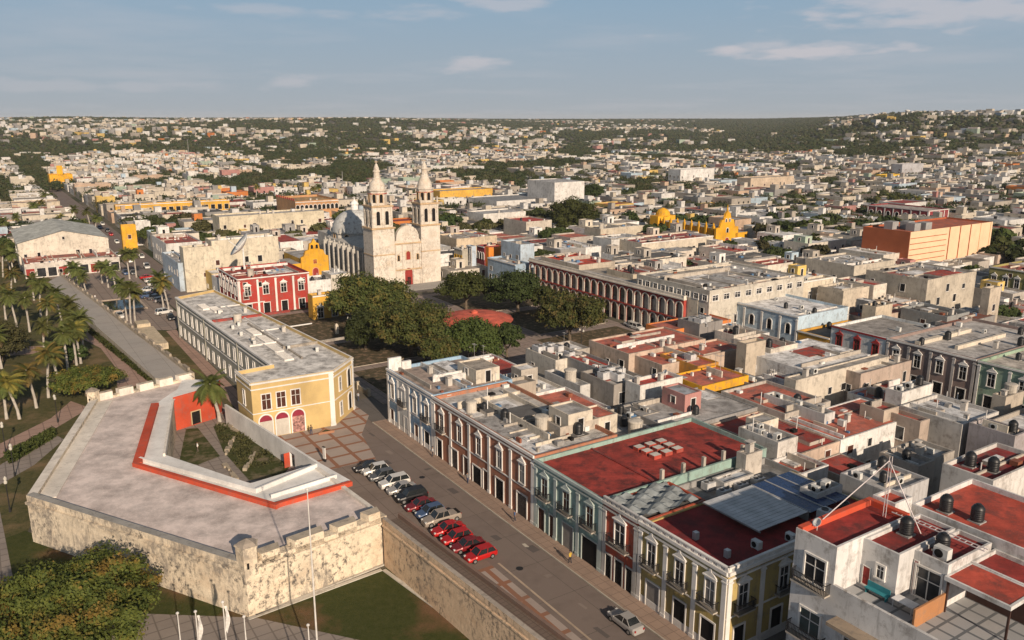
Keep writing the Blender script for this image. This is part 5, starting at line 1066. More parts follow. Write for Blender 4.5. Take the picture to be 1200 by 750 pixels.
S('road', ST((-720, 41), (60, 41), (60, 51.2), (-720, 51.2)), .012, ASPH, 'brown-grey main street running past the colourful house row')
S('road_cross', ST((-129, 51.3), (-122.2, 51.3), (-122.2, 140), (-129, 140)), .014, ASP2, 'cross street beside the plaza')
MB().box(-122, 51.2, -.2, -45.4, 53.75, .13, SIDE).obj('pavement', rz=GA); pv = bpy.data.objects['pavement']; tag(pv, 'pavement along the colourful row', 'pavement', kind='structure')
tag(MB().box(-39.9, 51.2, -.2, 60, 54.2, .13, SIDE).obj('pavement', rz=GA), 'pavement by the white building', 'pavement', kind='structure')
for (a0, a1, b0_, b1) in ((-122, -45.4, 51.05, 51.2), (-39.9, 60, 51.05, 51.2)): tag(MB().box(a0, b0_, -.1, a1, b1, .15, plaster((.42, .38, .32), .4)).obj('kerb', rz=GA), 'pale kerb of the main street', 'kerb', kind='structure')
# lane paint, crossing
pm = flat('worn_road_paint', (.42, .38, .32), .8, 0, .2, .4, 4)

for s, t in ((-74.5, 49.8), (-57.5, 50.3)): S('road_marking', ST((s, t), (s+.9, t-.1), (s+1.1, t+.35), (s+.1, t+.4)), .021, pm)
S('forecourt_paving', ST((-146, 30.0), (-107.6, 36), (-107.6, 45.4), (-118, 47.5), (-125.5, 52.0), (-136, 52), (-136, 44), (-141, 34)), .03, TILE, 'brown banded paving before the custard yellow building')
S('forecourt_paving', ST((-72.3, 36.5), (0, 39.5), (0, 44.9), (-72.3, 44.2)), .03, TILE, 'brown banded paving between city wall and street')
S('parking_lane', ST((-107.6, 35), (-72.3, 36.5), (-72.3, 44.2), (-107.6, 45.4)), .022, paved2('parking', (.20, .155, .13), (.19, .15, .125), 5, joint=.01, stain=.5), 'parking lane by the bastion')
MB().box(-72.3, 44.95, 0, 20, 45.2, .045, plaster((.42, .33, .25), .4)).obj('lane_edge', rz=GA); tag(bpy.data.objects['lane_edge'], 'flush pale edge of the street', 'kerb', kind='structure')
# streets of the grid
TB = [(54, 135), (144, 228), (237, 320), (329, 412), (421, 504), (513, 596), (605, 688), (697, 780), (789, 872), (881, 964), (973, 1056)]
SB = [(47+86*k, 125+86*k) for k in range(0, 3)]+[(-39, 41)]+[(-127, -45)]+[(-127-86*k, -127-86*k+78) for k in range(1, 14)]
for (a, b) in TB: S('street', ST((-1250, b+.6), (300, b+.6), (300, b+8.2), (-1250, b+8.2)), .008, ASP2, 'narrow town street')
for (a, b) in SB: S('street', ST((a-7.2, 52), (a-.6, 52), (a-.6, 1060), (a-7.2, 1060)), .010, ASP2, 'narrow town street')
# plaza
ZP = paved2('plaza_stone', (.27, .22, .19), (.25, .20, .18), 2.0, joint=.05, stain=.5)
tag(MB().box(-209, 56.5, -.2, -129.4, 131, .12, plaster(BEIGE, .4), ZP).obj('plaza', rz=GA), 'stone paved main plaza under big trees', 'plaza', kind='structure')
PG = grassmat('plaza_grass', (.05, .05, .028), (.11, .085, .055), (.23, .16, .11), 1.0, .8)
for (a, b, c_, d_) in ((-150, -132, 59, 78), (-172, -153, 59, 78), (-206, -176, 59, 82), (-150, -133, 104, 128), (-206, -180, 106, 128), (-176, -154, 108, 128)):
    tag(MB().box(a, c_, .1, b, d_, .2, plaster(CREAM, .3), PG).obj('planting_bed', rz=GA), 'grassy planting bed of the plaza', 'planting bed', kind='structure')
# moat lawn, promenade, park
MG = grassmat('moat_grass', (.040, .050, .014), (.062, .066, .022), (.17, .095, .055), .95, .09)
S('lawn', PX((150, 665), (287, 721), (455, 665), (600, 770), (700, 900), (200, 900), (150, 722)), .004, MG, 'dark green lawn in the old moat')
S('lawn', PX((-60, 655), (30, 622), (287, 721), (160, 735), (60, 800), (-60, 800)), .006, MG, 'lawn below the bastion')
stone_edge = plaster((.50, .47, .41), .5)
for a_, b_, w_ in (((292, 727), (448, 669), .45), ((448, 669), (620, 795), .45), ((300, 722), (452, 662), .25)):
    q0 = at(*a_); q1 = at(*b_); d, L, an = along(q0, q1); tag(MB().box(0, 0, -.05, L, w_, .1, stone_edge).obj('path_edge', None, (q0[0], q0[1], 0), an), 'pale stone edge across the moat lawn', 'path', kind='structure')
GPV = paved2('grey_paving', (.25, .215, .19), (.23, .20, .18), 1.6, joint=.05, stain=.45)
S('path', PX((120, 728), (165, 719), (300, 724), (430, 752), (560, 800), (560, 900), (80, 900)), .012, GPV, 'grey paved walk at the foot of the bastion')
S('path', PX((-40, 600), (0, 600), (8, 640), (22, 712), (0, 730), (-40, 760)), .012, GPV, 'grey walk at the left edge')
PK = grassmat('park_grass', (.055, .06, .024), (.11, .095, .042), (.20, .14, .08), .9, .14)
S('lawn', PX((-120, 300), (40, 300), (62, 330), (185, 446), (225, 440), (107, 470), (30, 628), (-200, 660), (-260, 400)), .002, PK, 'palm park lawn')
S('lawn', ST((-178, 31), (-139, 33), (-139, 36.2), (-204, 36.6), (-210, 30)), .006, PK, 'lawn strip')
PP = paved2('pink_paving', (.34, .23, .185), (.30, .205, .165), 2.2, joint=.04, stain=.4)
S('path', PX((83, 470), (105, 478), (60, 505), (0, 537), (-60, 565), (-60, 545), (0, 520), (60, 490)), .014, PP, 'pinkish park path')
S('path', PX((62, 508), (75, 515), (40, 545), (0, 568), (-60, 600), (-60, 580), (0, 545)), .014, GPV, 'mottled park path')
S('path', PX((103, 385), (118, 400), (178, 449), (138, 456), (135, 430), (118, 408), (98, 398)), .014, PP, 'pinkish paving beside the promenade')
S('path', PX((-30, 405), (0, 408), (55, 405), (70, 412), (0, 418), (-30, 420)), .014, PP, 'light park path')
S('square_paving', ST((-318, 14), (-212, 26), (-206, 36), (-212, 40.5), (-318, 40.5)), .01, paved2('square_paving', (.25, .20, .17), (.23, .19, .165), 2.4, joint=.05, stain=.4), 'reddish square before the white hall')
S('path', ST((-206, 36.5), (-139, 36.5), (-139, 33.6), (-206, 34.2)), .016, PP, 'brick walk beside the custard yellow building')
# rampart walk (broad low terrace along the park)
pz = 1.6; rw = PX((57, 330), (70, 342), (108, 378), (182, 443), (205, 446), (228, 440), (160, 392), (122, 362), (72, 322), z=pz)
RW = root('rampart_walk', 'long low rampart walk with pale grey top beside the palm park', 'wall', (rw[0][0], rw[0][1], 0)); LAND.append(('the rampart walk', *at(130, 400), 1))
rwl = cc_world(rw, rw[0]); MB().prism(rwl, -.2, pz, plaster((.46, .41, .33), .6), paved2('walk_screed', (.34, .315, .29), (.32, .30, .28), 4, joint=.01, stain=.35)).obj('terrace', RW)
for (p_, q_, n_) in (((72, 322), (228, 440), 22),):
    a = at(*p_, pz); b = at(*q_, pz); d, L, an = along(a, b); m = MB().box(0, -.6, pz-.5, L, 0, pz+.55, plaster((.40, .34, .26), .6)); m.obj('parapet', RW, (a[0]-rw[0][0], a[1]-rw[0][1], 0), an)
    for i in range(n_): MB().box(L*(i+.1)/n_, -.55, pz+.55, L*(i+.62)/n_, -.1, pz+1.1, plaster((.34, .29, .23), .7)).obj('merlon', RW, (a[0]-rw[0][0], a[1]-rw[0][1], 0), an)
gt = root('stone_ramp', 'low ruined pale stone ramp wall beside the rampart walk', 'wall', (*at(175, 400), 0), GA); MB().box(-9, -2.5, 0, 9, 2.5, 1.4, plaster((.52, .44, .32), .5)).box(-13, -1, 0, -9, 2, 2.2, plaster((.52, .44, .32), .5)).obj('ramp', gt)
# pool
pc = at(144, 358); PO = root('pool', 'square dark water basin with pale rim in the reddish square', 'basin', (pc[0], pc[1], 0), GA)
MB().ring([(-8, -5), (8, -5), (8, 5), (-8, 5)], [(-7.4, -4.4), (7.4, -4.4), (7.4, 4.4), (-7.4, 4.4)], 0, .5, .2, plaster((.42, .34, .27), .4)).obj('rim', PO)
MB().box(-7.4, -4.4, .02, 7.4, 4.4, .3, flat('dark_water', (.02, .026, .024), .08, 0, .5)).obj('water', PO)
# bastion yard: ground, grass and ruins
yd = PX((194, 534), (204, 476), (212, 500), (250, 492), (263, 480), (375, 556), (293, 568)); S('yard_paving', PX((190, 540), (204, 500), (262, 480), (380, 560), (300, 590)), .02, GPV, 'yard paving')
YG = grassmat('yard_grass', (.04, .05, .016), (.07, .075, .03), (.22, .17, .12), .7, .3)
tag(MB().sheet(PX((218, 503), (232, 502), (258, 535), (232, 545), (210, 542)), .06, YG).obj('yard_grass'), 'grass of the bastion yard', 'grass', kind='stuff')
tag(MB().sheet(PX((250, 500), (268, 498), (345, 540), (330, 560), (292, 563), (262, 530)), .06, YG).obj('yard_grass'), 'overgrown grass of the bastion yard', 'grass', kind='stuff')

hz_ = MB().box(-8000, -300, -3, 8000, 12400, 82, None).obj('haze')
hm0 = bpy.data.materials.new('haze_air'); hm0.use_nodes = True; ht = hm0.node_tree; ht.nodes.clear(); hv = ht.nodes.new('ShaderNodeVolumePrincipled'); ho = ht.nodes.new('ShaderNodeOutputMaterial')
hv.inputs['Color'].default_value = (.80, .86, .94, 1); hv.inputs['Density'].default_value = .00006; hv.inputs['Anisotropy'].default_value = .0; ht.links.new(hv.outputs[0], ho.inputs['Volume'])
hz_.data.materials.clear(); hz_.data.materials.append(hm0); tag(hz_, 'thin pale air between the near roofs and the hills', 'haze', kind='stuff')
# ================================================================ ordinary town houses filling the street grid
RC = random.Random(21)
KEEP = [(-209, -129, 54, 133), (-1250, 400, 38, 53.8), (-330, 400, -400, 53), (-205, -130, 30, 60)]
def overl(a, lst, tol=.12):
    s0, s1, t0, t1 = a; A_ = (s1-s0)*(t1-t0)
    for (p, q, r, s) in lst:
        w = min(s1, q)-max(s0, p); h = min(t1, s)-max(t0, r)
        if w > 0 and h > 0 and w*h > tol*A_: return True
    return False
PATCH = [  # tree clumps seen from the camera: x, y, half width, half height in the view, density
 (420, 205, 60, 22, .9), (320, 215, 60, 14, .8), (280, 226, 30, 16, .95), (45, 196, 30, 20, .95), (100, 180, 60, 8, .8), (200, 172, 90, 7, .7), (85, 232, 45, 26, .35), (30, 215, 40, 20, .5), (12, 235, 40, 40, .8), (95, 262, 30, 10, .5), (590, 200, 50, 14, .7), (610, 222, 14, 12, .9), (690, 205, 40, 10, .6),
 (750, 226, 34, 16, .85), (780, 262, 25, 10, .6), (745, 253, 30, 10, .5), (870, 175, 70, 16, .8), (960, 165, 80, 12, .75), (965, 222, 26, 10, .8), (1060, 175, 110, 12, .6), (1100, 215, 50, 10, .5), (1050, 240, 40, 7, .9), (935, 250, 18, 13, .7), (968, 248, 12, 10, .7), (1175, 228, 18, 14, .8),
 (500, 150, 300, 8, .55), (150, 165, 150, 7, .6), (350, 182, 90, 10, .75), (130, 262, 26, 12, .5), (155, 272, 30, 5, .4), (640, 190, 40, 8, .6), (820, 195, 40, 8, .5), (700, 265, 14, 8, .8), (910, 290, 12, 10, .6), (1090, 225, 60, 6, .5), (20, 165, 60, 8, .7)]
def treedens(x, y):
    d = np.hypot(x, y); px_ = 600+960*x/np.maximum(y, 1); z = terrain(x, y)
    f = y*math.cos(PITCH)-(z-CAM_H)*math.sin(PITCH); v = y*math.sin(PITCH)+(z-CAM_H)*math.cos(PITCH); py_ = 375-FOC*v/np.maximum(f, 1)
    n = fbm(x/85+13, y/140+31); th = .60-.115*sm(450, 1500, d); base = sm(th-.03, th+.05, n)*(.5+.45*sm(500, 1000, d))
    for (a, b, w, h, k) in PATCH: base = np.maximum(base, k*(np.exp(-(((px_-a)/w)**2+((py_-b)/h)**2)*1.1)))
    return base, px_, py_
lots = []
def split(s0, s1, t0, t1, amax):
    w, h = s1-s0, t1-t0
    if w*h < amax*RC.uniform(.7, 1.5) or max(w, h) < 13: lots.append((s0, s1, t0, t1)); return
    f = RC.uniform(.38, .62)
    if w > h*RC.uniform(.8, 1.2): m_ = s0+w*f; split(s0, m_, t0, t1, amax); split(m_, s1, t0, t1, amax)
    else: m_ = t0+h*f; split(s0, s1, t0, m_, amax); split(s0, s1, m_, t1, amax)
for (a, b) in SB:
    for (c_, d_) in TB:
        x, y = W((a+b)/2, (c_+d_)/2)
        if y < 40 or abs(x) > .95*y+90 or math.hypot(x, y) > 1150: continue
        split(a, b, c_, d_, 190 if c_ < 240 else 230)
for k in range(0, 10):
    for (c_, d_) in ((-48, 36), (-140, -56), (-232, -148), (-324, -240)):
        a = -330-86*k-78; split(a, a+78, c_, d_, 260)
WC = [(CREAM, 27), (WHITE, 28), (BEIGE, 18), (GREY, 10), (PEACH, 5), ((.62, .44, .14), 1.5), (LBLUE, 2.5), (ORANGE, .8), ((.44, .22, .2), 2), ((.34, .42, .34), 2)]
RFC = [(RGREY, 28), (RWHITE, 24), (RTAN, 14), (RDARK, 15), ((.34, .055, .042), 15), (SALMON, 7), ((.3, .32, .35), 3)]
WN = {CREAM: 'cream', WHITE: 'white', BEIGE: 'beige', GREY: 'grey', PEACH: 'peach', (.62, .44, .14): 'yellow', LBLUE: 'pale blue', ORANGE: 'orange', (.44, .22, .2): 'pink', (.34, .42, .34): 'pale green'}
RN = {RGREY: 'grey', RWHITE: 'whitish', RTAN: 'tan', RDARK: 'dark', (.34, .055, .042): 'red', SALMON: 'salmon', (.3, .32, .35): 'blue-grey'}
def pick(l): return RC.choices([q[0] for q in l], [q[1] for q in l])[0]
cand = []; occ = list(TAKEN)+KEEP; placed = []
def consider(l, low=False, tol=.12):
    s0, s1, t0, t1 = l
    if overl(l, occ, tol): return
    x, y = W((s0+s1)/2, (t0+t1)/2)
    if y < 30: return
    dd, px_, py_ = treedens(np.array([x]), np.array([y]))
    if dd[0] > .55 and math.hypot(x, y) > 260: return
    off = not (-60 < px_[0] < 1260 and py_[0] < 830)
    if off and (low or not (-420 < px_[0] < 1620) or py_[0] > 1000): return
    d = math.hypot(x, y); inner = s0 > -127 and s1 < -40 and t0 < 135
    h = RC.uniform(4.6, 6.2) if low else RC.uniform(5.6, 7.4) if (inner or d < 190) else RC.choice((3.8, 4.2, 4.6, 5.2, 6.4, 7.4))*RC.uniform(.9, 1.1)
    rc_ = pick(RFC)
    if t0 < 240 and d < 340 and RC.random() < (.6 if inner and t0 > 80 else .32): rc_ = RC.choice((RFC[4][0], SALMON, RFC[4][0]))
    elif d < 260 and RC.random() < .3: rc_ = RWHITE
    cand.append((d+(5000 if off else 0), l, h, pick(WC), rc_, low)); placed.append(l)
for l in lots: consider(l)
occ2 = occ+placed
near_occ = [q for q in occ2 if math.hypot(*W((q[0]+q[1])/2, (q[2]+q[3])/2)) < 330]
for (a, b) in SB:
    for (c_, d_) in TB[:3]:
        x, y = W((a+b)/2, (c_+d_)/2)
        if y < 40 or math.hypot(x, y) > 330 or abs(x) > .68*y+60: continue
        s = a
        while s < b-5:
            t = c_
            while t < d_-5:
                l = (s, min(b, s+RC.uniform(5.5, 8)), t, min(d_, t+RC.uniform(5.5, 8)))
                if not overl(l, near_occ+placed[-0:], .10) : 
                    n0 = len(cand); consider(l, True, .1)
                    if len(cand) > n0: near_occ.append(l)
                t += 7
            s += 7
cand.sort(key=lambda q: q[0])
N_IND = 168
NAMED = 0
for i, (d, l, h, wc, rc, low) in enumerate(cand[:N_IND]):
    s0, s1, t0, t1 = l; g = .02+RC.random()*.03
    hs = rect_house('', s0+g, s1-g, t0+g, t1-g, h, wc, rc, group='ordinary town houses', par=RC.choice((.12, .2, .35, .5)), near=False)
    pk = []
    if not low and RC.random() < .5 and s1-s0 > 7 and t1-t0 > 7:
        a0 = RC.uniform(.5, (s1-s0)*.4); b0_ = RC.uniform(.5, (t1-t0)*.4); hs.rroom(a0, b0_, a0+RC.uniform(2.6, 5), b0_+RC.uniform(2.4, 4), RC.uniform(2.2, 2.9), pick(WC), pick(RFC)); hs.avoid = [(a0+1.5, b0_+1.5), (a0+3.2, b0_+3)]
    if d < 300: enrich(hs, RC, .8)
    if d < 330: rand_windows(hs, RC, (0, 1), .75 if not low else .5)
    if RC.random() < .55 and d < 260: clutter(hs, RC.randint(1, 2), 'tank tank ac ant cis vent ac dish', RC)
    auto(hs.root, ('low ' if low else 'tall ' if h > 6.5 else '')+WN[wc]+' house, '+RN[rc]+' roof,')
# the remaining houses: one mass
V = []; F = []; MI = []
hm_ = []
def hmi(m_):
    if m_ not in hm_: hm_.append(m_)
    return hm_.index(m_)
WM = {c: hmi(plaster(mul(c, .80), .5)) for c, _ in WC}; RMt = {c: hmi(roofmat(mul(c, .88))) for c, _ in RFC}; DK = hmi(M_dark()); TKm = hmi(flat('black_plastic', (.014, .015, .017), .45, 0, .4))
def addq(P_, m_): n = len(V); V.extend(P_); F.append((n, n+1, n+2, n+3)); MI.append(m_)
def hbox(cx, cy, z0, w, d, h, ca, sa, wm_, rm_, par=.45, win=True, rnd=RC):
    def T_(x, y, z): return (cx+x*ca-y*sa, cy+x*sa+y*ca, z)
    a, b = w/2, d/2; cs = [(-a, -b), (a, -b), (a, b), (-a, b)]; e = .25; ins = [(-a+e, -b+e), (a-e, -b+e), (a-e, b-e), (-a+e, b-e)]
    for i in range(4):
        j = (i+1) % 4; p, q = cs[i], cs[j]; r, s = ins[i], ins[j]
        addq([T_(*p, z0-3), T_(*q, z0-3), T_(*q, z0+h+par), T_(*p, z0+h+par)], wm_)
        if par: addq([T_(*p, z0+h+par), T_(*q, z0+h+par), T_(*s, z0+h+par), T_(*r, z0+h+par)], wm_); addq([T_(*r, z0+h+par), T_(*s, z0+h+par), T_(*s, z0+h), T_(*r, z0+h)], wm_)
    rs = ins if par else cs; addq([T_(*q, z0+h) for q in rs], rm_)
    if win:
        for zz in ([1.1] if h < 6 else [1.1, 4.4]):
            n = int(w/3.4)
            for i in range(n):
                if rnd.random() < .6: x = -a+w*(i+.5)/n; addq([T_(x-.5, -b-.04, z0+zz), T_(x+.5, -b-.04, z0+zz), T_(x+.5, -b-.04, z0+zz+1.5), T_(x-.5, -b-.04, z0+zz+1.5)], DK)
            n = int(d/3.4)
            for i in range(n):
                if rnd.random() < .6: y = -b+d*(i+.5)/n; addq([T_(a+.04, y-.5, z0+zz), T_(a+.04, y+.5, z0+zz), T_(a+.04, y+.5, z0+zz+1.5), T_(a+.04, y-.5, z0+zz+1.5)], DK)
ca, sa = math.cos(GA), math.sin(GA)
for (d, l, h, wc, rc, low) in cand[N_IND:]:
    s0, s1, t0, t1 = l; x, y = W((s0+s1)/2, (t0+t1)/2); z = float(terrain(x, y)); g = RC.random()*.12+.02; k = .0
    hbox(x, y, z, s1-s0-g, t1-t0-g, h, ca, sa, WM[wc], RMt[rc], RC.choice((.3, .5, .7)), d < 650 or d > 5000)
    if RC.random() < .6 and s1-s0 > 7: w2 = RC.uniform(2, 4.5); hbox(x+RC.uniform(-2, 2), y+RC.uniform(-2, 2), z+h+3, w2, w2*.8, -.6+RC.uniform(0, .8), ca, sa, WM[pick(WC)], RMt[pick(RFC)], 0, False)
    for _ in range(RC.randint(0, 2)):
        x2, y2 = x+RC.uniform(-3, 3), y+RC.uniform(-3, 3); hbox(x2, y2, z+h+3, 1, 1, -1.8, ca, sa, TKm if RC.random() < .4 else WM[WHITE], RMt[RWHITE], 0, False)
n_mid = len(F)
# far houses on the plain and on the hills
rs_ = np.random.RandomState(5); n_try = 34000
ang = rs_.uniform(-.60, .60, n_try); dist = np.sqrt(rs_.uniform(1080**2, 4400**2, n_try)); fx = dist*np.sin(ang); fy = dist*np.cos(ang)
td, px_, py_ = treedens(fx, fy); hd = fbm(fx/210+50, fy/300+80); keep = ((td < .5) | (rs_.rand(n_try) < .34)) & (rs_.rand(n_try) < .05+.80*sm(.44, .58, hd)+.2*(px_ > 980)) & (px_ > -30) & (px_ < 1230) & (rs_.rand(n_try) < 1-.7*sm(2600, 4000, dist))
keep &= ~((px_ > 840) & (px_ < 960) & (dist > 2000))
fx, fy, dist = fx[keep], fy[keep], dist[keep]; fz = terrain(fx, fy)
for i in range(len(fx)):
    w = RC.uniform(6, 15); dd_ = RC.uniform(6, 12); rz = GA+RC.choice((0, .3, -.4, .9))*sm(1200, 1800, dist[i]); hh = RC.choice((3.2, 3.6, 4.2, 6.4, 7.5))*(1.25 if dist[i] > 1500 else 1)
    hbox(fx[i], fy[i], fz[i], w, dd_, hh, math.cos(rz), math.sin(rz), WM[pick(WC)], RMt[pick(RFC)], 0, False)
print('houses', len(cand), 'far', len(fx), 'faces', len(F))
o = put('distant_houses', np_mesh('distant_houses', np.array(V), np.array(F), [m for m in hm_], np.array(MI)))
tag(o, 'dense mass of small pale flat roofed houses reaching the hills', 'houses', kind='stuff'); del V, F, MI
# water tower on the right hill and masts
def wt_(x, y, zt, lab):
    q = at(x, y, zt) if False else None
for (x, y, dist_, hh, lab) in ((1049, 131, 1500, 14, 'white mushroom water tower on the right hilltop'), (583, 138, 2300, 12, 'small white water tower on the distant horizon')):
    X_ = (x-600)/960*dist_; Y_ = dist_; z = float(terrain(X_, Y_)); r_ = root('water_tower', lab, 'water tower', (X_, Y_, z)); k = plaster(WHITE, .2)
    MB().lathe((0, 0, 0), [(1.4, 0), (1.1, hh*.6)], k, 12).obj('shaft', r_); MB().lathe((0, 0, hh*.6), [(1.1, 0), (4.2, 2.4), (4.4, 4), (1, 5.2)], k, 16).obj('tank', r_)
for (x, y, hh, lab) in ((222, 190, 26, 'tall thin radio mast standing among the far trees'), (211, 205, 18, 'shorter radio mast left of the tall one'), (402, 225, 14, 'lone lamp mast before the dark tree belt')):
    q = at(x, y); r_ = root('radio_mast', lab, 'mast', (q[0], q[1], 0)); MB().tube([(0, 0, 0), (0, 0, hh)], [.35, .12], flat('mast_grey', (.3, .3, .3)), 6).obj('pole', r_)
# ================================================================ vegetation
LM = dict(dark=leafmat('leaf_dark', (.028, .045, .012), (.055, .075, .020)), mid=leafmat('leaf_mid', (.040, .060, .013), (.075, .090, .022)), olive=leafmat('leaf_olive', (.055, .060, .020), (.095, .090, .035)),
          autumn=leafmat('leaf_autumn', (.040, .056, .012), (.12, .13, .026), (.17, .095, .025)), plaza=leafmat('leaf_plaza', (.040, .058, .014), (.095, .105, .028), (.14, .11, .03)))
BARK = flat('bark', (.12, .095, .07), .95, 0, .1, .35, 3)
def leaf_mesh(seed, n, lobes, leaf, mat, core=.72, up=.35):
    rs = np.random.RandomState(seed); P = []; L = np.array(lobes)
    wts = (L[:, 3]*L[:, 4]); wts = wts/wts.sum(); idx = rs.choice(len(L), n, p=wts)
    d = rs.normal(size=(n, 3)); d /= np.linalg.norm(d, axis=1)[:, None]; d[:, 2] = np.where(d[:, 2] < -.35, -d[:, 2]*.6, d[:, 2])
    # clumping: leaves gather round twig directions
    tw = rs.normal(size=(140, 3)); tw /= np.linalg.norm(tw, axis=1)[:, None]; ti = rs.randint(0, 140, n); d = d*.45+tw[ti]*.9; d /= np.linalg.norm(d, axis=1)[:, None]; d[:, 2] = np.where(d[:, 2] < -.4, -d[:, 2]*.5, d[:, 2])
    r = (.62+.42*rs.rand(140))[ti]*(.86+.2*rs.rand(n)); c = L[idx, :3]; rad = np.stack([L[idx, 3], L[idx, 3], L[idx, 4]], 1)
    p = c+d*rad*r[:, None]
    nrm = d+rs.normal(size=(n, 3))*.55+np.array([0, 0, up]); nrm /= np.linalg.norm(nrm, axis=1)[:, None]
    a = np.cross(nrm, rs.normal(size=(n, 3))); a /= np.linalg.norm(a, axis=1)[:, None]; b = np.cross(nrm, a); sz = leaf*(.6+.8*rs.rand(n))[:, None]
    q = np.stack([p-a*sz-b*sz*.6, p+a*sz-b*sz*.6, p+a*sz*.7+b*sz*.6, p-a*sz*.7+b*sz*.6], 1).reshape(-1, 3); f = np.arange(4*n).reshape(-1, 4)
    if core:
        vs = []; fs = []; nb = len(q)
        for (x, y, z, rr_, rz_) in lobes:
            m_, k_ = 8, 5; b0 = nb+len(vs)
            for i in range(k_+1):
                th = math.pi*i/k_
                for j in range(m_): u = 1+rs.uniform(-.12, .12); vs.append((x+rr_*core*u*math.sin(th)*math.cos(2*math.pi*j/m_), y+rr_*core*u*math.sin(th)*math.sin(2*math.pi*j/m_), z+rz_*core*u*math.cos(th)))
            for i in range(k_):
                for j in range(m_): fs.append((b0+i*m_+j, b0+(i+1)*m_+j, b0+(i+1)*m_+(j+1) % m_, b0+i*m_+(j+1) % m_))
        q = np.concatenate([q, np.array(vs)]); f = np.concatenate([f, np.array(fs)])
    return np_mesh('crown', q, f, [mat])
def lobes_for(seed, R_, H_, n, zc):
    r = random.Random(seed); out = [(0, 0, zc, R_*.62, H_*.75)]
    for i in range(n):
        a = 2*math.pi*(i+r.uniform(-.3, .3))/n; d = R_*r.uniform(.42, .62); rr_ = R_*r.uniform(.34, .5); out.append((d*math.cos(a), d*math.sin(a), zc+H_*r.uniform(-.3, .35), rr_, rr_*r.uniform(.6, .85)))
    return out
def clump_lobes(seed, R_, H_, n, zc):
    r = random.Random(seed*3+1); out = [(0, 0, zc-.1*H_, R_*.62, H_*.55)]; s_ = .30*(36/n)**.4
    for i in range(n):
        u = (i+.5)/n; ph = math.acos(1-1.35*u); a = i*2.39996+r.uniform(-.25, .25); k = r.uniform(.55, .95); q = s_*r.uniform(.6, 1.35)
        out.append((R_*k*math.sin(ph)*math.cos(a), R_*k*math.sin(ph)*math.sin(a), zc+H_*k*math.cos(ph), R_*q, min(R_*q*.8, H_*.6)))
    return out
def trunk_mesh(seed, zc, R_, r0):
    r = random.Random(seed); m = MB(); m.tube([(0, 0, -.3), (r.uniform(-.1, .1), 0, zc*.35), (0, r.uniform(-.2, .2), zc*.6)], [r0, r0*.8, r0*.6], BARK, 8)
    for i in range(5):
        a = i*1.26+r.random(); d = R_*.5; m.tube([(0, 0, zc*.4), (d*.5*math.cos(a), d*.5*math.sin(a), zc*.75), (d*math.cos(a), d*math.sin(a), zc*1.0)], [r0*.55, r0*.35, r0*.12], BARK, 6)
    return m.mesh('trunk')
def big_tree(label, px, py, wpx, hpx, zc, mat, n=9000, leaf=.2, lob=9, seed=1, name='tree', group=None, H=None):
    x, y = at(px, py, zc); dist = math.hypot(x, y, CAM_H-zc); R_ = wpx*dist/FOC/2*1.06; H_ = H or max(1.6, hpx*dist/FOC/2*1.05)
    r = root(name, label, 'tree' if name == 'tree' else 'shrub', (x, y, 0), seed*.7, group)
    put('crown', leaf_mesh(seed, n, clump_lobes(seed, R_, H_, lob*4, zc), leaf, mat, .5), r); put('trunk', trunk_mesh(seed, zc, R_, .18+R_*.035), r); return r
big_tree('broad dark plaza tree nearest the red cornice building', 433, 353, 98, 56, 6.5, LM['plaza'], 15000, .22, 11, 3)
big_tree('low leafy plaza tree tucked left of the bushy one', 428, 388, 50, 40, 4.4, LM['dark'], 7000, .2, 7, 22)
big_tree('bushy plaza tree in front of the broad dark one', 480, 388, 92, 62, 5.4, LM['plaza'], 15000, .2, 10, 4)
big_tree('smaller round plaza tree right of the church doors', 546, 338, 58, 36, 6, LM['mid'], 8000, .22, 7, 5)
big_tree('dark plaza tree before the low blue corner building', 607, 342, 66, 46, 6, LM['dark'], 9000, .22, 8, 6)
big_tree('spreading plaza tree close to the red arcade', 668, 370, 76, 46, 6, LM['plaza'], 11000, .22, 9, 7)
big_tree('dense plaza tree just below the round red pavilion', 556, 399, 74, 38, 4.4, LM['mid'], 12000, .2, 9, 8)
big_tree('narrow plaza tree squeezed right of the dense one', 594, 396, 34, 40, 4.6, LM['dark'], 5000, .2, 5, 9)
big_tree('low plaza tree between bushy and dense ones', 518, 409, 44, 34, 4.6, LM['plaza'], 6000, .2, 6, 10)
big_tree('small plaza tree at the cross street corner', 640, 352, 30, 30, 5, LM['mid'], 4000, .22, 5, 12)
big_tree('big lone tree on the rooftops behind the arcade', 672, 256, 58, 42, 7, LM['mid'], 9000, .3, 8, 11)
big_tree('dark round tree behind the theatre stage tower', 695, 229, 26, 24, 6, LM['dark'], 4000, .34, 5, 13)
big_tree('large orange tinged leafy tree in the bottom left corner', 80, 718, 170, 100, 4.4, LM['autumn'], 34000, .13, 20, 14, H=3.6)
big_tree('dense dark shrub like tree behind the upper left bastion corner', 100, 446, 66, 40, 3, LM['autumn'], 11000, .13, 8, 15, H=2.0)
big_tree('brownish tree cut by the left edge in the palm park', 2, 405, 46, 56, 3.4, LM['olive'], 7000, .16, 6, 16)
big_tree('small dark bush left of the rampart walk corner', 85, 415, 26, 22, 2, LM['dark'], 4000, .14, 5, 17)
big_tree('round tree among roofs beyond the avenue', 237, 268, 24, 16, 5, LM['olive'], 3000, .34, 5, 18)
big_tree('bushy courtyard tree beside the avenue houses', 172, 275, 18, 16, 5, LM['mid'], 2500, .34, 4, 19)
big_tree('leafy courtyard plant behind the ribbon window house', 968, 512, 46, 22, 2.4, LM['mid'], 5000, .16, 6, 20, H=1.6)
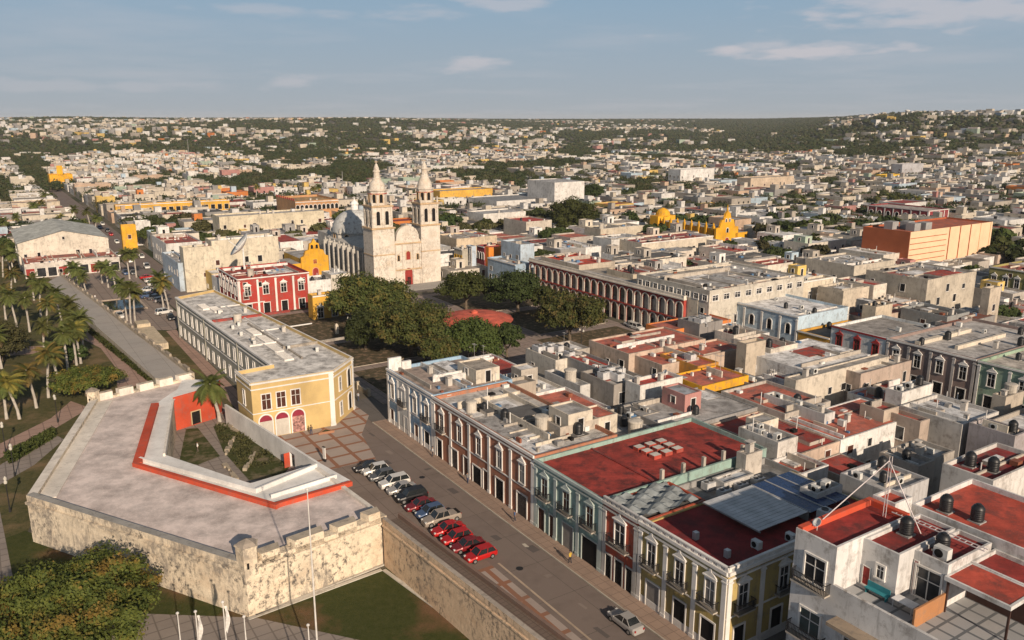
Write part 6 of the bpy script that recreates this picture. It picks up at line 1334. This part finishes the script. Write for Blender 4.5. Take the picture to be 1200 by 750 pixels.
# palms
def frond_mesh(seed, n=30, L=3.4, yellow=False):
    r = random.Random(seed); m = MB(); a = leafmat('palm_green', (.065, .085, .020), (.13, .14, .04)); b = leafmat('palm_yellow', (.14, .13, .03), (.24, .18, .04)); dead = leafmat('palm_dead', (.10, .075, .04), (.15, .11, .05))
    for i in range(n):
        az = i*2.399+r.uniform(-.2, .2); el = math.radians(r.uniform(-38, 72)*(1 if i > 4 else .6)); ln = L*r.uniform(.85, 1.1); mt = dead if el < -.45 and r.random() < .6 else b if (yellow and r.random() < .6) else a
        p = Vector((0, 0, 0)); d = Vector((math.cos(az)*math.cos(el), math.sin(az)*math.cos(el), math.sin(el))); side = Vector((-math.sin(az), math.cos(az), 0)); k = 11; pts = [p.copy()]
        for q in range(k): p = p+d*(ln/k); d = (d+Vector((0, 0, -.135))).normalized(); pts.append(p.copy())
        for q in range(1, k+1):
            w = (.80*math.sin(math.pi*min(1, (q+.6)/(k+1))**.8)+.08)*L/3
            t_ = (pts[q]-pts[q-1]); 
            for s in (-1, 1):
                for hh in (0, .5):
                    o = pts[q-1]+t_*hh; e = o+side*s*w*r.uniform(.85, 1.1)+t_.normalized()*w*.55+Vector((0, 0, -w*.42)); m.face([o, o+t_*.62, e], mt)
    return m.mesh('fronds')
TRK = flat('palm_trunk', (.36, .33, .29), .85, 0, .2, .25, 2.0)
def ptrunk(h, seed):
    r = random.Random(seed); a = r.uniform(-1, 1); b = r.uniform(-1, 1); m = MB(); m.tube([(0, 0, -.2), (a*.1, b*.1, h*.25), (a*.5, b*.5, h*.6), (a, b, h*.93), (a, b, h+.3)], [.30, .22, .22, .17, .13], TRK, 10); return m.mesh('trunk'), (a, b)
PM = [(frond_mesh(i, 34, 3.3, i in (2,)), *ptrunk(7, i)) for i in range(5)]; NP = 0
def palm(px, py, h=8.5, v=None, label=None, sc=1.0, dead_y=False, z=0.):
    global NP
    v = NP % 5 if v is None else v; NP += 1; h *= .88; x, y = at(px, py, z); r = root('palm_tree', label or '', 'palm tree', (x, y, z), NP*1.3, 'palm trees'); k = h/7
    t = put('trunk', PM[v][1], r); t.scale = (sc, sc, k); f = put('fronds', PM[v][0], r, (PM[v][2][0]*sc, PM[v][2][1]*sc, 7.1*k)); f.scale = (sc*(.84+.06*(NP*7 % 5)),)*3
    if not label: auto(r, 'tall palm with pale trunk' if h > 8 else 'mid height palm with pale trunk' if h > 6.3 else 'short palm')
    return r
for q in ((8, 491, 6.5), (23, 491, 7.5, 2), (43, 478, 8.2), (57, 466, 9.5, 2), (70, 455, 9), (80, 434, 8.5), (90, 428, 8.5), (95, 426, 9), (99, 416, 9), (101, 344, 6), (93, 340, 7), (87, 336, 7), (120, 332, 6.5), (127, 337, 7), (136, 342, 7.5), (149, 376, 10.5), (154, 384, 11), (159, 381, 10), (152, 327, 9), (160, 325, 9), (192, 363, 10), (198, 364, 9, 2),
          (7, 375, 9), (18, 331, 10), (35, 389, 9.5), (20, 384, 9), (48, 371, 9.5), (56, 391, 8.5), (2, 432, 8), (40, 352, 7), (74, 385, 10), (82, 402, 7.5), (14, 352, 9), (88, 395, 9), (52, 410, 6.5)):
    palm(q[0], q[1], q[2], q[3] if len(q) > 3 else None)
palm(257.6, 494, 7.6, 0, 'lone dark palm in the bastion yard against the red guardroom', 1.25)
for q in ((40, 262, 10), (48, 258, 10), (8, 282, 9), (20, 275, 9), (30, 300, 7), (52, 245, 9), (70, 270, 7), (90, 262, 8), (98, 275, 6), (105, 262, 7), (112, 272, 7), (300, 240, 12), (1028, 247, 9), (1038, 247, 9), (1050, 248, 9), (1060, 249, 9), (1072, 250, 9), (1085, 251, 8), (938, 250, 9), (12, 318, 10), (4, 325, 10), (366, 238, 10), (375, 236, 10), (960, 508, 3.2)): palm(*q[:2], q[2])
# hedges and yard scrub
for (pts, lab) in ((((5, 535), (62, 505), (66, 512), (12, 545)), 'clipped hedge strip between the two park paths'), (((108, 388), (183, 449), (178, 451), (103, 390)), 'thin hedge along the foot of the rampart walk')):
    q = [at(*p, 0) for p in pts]; rs = np.random.RandomState(3); n = 5000; a, b = rs.rand(n), rs.rand(n); Q = [np.array(v) for v in q]
    p = ((1-a)*(1-b))[:, None]*Q[0]+(a*(1-b))[:, None]*Q[1]+(a*b)[:, None]*Q[2]+((1-a)*b)[:, None]*Q[3]; z = rs.rand(n)*.8; o = p-p.mean(0)
    v = np.concatenate([o, z[:, None]], 1)[:, None, :]+rs.normal(size=(n, 4, 3))*.14; r = put('hedge', np_mesh('hedge', v.reshape(-1, 3), np.arange(4*n).reshape(-1, 4), [LM['mid']]), None, (*p.mean(0), 0)); tag(r, lab, 'hedge')
rs = np.random.RandomState(9); n = 5000; c0 = at(300, 535)
w_ = rs.rand(n, 2); q = [np.array(at(*p)) for p in ((252, 500), (272, 497), (345, 545), (285, 562))]
p = ((1-w_[:, 0])*(1-w_[:, 1]))[:, None]*q[0]+(w_[:, 1]*(1-w_[:, 0]))[:, None]*q[1]+(w_[:, 0]*w_[:, 1])[:, None]*q[2]+((1-w_[:, 1])*w_[:, 0])[:, None]*q[3]
kk = fbm(p[:, 0]/2.2+4, p[:, 1]/2.2) > .5; p = p[kk]; v = np.concatenate([p, rs.rand(len(p))[:, None]*.45], 1)[:, None, :]+rs.normal(size=(len(p), 4, 3))*.11
tag(put('scrub', np_mesh('scrub', v.reshape(-1, 3), np.arange(4*len(p)).reshape(-1, 4), [LM['olive']])), 'olive scrub growing over the ruins in the bastion yard', 'scrub', kind='stuff')
rk = random.Random(4)
for i, (x, y, lab) in enumerate(((255, 497, 'rubble wall stub by the guardroom door'), (272, 515, 'sloping ruined wall stub amid the yard scrub'), (296, 532, 'long broken wall stub in the middle of the yard'), (262, 545, 'grey ruined kerb wall beside the round lawn'))):
    q = at(x, y); m = MB()
    for k in range(5): m.box(k*1.3, rk.uniform(-.3, .3), 0, k*1.3+1.25, rk.uniform(.3, .6), rk.uniform(.2, .6), plaster((.34, .29, .22), .6))
    o = m.obj('ruined_wall', None, (q[0], q[1], 0), GA+rk.uniform(-.5, .4)); tag(o, lab, 'ruin')
# individual trees of the town (nearest), then the rest as woodland
TR = random.Random(77); VAR = []
for i in range(8):
    mt = (LM['dark'], LM['mid'], LM['olive'], LM['dark'])[i % 4]; VAR.append((leaf_mesh(100+i, 900, lobes_for(200+i, 4.6, 3.2, 6, 5.0), .55, mt), trunk_mesh(300+i, 5.0, 4.6, .32), ('dark green', 'mid green', 'olive green', 'dark green')[i % 4]))
rs2 = np.random.RandomState(42); n_try = 90000
ang = rs2.uniform(-.58, .58, n_try); dist = np.sqrt(rs2.uniform(200**2, 4600**2, n_try)); tx = dist*np.sin(ang); ty = dist*np.cos(ang)
td, px_, py_ = treedens(tx, ty); prob = np.clip(td, 0, 1)*1.0+.05*(dist > 300)+.16*sm(900, 1500, dist)
prob = np.where((px_ > 840) & (px_ < 980) & (dist > 2200), .9, prob); prob += .30*sm(2600, 3600, dist)
area = 1-0*dist; keep = (rs2.rand(n_try) < prob) & (px_ > -30) & (px_ < 1230); tx, ty, dist = tx[keep], ty[keep], dist[keep]
# extra density inside clumps nearer than 1 km
n2 = 14000; ang = rs2.uniform(-.58, .58, n2); d2 = np.sqrt(rs2.uniform(200**2, 1200**2, n2)); ex = d2*np.sin(ang); ey = d2*np.cos(ang); e_, pxx, _ = treedens(ex, ey); k2 = (rs2.rand(n2) < np.where(e_ > .3, e_, .08+.42*sm(240, 420, d2))) & (pxx > -30) & (pxx < 1230)
tx = np.concatenate([tx, ex[k2]]); ty = np.concatenate([ty, ey[k2]]); dist = np.concatenate([dist, d2[k2]])
ss = tx*SV[0]+ty*SV[1]; tt = tx*TV[0]+ty*TV[1]; bad = np.zeros(len(tx), bool)
for (a, b, c_, d_) in TAKEN+[(-209, -129, 54, 133), (-640, 60, 40, 53), (-320, 60, -200, 60)]: bad |= (ss > a-3) & (ss < b+3) & (tt > c_-3) & (tt < d_+3)
tx, ty, dist = tx[~bad], ty[~bad], dist[~bad]; o_ = np.argsort(dist); tx, ty, dist = tx[o_], ty[o_], dist[o_]; tz = terrain(tx, ty)
NT = 250
for i in range(NT):
    v = TR.randrange(8); sc = TR.uniform(.7, 1.25); r = root('tree', '', 'tree', (float(tx[i]), float(ty[i]), float(tz[i])), TR.uniform(0, 6), 'broadleaf trees between the houses'); r.scale = (sc, sc, sc*TR.uniform(.85, 1.1))
    put('crown', VAR[v][0], r); put('trunk', VAR[v][1], r); auto(r, ('big ' if sc > 1.1 else 'small ' if sc < .85 else '')+VAR[v][2]+' tree')
tx, ty, dist, tz = tx[NT:], ty[NT:], dist[NT:], tz[NT:]; n = len(tx)
ico = []; t_ = (1+5**.5)/2
for a, b in ((-1, t_), (1, t_), (-1, -t_), (1, -t_)): ico.append((a, b, 0))
for a, b in ((-1, t_), (1, t_), (-1, -t_), (1, -t_)): ico.append((0, a, b))
for a, b in ((t_, -1), (t_, 1), (-t_, -1), (-t_, 1)): ico.append((a, 0, b))
ico = np.array(ico)/math.hypot(1, t_); icf = np.array([(0, 11, 5), (0, 5, 1), (0, 1, 7), (0, 7, 10), (0, 10, 11), (1, 5, 9), (5, 11, 4), (11, 10, 2), (10, 7, 6), (7, 1, 8), (3, 9, 4), (3, 4, 2), (3, 2, 6), (3, 6, 8), (3, 8, 9), (4, 9, 5), (2, 4, 11), (6, 2, 10), (8, 6, 7), (9, 8, 1)])
R3 = 4.2*rs2.uniform(.7, 1.25, n)*(1+.35*sm(1800, 3500, dist)); jit = rs2.uniform(.72, 1.18, (n, 12, 1))
core = ico[None]*jit*np.stack([R3, R3, R3*.72], 1)[:, None, :]*.8+np.stack([tx, ty, tz+R3*.75], 1)[:, None, :]
fv = (icf[None]+np.arange(n)[:, None, None]*12).reshape(-1, 3)
def quads_for(sel, k, size):
    m = len(sel); d = rs2.normal(size=(m, k, 3)); d /= np.linalg.norm(d, axis=2)[..., None]; d[..., 2] = np.abs(d[..., 2])*1.0-.15
    R_ = R3[sel]; p = d*np.stack([R_, R_, R_*.75], 1)[:, None, :]*rs2.uniform(.75, 1.08, (m, k, 1))+np.stack([tx[sel], ty[sel], tz[sel]+R_*.75], 1)[:, None, :]
    a = rs2.normal(size=(m, k, 3)); b = rs2.normal(size=(m, k, 3)); a *= size; b *= size*.8
    return np.stack([p-a, p-b, p+a], 2).reshape(-1, 3)
nearsel = np.where(dist < 1100)[0]; farsel = np.where(dist >= 1100)[0]
q1 = quads_for(nearsel, 110, .55); q2 = quads_for(farsel, 14, 1.0)
allv = np.concatenate([core.reshape(-1, 3), q1, q2]); nf = len(fv); ft = np.concatenate([fv, np.arange(n*12, n*12+len(q1)+len(q2)).reshape(-1, 3)])
mi = np.concatenate([np.repeat(rs2.randint(0, 3, n), 20), np.repeat(rs2.randint(0, 3, len(nearsel)), 110), np.repeat(rs2.randint(0, 3, len(farsel)), 14)])
print('woodland', n, len(ft))
FL = [leafmat('wood_dark', (.022, .034, .012), (.045, .055, .020)), leafmat('wood_mid', (.034, .044, .014), (.06, .066, .022)), leafmat('wood_olive', (.045, .045, .020), (.07, .064, .032))]
tag(put('woodland', np_mesh('woodland', allv, ft, FL, mi)), 'dark green tree canopy spreading between distant houses and over hills', 'woodland', kind='stuff')
# ================================================================ vehicles
def car_proto(kind, col, rough=.3):
    cl = dict(white='white', black='black', silver='silver', red='red', darkred='dark red', blue='blue', grey='grey', beige='beige')
    paint = {'white': (.62, .61, .58), 'black': (.012, .012, .014), 'silver': (.34, .33, .32), 'red': (.42, .012, .012), 'darkred': (.18, .012, .016), 'blue': (.06, .10, .19), 'grey': (.10, .105, .11), 'beige': (.30, .26, .22)}[col]
    pm_ = flat('car_paint_'+col, paint, rough, .15, .5, .03); r = root('parked_car', '', 'car', (0, 0, 0))
    L = {'sedan': 4.5, 'hatch': 4.1, 'suv': 4.6, 'pickup': 5.4}[kind]; H = {'sedan': 1.44, 'hatch': 1.5, 'suv': 1.72, 'pickup': 1.78}[kind]; w = .88 if kind in ('sedan', 'hatch') else .94; belt = {'sedan': .92, 'hatch': .95, 'suv': 1.08, 'pickup': 1.12}[kind]
    # stations along x (nose at +x): x, top z of lower body, half width factor
    hood = .80 if kind in ('sedan', 'hatch') else .98
    st_ = [(L/2, .45, .72), (L/2-.08, hood-.16, .86), (L/2-.35, hood-.05, .95), (L/2-1.0, hood+.03, 1), (L/2-1.15, belt-.02, 1), (0, belt, 1), (-L/2+.9, belt+.02, 1), (-L/2+.25, belt+(-.02 if kind != 'sedan' else 0), .96), (-L/2+.05, belt-.15, .88), (-L/2, .5, .8)]
    m = MB(); k = m.mi(pm_); b = 0; prof = []
    for (x, zt, f) in st_:
        W_ = w*f; prof.append([(x, -W_*.9, .24), (x, -W_, .38), (x, -W_, zt*.78), (x, -W_*.92, zt-.04), (x, -W_*.7, zt), (x, W_*.7, zt), (x, W_*.92, zt-.04), (x, W_, zt*.78), (x, W_, .38), (x, W_*.9, .24)])
    n = 10; m.v = [p for q in prof for p in q]
    for i in range(len(prof)-1):
        for j in range(n): m.f.append((i*n+j, (i+1)*n+j, (i+1)*n+(j+1) % n, i*n+(j+1) % n)); m.m.append(k)
    m.f.append(tuple(range(n))); m.m.append(k); m.f.append(tuple((len(prof)-1)*n+j for j in reversed(range(n)))); m.m.append(k)
    fr = {'sedan': (L/2-1.25, L/2-1.95, -L/2+1.35, -L/2+.75), 'hatch': (L/2-1.1, L/2-1.75, -L/2+.55, -L/2+.2), 'suv': (L/2-1.2, L/2-1.8, -L/2+.5, -L/2+.15), 'pickup': (L/2-1.4, L/2-2.0, -.75, -.95)}[kind]
    x0, x1, x2, x3 = fr; a = w*.9; c = w*.72
    base = [(x0, -a, belt-.03), (x0, a, belt-.03), (x3, a, belt-.03), (x3, -a, belt-.03)]; top = [(x1, -c, H), (x1, c, H), (x2, c, H), (x2, -c, H)]
    m.box(x2, -c, H-.06, x1, c, H, pm_)
    for sy in (-1, 1):                                  # pillars
        for (p, q) in (((x0, a*sy, belt), (x1, c*sy, H-.03)), ((x3, a*sy, belt), (x2, c*sy, H-.03)), (((x0+x3)/2-.1, a*sy, belt), ((x1+x2)/2-.1, c*sy, H-.03))): m.tube([p, q], .045, pm_, 4)
    if kind == 'pickup': m.box(-L/2+.12, -w*.82, belt-.03, -1.0, w*.82, belt+.0, M_dark())
    m.obj('body', r)
    g = MB(); gl = flat('car_glass', (.015, .018, .02), .08, 0, .6)
    for q in ((0, 1, 1, 0), (1, 2, 2, 1), (2, 3, 3, 2), (3, 0, 0, 3)): g.face([base[q[0]], base[q[1]], [t*.985+s*.015 for t, s in zip(top[q[2]], base[q[2]])], [t*.985+s*.015 for t, s in zip(top[q[3]], base[q[3]])]], gl)
    g.obj('glass', r)
    tm_ = flat('tyre', (.02, .02, .02), .9, 0, .1); rm_ = flat('alloy', (.35, .35, .35), .35, .6)
    for sx in (1, -1):
        for sy in (1, -1):
            R_ = .32 if kind in ('sedan', 'hatch') else .37; q = MB(); q.tube([(0, -.11, 0), (0, .11, 0)], R_, tm_, 14); o = q.obj('wheel', r, (sx*(L/2-.82), sy*(w-.08), R_)); MB().tube([(0, sy*.10, 0), (0, sy*.125, 0)], R_*.6, rm_, 10).obj('rim', o)
    hl = flat('headlamp_glass', (.6, .6, .58), .15); tl_ = flat('tail_lamp', (.25, .01, .01), .25)
    for sy in (-1, 1):
        MB().box(L/2-.3, sy*w*.62-.14, hood-.22, L/2-.03, sy*w*.62+.14, hood-.09, hl).obj('headlight', r); MB().box(-L/2-.01, sy*w*.68-.1, belt-.34, -L/2+.15, sy*w*.68+.1, belt-.14, tl_).obj('tail_light', r)
        MB().box(x0-.15, sy*(w+.02), belt, x0, sy*(w+.14), belt+.12, pm_).obj('mirror', r)
    return Proto(r)
CP = {}
def car(kind, col, x, y, rz, label=None, group='cars parked by the bastion', z=0.03, host=None):
    k = (kind, col)
    if k not in CP: CP[k] = car_proto(kind, col)
    o = CP[k].place((x, y, z), rz, None, label, group)
    if not label: auto(o, {'white': 'white', 'black': 'black', 'silver': 'silver', 'red': 'red', 'darkred': 'dark red', 'blue': 'blue', 'grey': 'grey', 'beige': 'beige'}[col]+' '+{'sedan': 'saloon car', 'hatch': 'hatchback', 'suv': 'sport utility car', 'pickup': 'pickup truck'}[kind])
    return o
a = at(583, 642, .6); b = at(543, 654, .6); cdir = math.atan2(b[1]-a[1], b[0]-a[0])
ROW = [((432, 546), 'sedan', 'black', 'black saloon, farthest car of the row by the bastion'), ((440, 549), 'hatch', 'white', 'white hatchback parked second from the far end of the row'), ((448, 556), 'hatch', 'grey', 'dark grey hatchback between the small white one and the white utility car'),
       ((462, 564), 'suv', 'white', 'white high roofed utility car in the parked row'), ((471, 571), 'sedan', 'silver', 'silver white saloon between white utility car and black car'), ((482, 580), 'suv', 'black', 'rounded black utility car in the middle of the row'),
       ((493, 590), 'sedan', 'darkred', 'dark red saloon between the black utility car and the blue one'), ((504, 598), 'hatch', 'blue', 'blue hatchback beside the pickup truck'), ((517, 606), 'pickup', 'beige', 'beige pickup truck with dark open bed in the row'),
       ((525, 618), 'sedan', 'red', 'red saloon next to the pickup truck'), ((535, 628), 'hatch', 'red', 'red hatchback, second red car from the pickup'), ((548, 637), 'sedan', 'darkred', 'wine red saloon parked beside the nearest bright red car'), ((563, 648), 'hatch', 'red', 'bright red hatchback, nearest car of the row')]
for (p, k, c_, lab) in ROW: x, y = at(*p, .7); car(k, c_, x, y, cdir+R.uniform(-.05, .05), lab).scale = (.95, .93, .93)
x, y = at(733, 726, .7); car('sedan', 'silver', x, y, GA+math.pi, 'silver saloon driving up the street past the olive corner house', 'cars driving on the main street')
FC = [(138, 298), (133, 307), (138, 312), (147, 319), (156, 319), (172, 312), (172, 324), (177, 328), (182, 332), (174, 339), (185, 341), (174, 346), (182, 348), (189, 351), (201, 319), (140, 369), (137, 283), (192, 365), (200, 371), (524, 312), (530, 314), (548, 318), (541, 317), (746, 383), (740, 380), (120, 262), (126, 270), (117, 266), (111, 254), (124, 280), (130, 274), (166, 300), (152, 305)]
for i, p in enumerate(FC):
    x, y = at(*p, .7); car(('sedan', 'hatch', 'suv')[i % 3], ('white', 'silver', 'black', 'white', 'grey', 'white', 'red', 'blue')[i*5 % 8], x, y, GA+(math.pi/2+.2 if 160 < p[0] < 200 and p[1] > 320 else 0)+R.uniform(-.05, .05), None, 'cars parked in the far streets')
# ================================================================ flagpoles, lamps, pillars
PLM = flat('flagpole_paint', (.58, .56, .53), .4, .1)
def pole(tx_, ty_, h, label, flag=False, base=None):
    x, y = at(tx_, ty_, h) if base is None else base; r = root('flagpole', label, 'flagpole', (x, y, 0), 0, 'flagpoles before the bastion')
    MB().tube([(0, 0, 0), (0, 0, h*.5), (0, 0, h)], [.10, .075, .045], PLM, 8).obj('pole', r); MB().lathe((0, 0, h), [(.06, 0), (.14, .08), (.14, .16), (.05, .24)], PLM, 8).obj('finial', r); MB().box(-.35, -.35, 0, .35, .35, .35, plaster(GREY, .3)).obj('base', r)
    if flag:
        m = MB(); fm = flat('white_flag', (.6, .58, .55), .8); g = [[(.08+.16*math.sin(i*.5)*(.4+j*.2)+j*.09, .1*math.sin(i+j), h-.3-i*.32) for j in range(4)] for i in range(9)]
        for i in range(8):
            for j in range(3): m.face([g[i][j], g[i+1][j], g[i+1][j+1], g[i][j+1]], fm)
        m.obj('flag', r)
pole(0, 0, 19.0, 'very tall white flagpole rising in front of the bastion corner', base=(-17.53, 64.58))
for (p, h, f, lab) in (((208, 720), 9, False, 'short white flagpole left of centre below the bastion'), ((229, 718), 9, True, 'white flagpole with furled flag, left of the watchtower corner'), ((261, 707), 9.5, True, 'white flagpole with furled flag just left of the bastion corner'), ((286, 724), 9, False, 'white flagpole right below the watchtower corner'), ((361, 734), 9, False, 'short white flagpole beside the very tall one')): pole(*p, h, lab, f)
def lamp(px, py, h=4.2, lab=None):
    x, y = at(px, py); r = root('street_lamp', lab or '', 'street lamp', (x, y, 0), GA, 'street lamps'); I = M_iron()
    MB().tube([(0, 0, 0), (0, 0, .6), (0, 0, .61), (0, 0, h)], [.14, .12, .07, .05], I, 8).obj('post', r); MB().box(-.7, -.03, h-.1, .7, .03, h, I).obj('arm', r)
    for s in (-1, 1): MB().lathe((s*.65, 0, h), [(.06, 0), (.2, .1), (.22, .35), (.1, .5), (.02, .6)], flat('lamp_globe', (.45, .43, .38), .3), 8).obj('lantern', r)
    if not lab: auto(r, 'black twin street lamp')
for q in ((7, 530), (17.5, 558), (68, 495), (12, 600), (549, 430), (410, 395), (681, 410), (176, 352), (500, 425), (390, 372)): lamp(*q)
x, y = at(380.5, 541); ip = root('information_pillar', 'slim black and white information pillar on the banded paving', 'pillar', (x, y, 0), GA+.3); MB().box(-.3, -.12, 0, .3, .12, .5, M_iron()).obj('base', ip); MB().box(-.26, -.09, .5, .26, .09, 2.3, plaster(WHITE, .2)).obj('panel', ip); MB().box(-.3, -.12, 2.3, .3, .12, 2.4, M_iron()).obj('cap', ip)
pt = at(329, 514); pl = root('planter', 'triangular brick planter on the paving below the custard yellow building', 'planter', (*at(381, 507), 0), .4); MB().ring([(-1.2, -.8), (1.4, -.6), (.2, 1.1)], inset([(-1.2, -.8), (1.4, -.6), (.2, 1.1)], .2), 0, .4, .25, plaster((.34, .17, .10), .3)).obj('rim', pl); MB().sheet(inset([(-1.2, -.8), (1.4, -.6), (.2, 1.1)], .2), .3, YG).obj('soil', pl)
for i, (x, y, lab) in enumerate(((375, 468, 'white gatepost by the custard yellow building corner'), (415, 400, 'pale stone plaza post nearest the bushy tree'), (395, 392, 'pale stone plaza post beside the red cornice building'))):
    q = at(x, y); r = root('stone_post', lab, 'post', (*q, 0), GA); MB().box(-.35, -.35, 0, .35, .35, 2.2, plaster(CREAM, .4)).lathe((0, 0, 2.2), [(.4, 0), (.4, .15), (.1, .5)], plaster(CREAM, .4), 8).obj('shaft', r)
# plaza boundary wall along the main street
q0 = W(-205, 55.9); pw = root('plaza_wall', 'low pale balustrade wall bordering the plaza along the street', 'wall', (*q0, 0), GA); MB().box(0, 0, 0, 70, .35, .9, plaster((.50, .42, .32), .5)).obj('base', pw)
for i in range(15): MB().box(i*5-.25 if i else 0, -.1, 0, i*5+.3, .45, 1.5, plaster((.54, .46, .34), .4)).obj('pier', pw)
# ================================================================ people (small in the view)
def person(px, py, lab, shirt, trousers, seed):
    import bmesh as bm_
    x, y = at(px, py); bm = bmesh.new(); sk = bm.verts.layers.skin.verify(); r = random.Random(seed); st_ = r.uniform(.1, .22)
    J = dict(p=(0, 0, .95, .13), c=(0, 0, 1.2, .14), n=(0, 0, 1.43, .09), nk=(0, 0, 1.52, .055), h=(0, .01, 1.66, .10), ht=(0, 0, 1.72, .085), lh=(-.1, 0, .88, .1), lk=(-.11, st_*.6, .48, .07), la=(-.11, st_, .08, .045), lt=(-.11, st_+.15, .04, .04),
             rh=(.1, 0, .88, .1), rk=(.11, -st_*.2, .48, .07), ra=(.11, -st_, .08, .045), rt=(.11, -st_+.15, .04, .04), ls=(-.19, 0, 1.38, .065), le=(-.25, -.05, 1.1, .045), lw=(-.25, .06, .86, .035), rs=(.19, 0, 1.38, .065), re=(.25, -.03, 1.1, .045), rw=(.25, .08, .86, .035))
    V_ = {}
    for k, v in J.items(): q = bm.verts.new(v[:3]); q[sk].radius = (v[3], v[3]*.8 if k in 'pcn' else v[3]); V_[k] = q
    V_['p'][sk].use_root = True
    for a, b in 'p-c c-n n-nk nk-h h-ht p-lh lh-lk lk-la la-lt p-rh rh-rk rk-ra ra-rt n-ls ls-le le-lw n-rs rs-re re-rw'.replace('-', ',').split(' ') and [e.split(',') for e in 'p,c c,n n,nk nk,h h,ht p,lh lh,lk lk,la la,lt p,rh rh,rk rk,ra ra,rt n,ls ls,le le,lw n,rs rs,re re,rw'.split()]: bm.edges.new((V_[a], V_[b]))
    me = bpy.data.meshes.new('body'); bm.to_mesh(me); bm.free(); tmp = bpy.data.objects.new('person', me); COL.objects.link(tmp)
    tmp.modifiers.new('s', 'SKIN'); sb = tmp.modifiers.new('u', 'SUBSURF'); sb.levels = sb.render_levels = 1
    m2 = bpy.data.meshes.new_from_object(tmp.evaluated_get(bpy.context.evaluated_depsgraph_get())); bpy.data.objects.remove(tmp)
    m2.materials.clear(); [m2.materials.append(k) for k in (flat('skin', (.30, .17, .11)), flat('shirt%d' % seed, shirt), flat('trousers%d' % seed, trousers))]
    for p in m2.polygons: z = p.center.z; xx = abs(p.center.x); p.material_index = 2 if z < .95 and xx < .2 else 0 if (z > 1.47 or (xx > .2 and z < 1.1)) else 1
    o = put('person', m2, None, (x, y, 0.02), r.uniform(0, 6)); tag(o, lab, 'person')
    MB().lathe((0, 0, 1.66), [(.115, 0), (.12, .05), (.09, .11), (.03, .135)], flat('hair', (.02, .015, .012)), 10).obj('hair', o)
person(507, 536, 'person in white shirt and dark trousers before the blue corner house', (.6, .6, .58), (.04, .04, .05), 1)
person(420, 470, 'person in a pale shirt walking along the plaza side pavement', (.4, .42, .45), (.05, .06, .1), 2)
person(447, 402, 'person in red top standing under the plaza trees', (.35, .05, .04), (.05, .05, .06), 3)
person(365, 510, 'person in dark clothes on the banded paving by the custard building', (.04, .04, .05), (.04, .05, .09), 4)
person(112, 352, 'person in white on the reddish square by the water basin', (.6, .6, .6), (.1, .1, .12), 5)

person(603, 612, 'person in blue shirt walking on the pavement by the sage green house', (.08, .14, .3), (.05, .05, .06), 6)
person(668, 661, 'person in yellow shirt on the pavement before the brick-red house', (.5, .35, .06), (.03, .03, .04), 7)
person(548, 567, 'person in grey on the pavement before the brown house', (.2, .2, .2), (.05, .06, .1), 8)
person(232, 530, 'visitor in a white shirt in the bastion yard', (.6, .6, .58), (.1, .08, .06), 9)
rp_ = random.Random(12); dkp = paved2('road_patch', (.105, .09, .082), (.10, .085, .08), 9, joint=.004, stain=.5); ltp = paved2('road_patch_pale', (.22, .18, .155), (.21, .17, .15), 9, joint=.004, stain=.6)
for i in range(16):
    s_ = -118+i*6.3+rp_.uniform(-2, 2); t_ = rp_.uniform(45.6, 50.2); w_ = rp_.uniform(.6, 2.6); h_ = rp_.uniform(.4, 1.2)
    S('road_patch', ST((s_, t_), (s_+w_, t_+.1), (s_+w_-.1, t_+h_), (s_+.15, t_+h_-.1)), .017+.0004*i, rp_.choice((dkp, dkp, ltp)))
for i, (s_, t_) in enumerate(((-98, 48.3), (-70, 46.5), (-52, 48.8))):
    x, y = W(s_, t_); r = MB().lathe((0, 0, 0), [(.42, 0), (.42, .03), (.36, .035)], M_iron(), 16).obj('manhole_cover', None, (x, y, .012)); tag(r, ('round iron manhole cover in the street before the brown house', 'round iron manhole cover in the street near the nearest red car', 'round iron manhole cover in the street before the olive corner house')[i], 'manhole cover')
# ================================================================ labels: look + nearest landmark + order among equals
bpy.context.view_layer.update()
LP = []
for l in LAND:
    if len(l[0].split()) > 6: continue
    a = proj(l[1], l[2], l[3]); LP.append((l[0], l[1], l[2], a))
recs = []
for (o, look, host) in AUTO:
    x, y, z = o.location; p = proj(x, y, z+2); d0 = math.hypot(x, y)
    if host: phrase = 'on '+host
    else:
        best = min(LP, key=lambda l: math.hypot(l[1]-x, l[2]-y)); dx = p[0]-best[3][0]; dd = d0-math.hypot(best[1], best[2]); pxm = 960/max(d0, 1)
        dpx = dx/pxm
        if abs(dpx) > abs(dd): phrase = ('right of ' if dpx > 0 else 'left of ')+best[0]
        else: phrase = ('behind ' if dd > 0 else 'in front of ')+best[0]
    recs.append([o, look, phrase, p])
from collections import defaultdict
G = defaultdict(list)
for r in recs: G[(r[1], r[2])].append(r)
ORD = ['first', 'second', 'third', 'fourth', 'fifth', 'sixth', 'seventh', 'eighth', 'ninth', 'tenth', 'eleventh', 'twelfth', 'thirteenth', 'fourteenth', 'fifteenth', 'sixteenth', 'seventeenth', 'eighteenth', 'nineteenth', 'twentieth']
for (look, ph), rs in G.items():
    rs.sort(key=lambda r: r[3][0]); n = len(rs)
    for i, r in enumerate(rs):
        if n == 1: t = look+' '+ph
        elif n == 2: t = look+' '+ph+', '+('left' if i == 0 else 'right')+' of two'
        elif i == 0: t = look+' '+ph+', leftmost one'
        elif i == n-1: t = look+' '+ph+', rightmost one'
        elif i < 20: t = look+' '+ph+', '+ORD[i]+' from left'
        else: t = look+' '+ph
        r[0]['label'] = t
from collections import Counter
cn = Counter(o.get('label') for o in bpy.data.objects if o.get('category')); print('dup labels', [(k, v) for k, v in cn.items() if v > 1][:8], 'long', [k for k in cn if k and len(k.split()) > 16][:8])
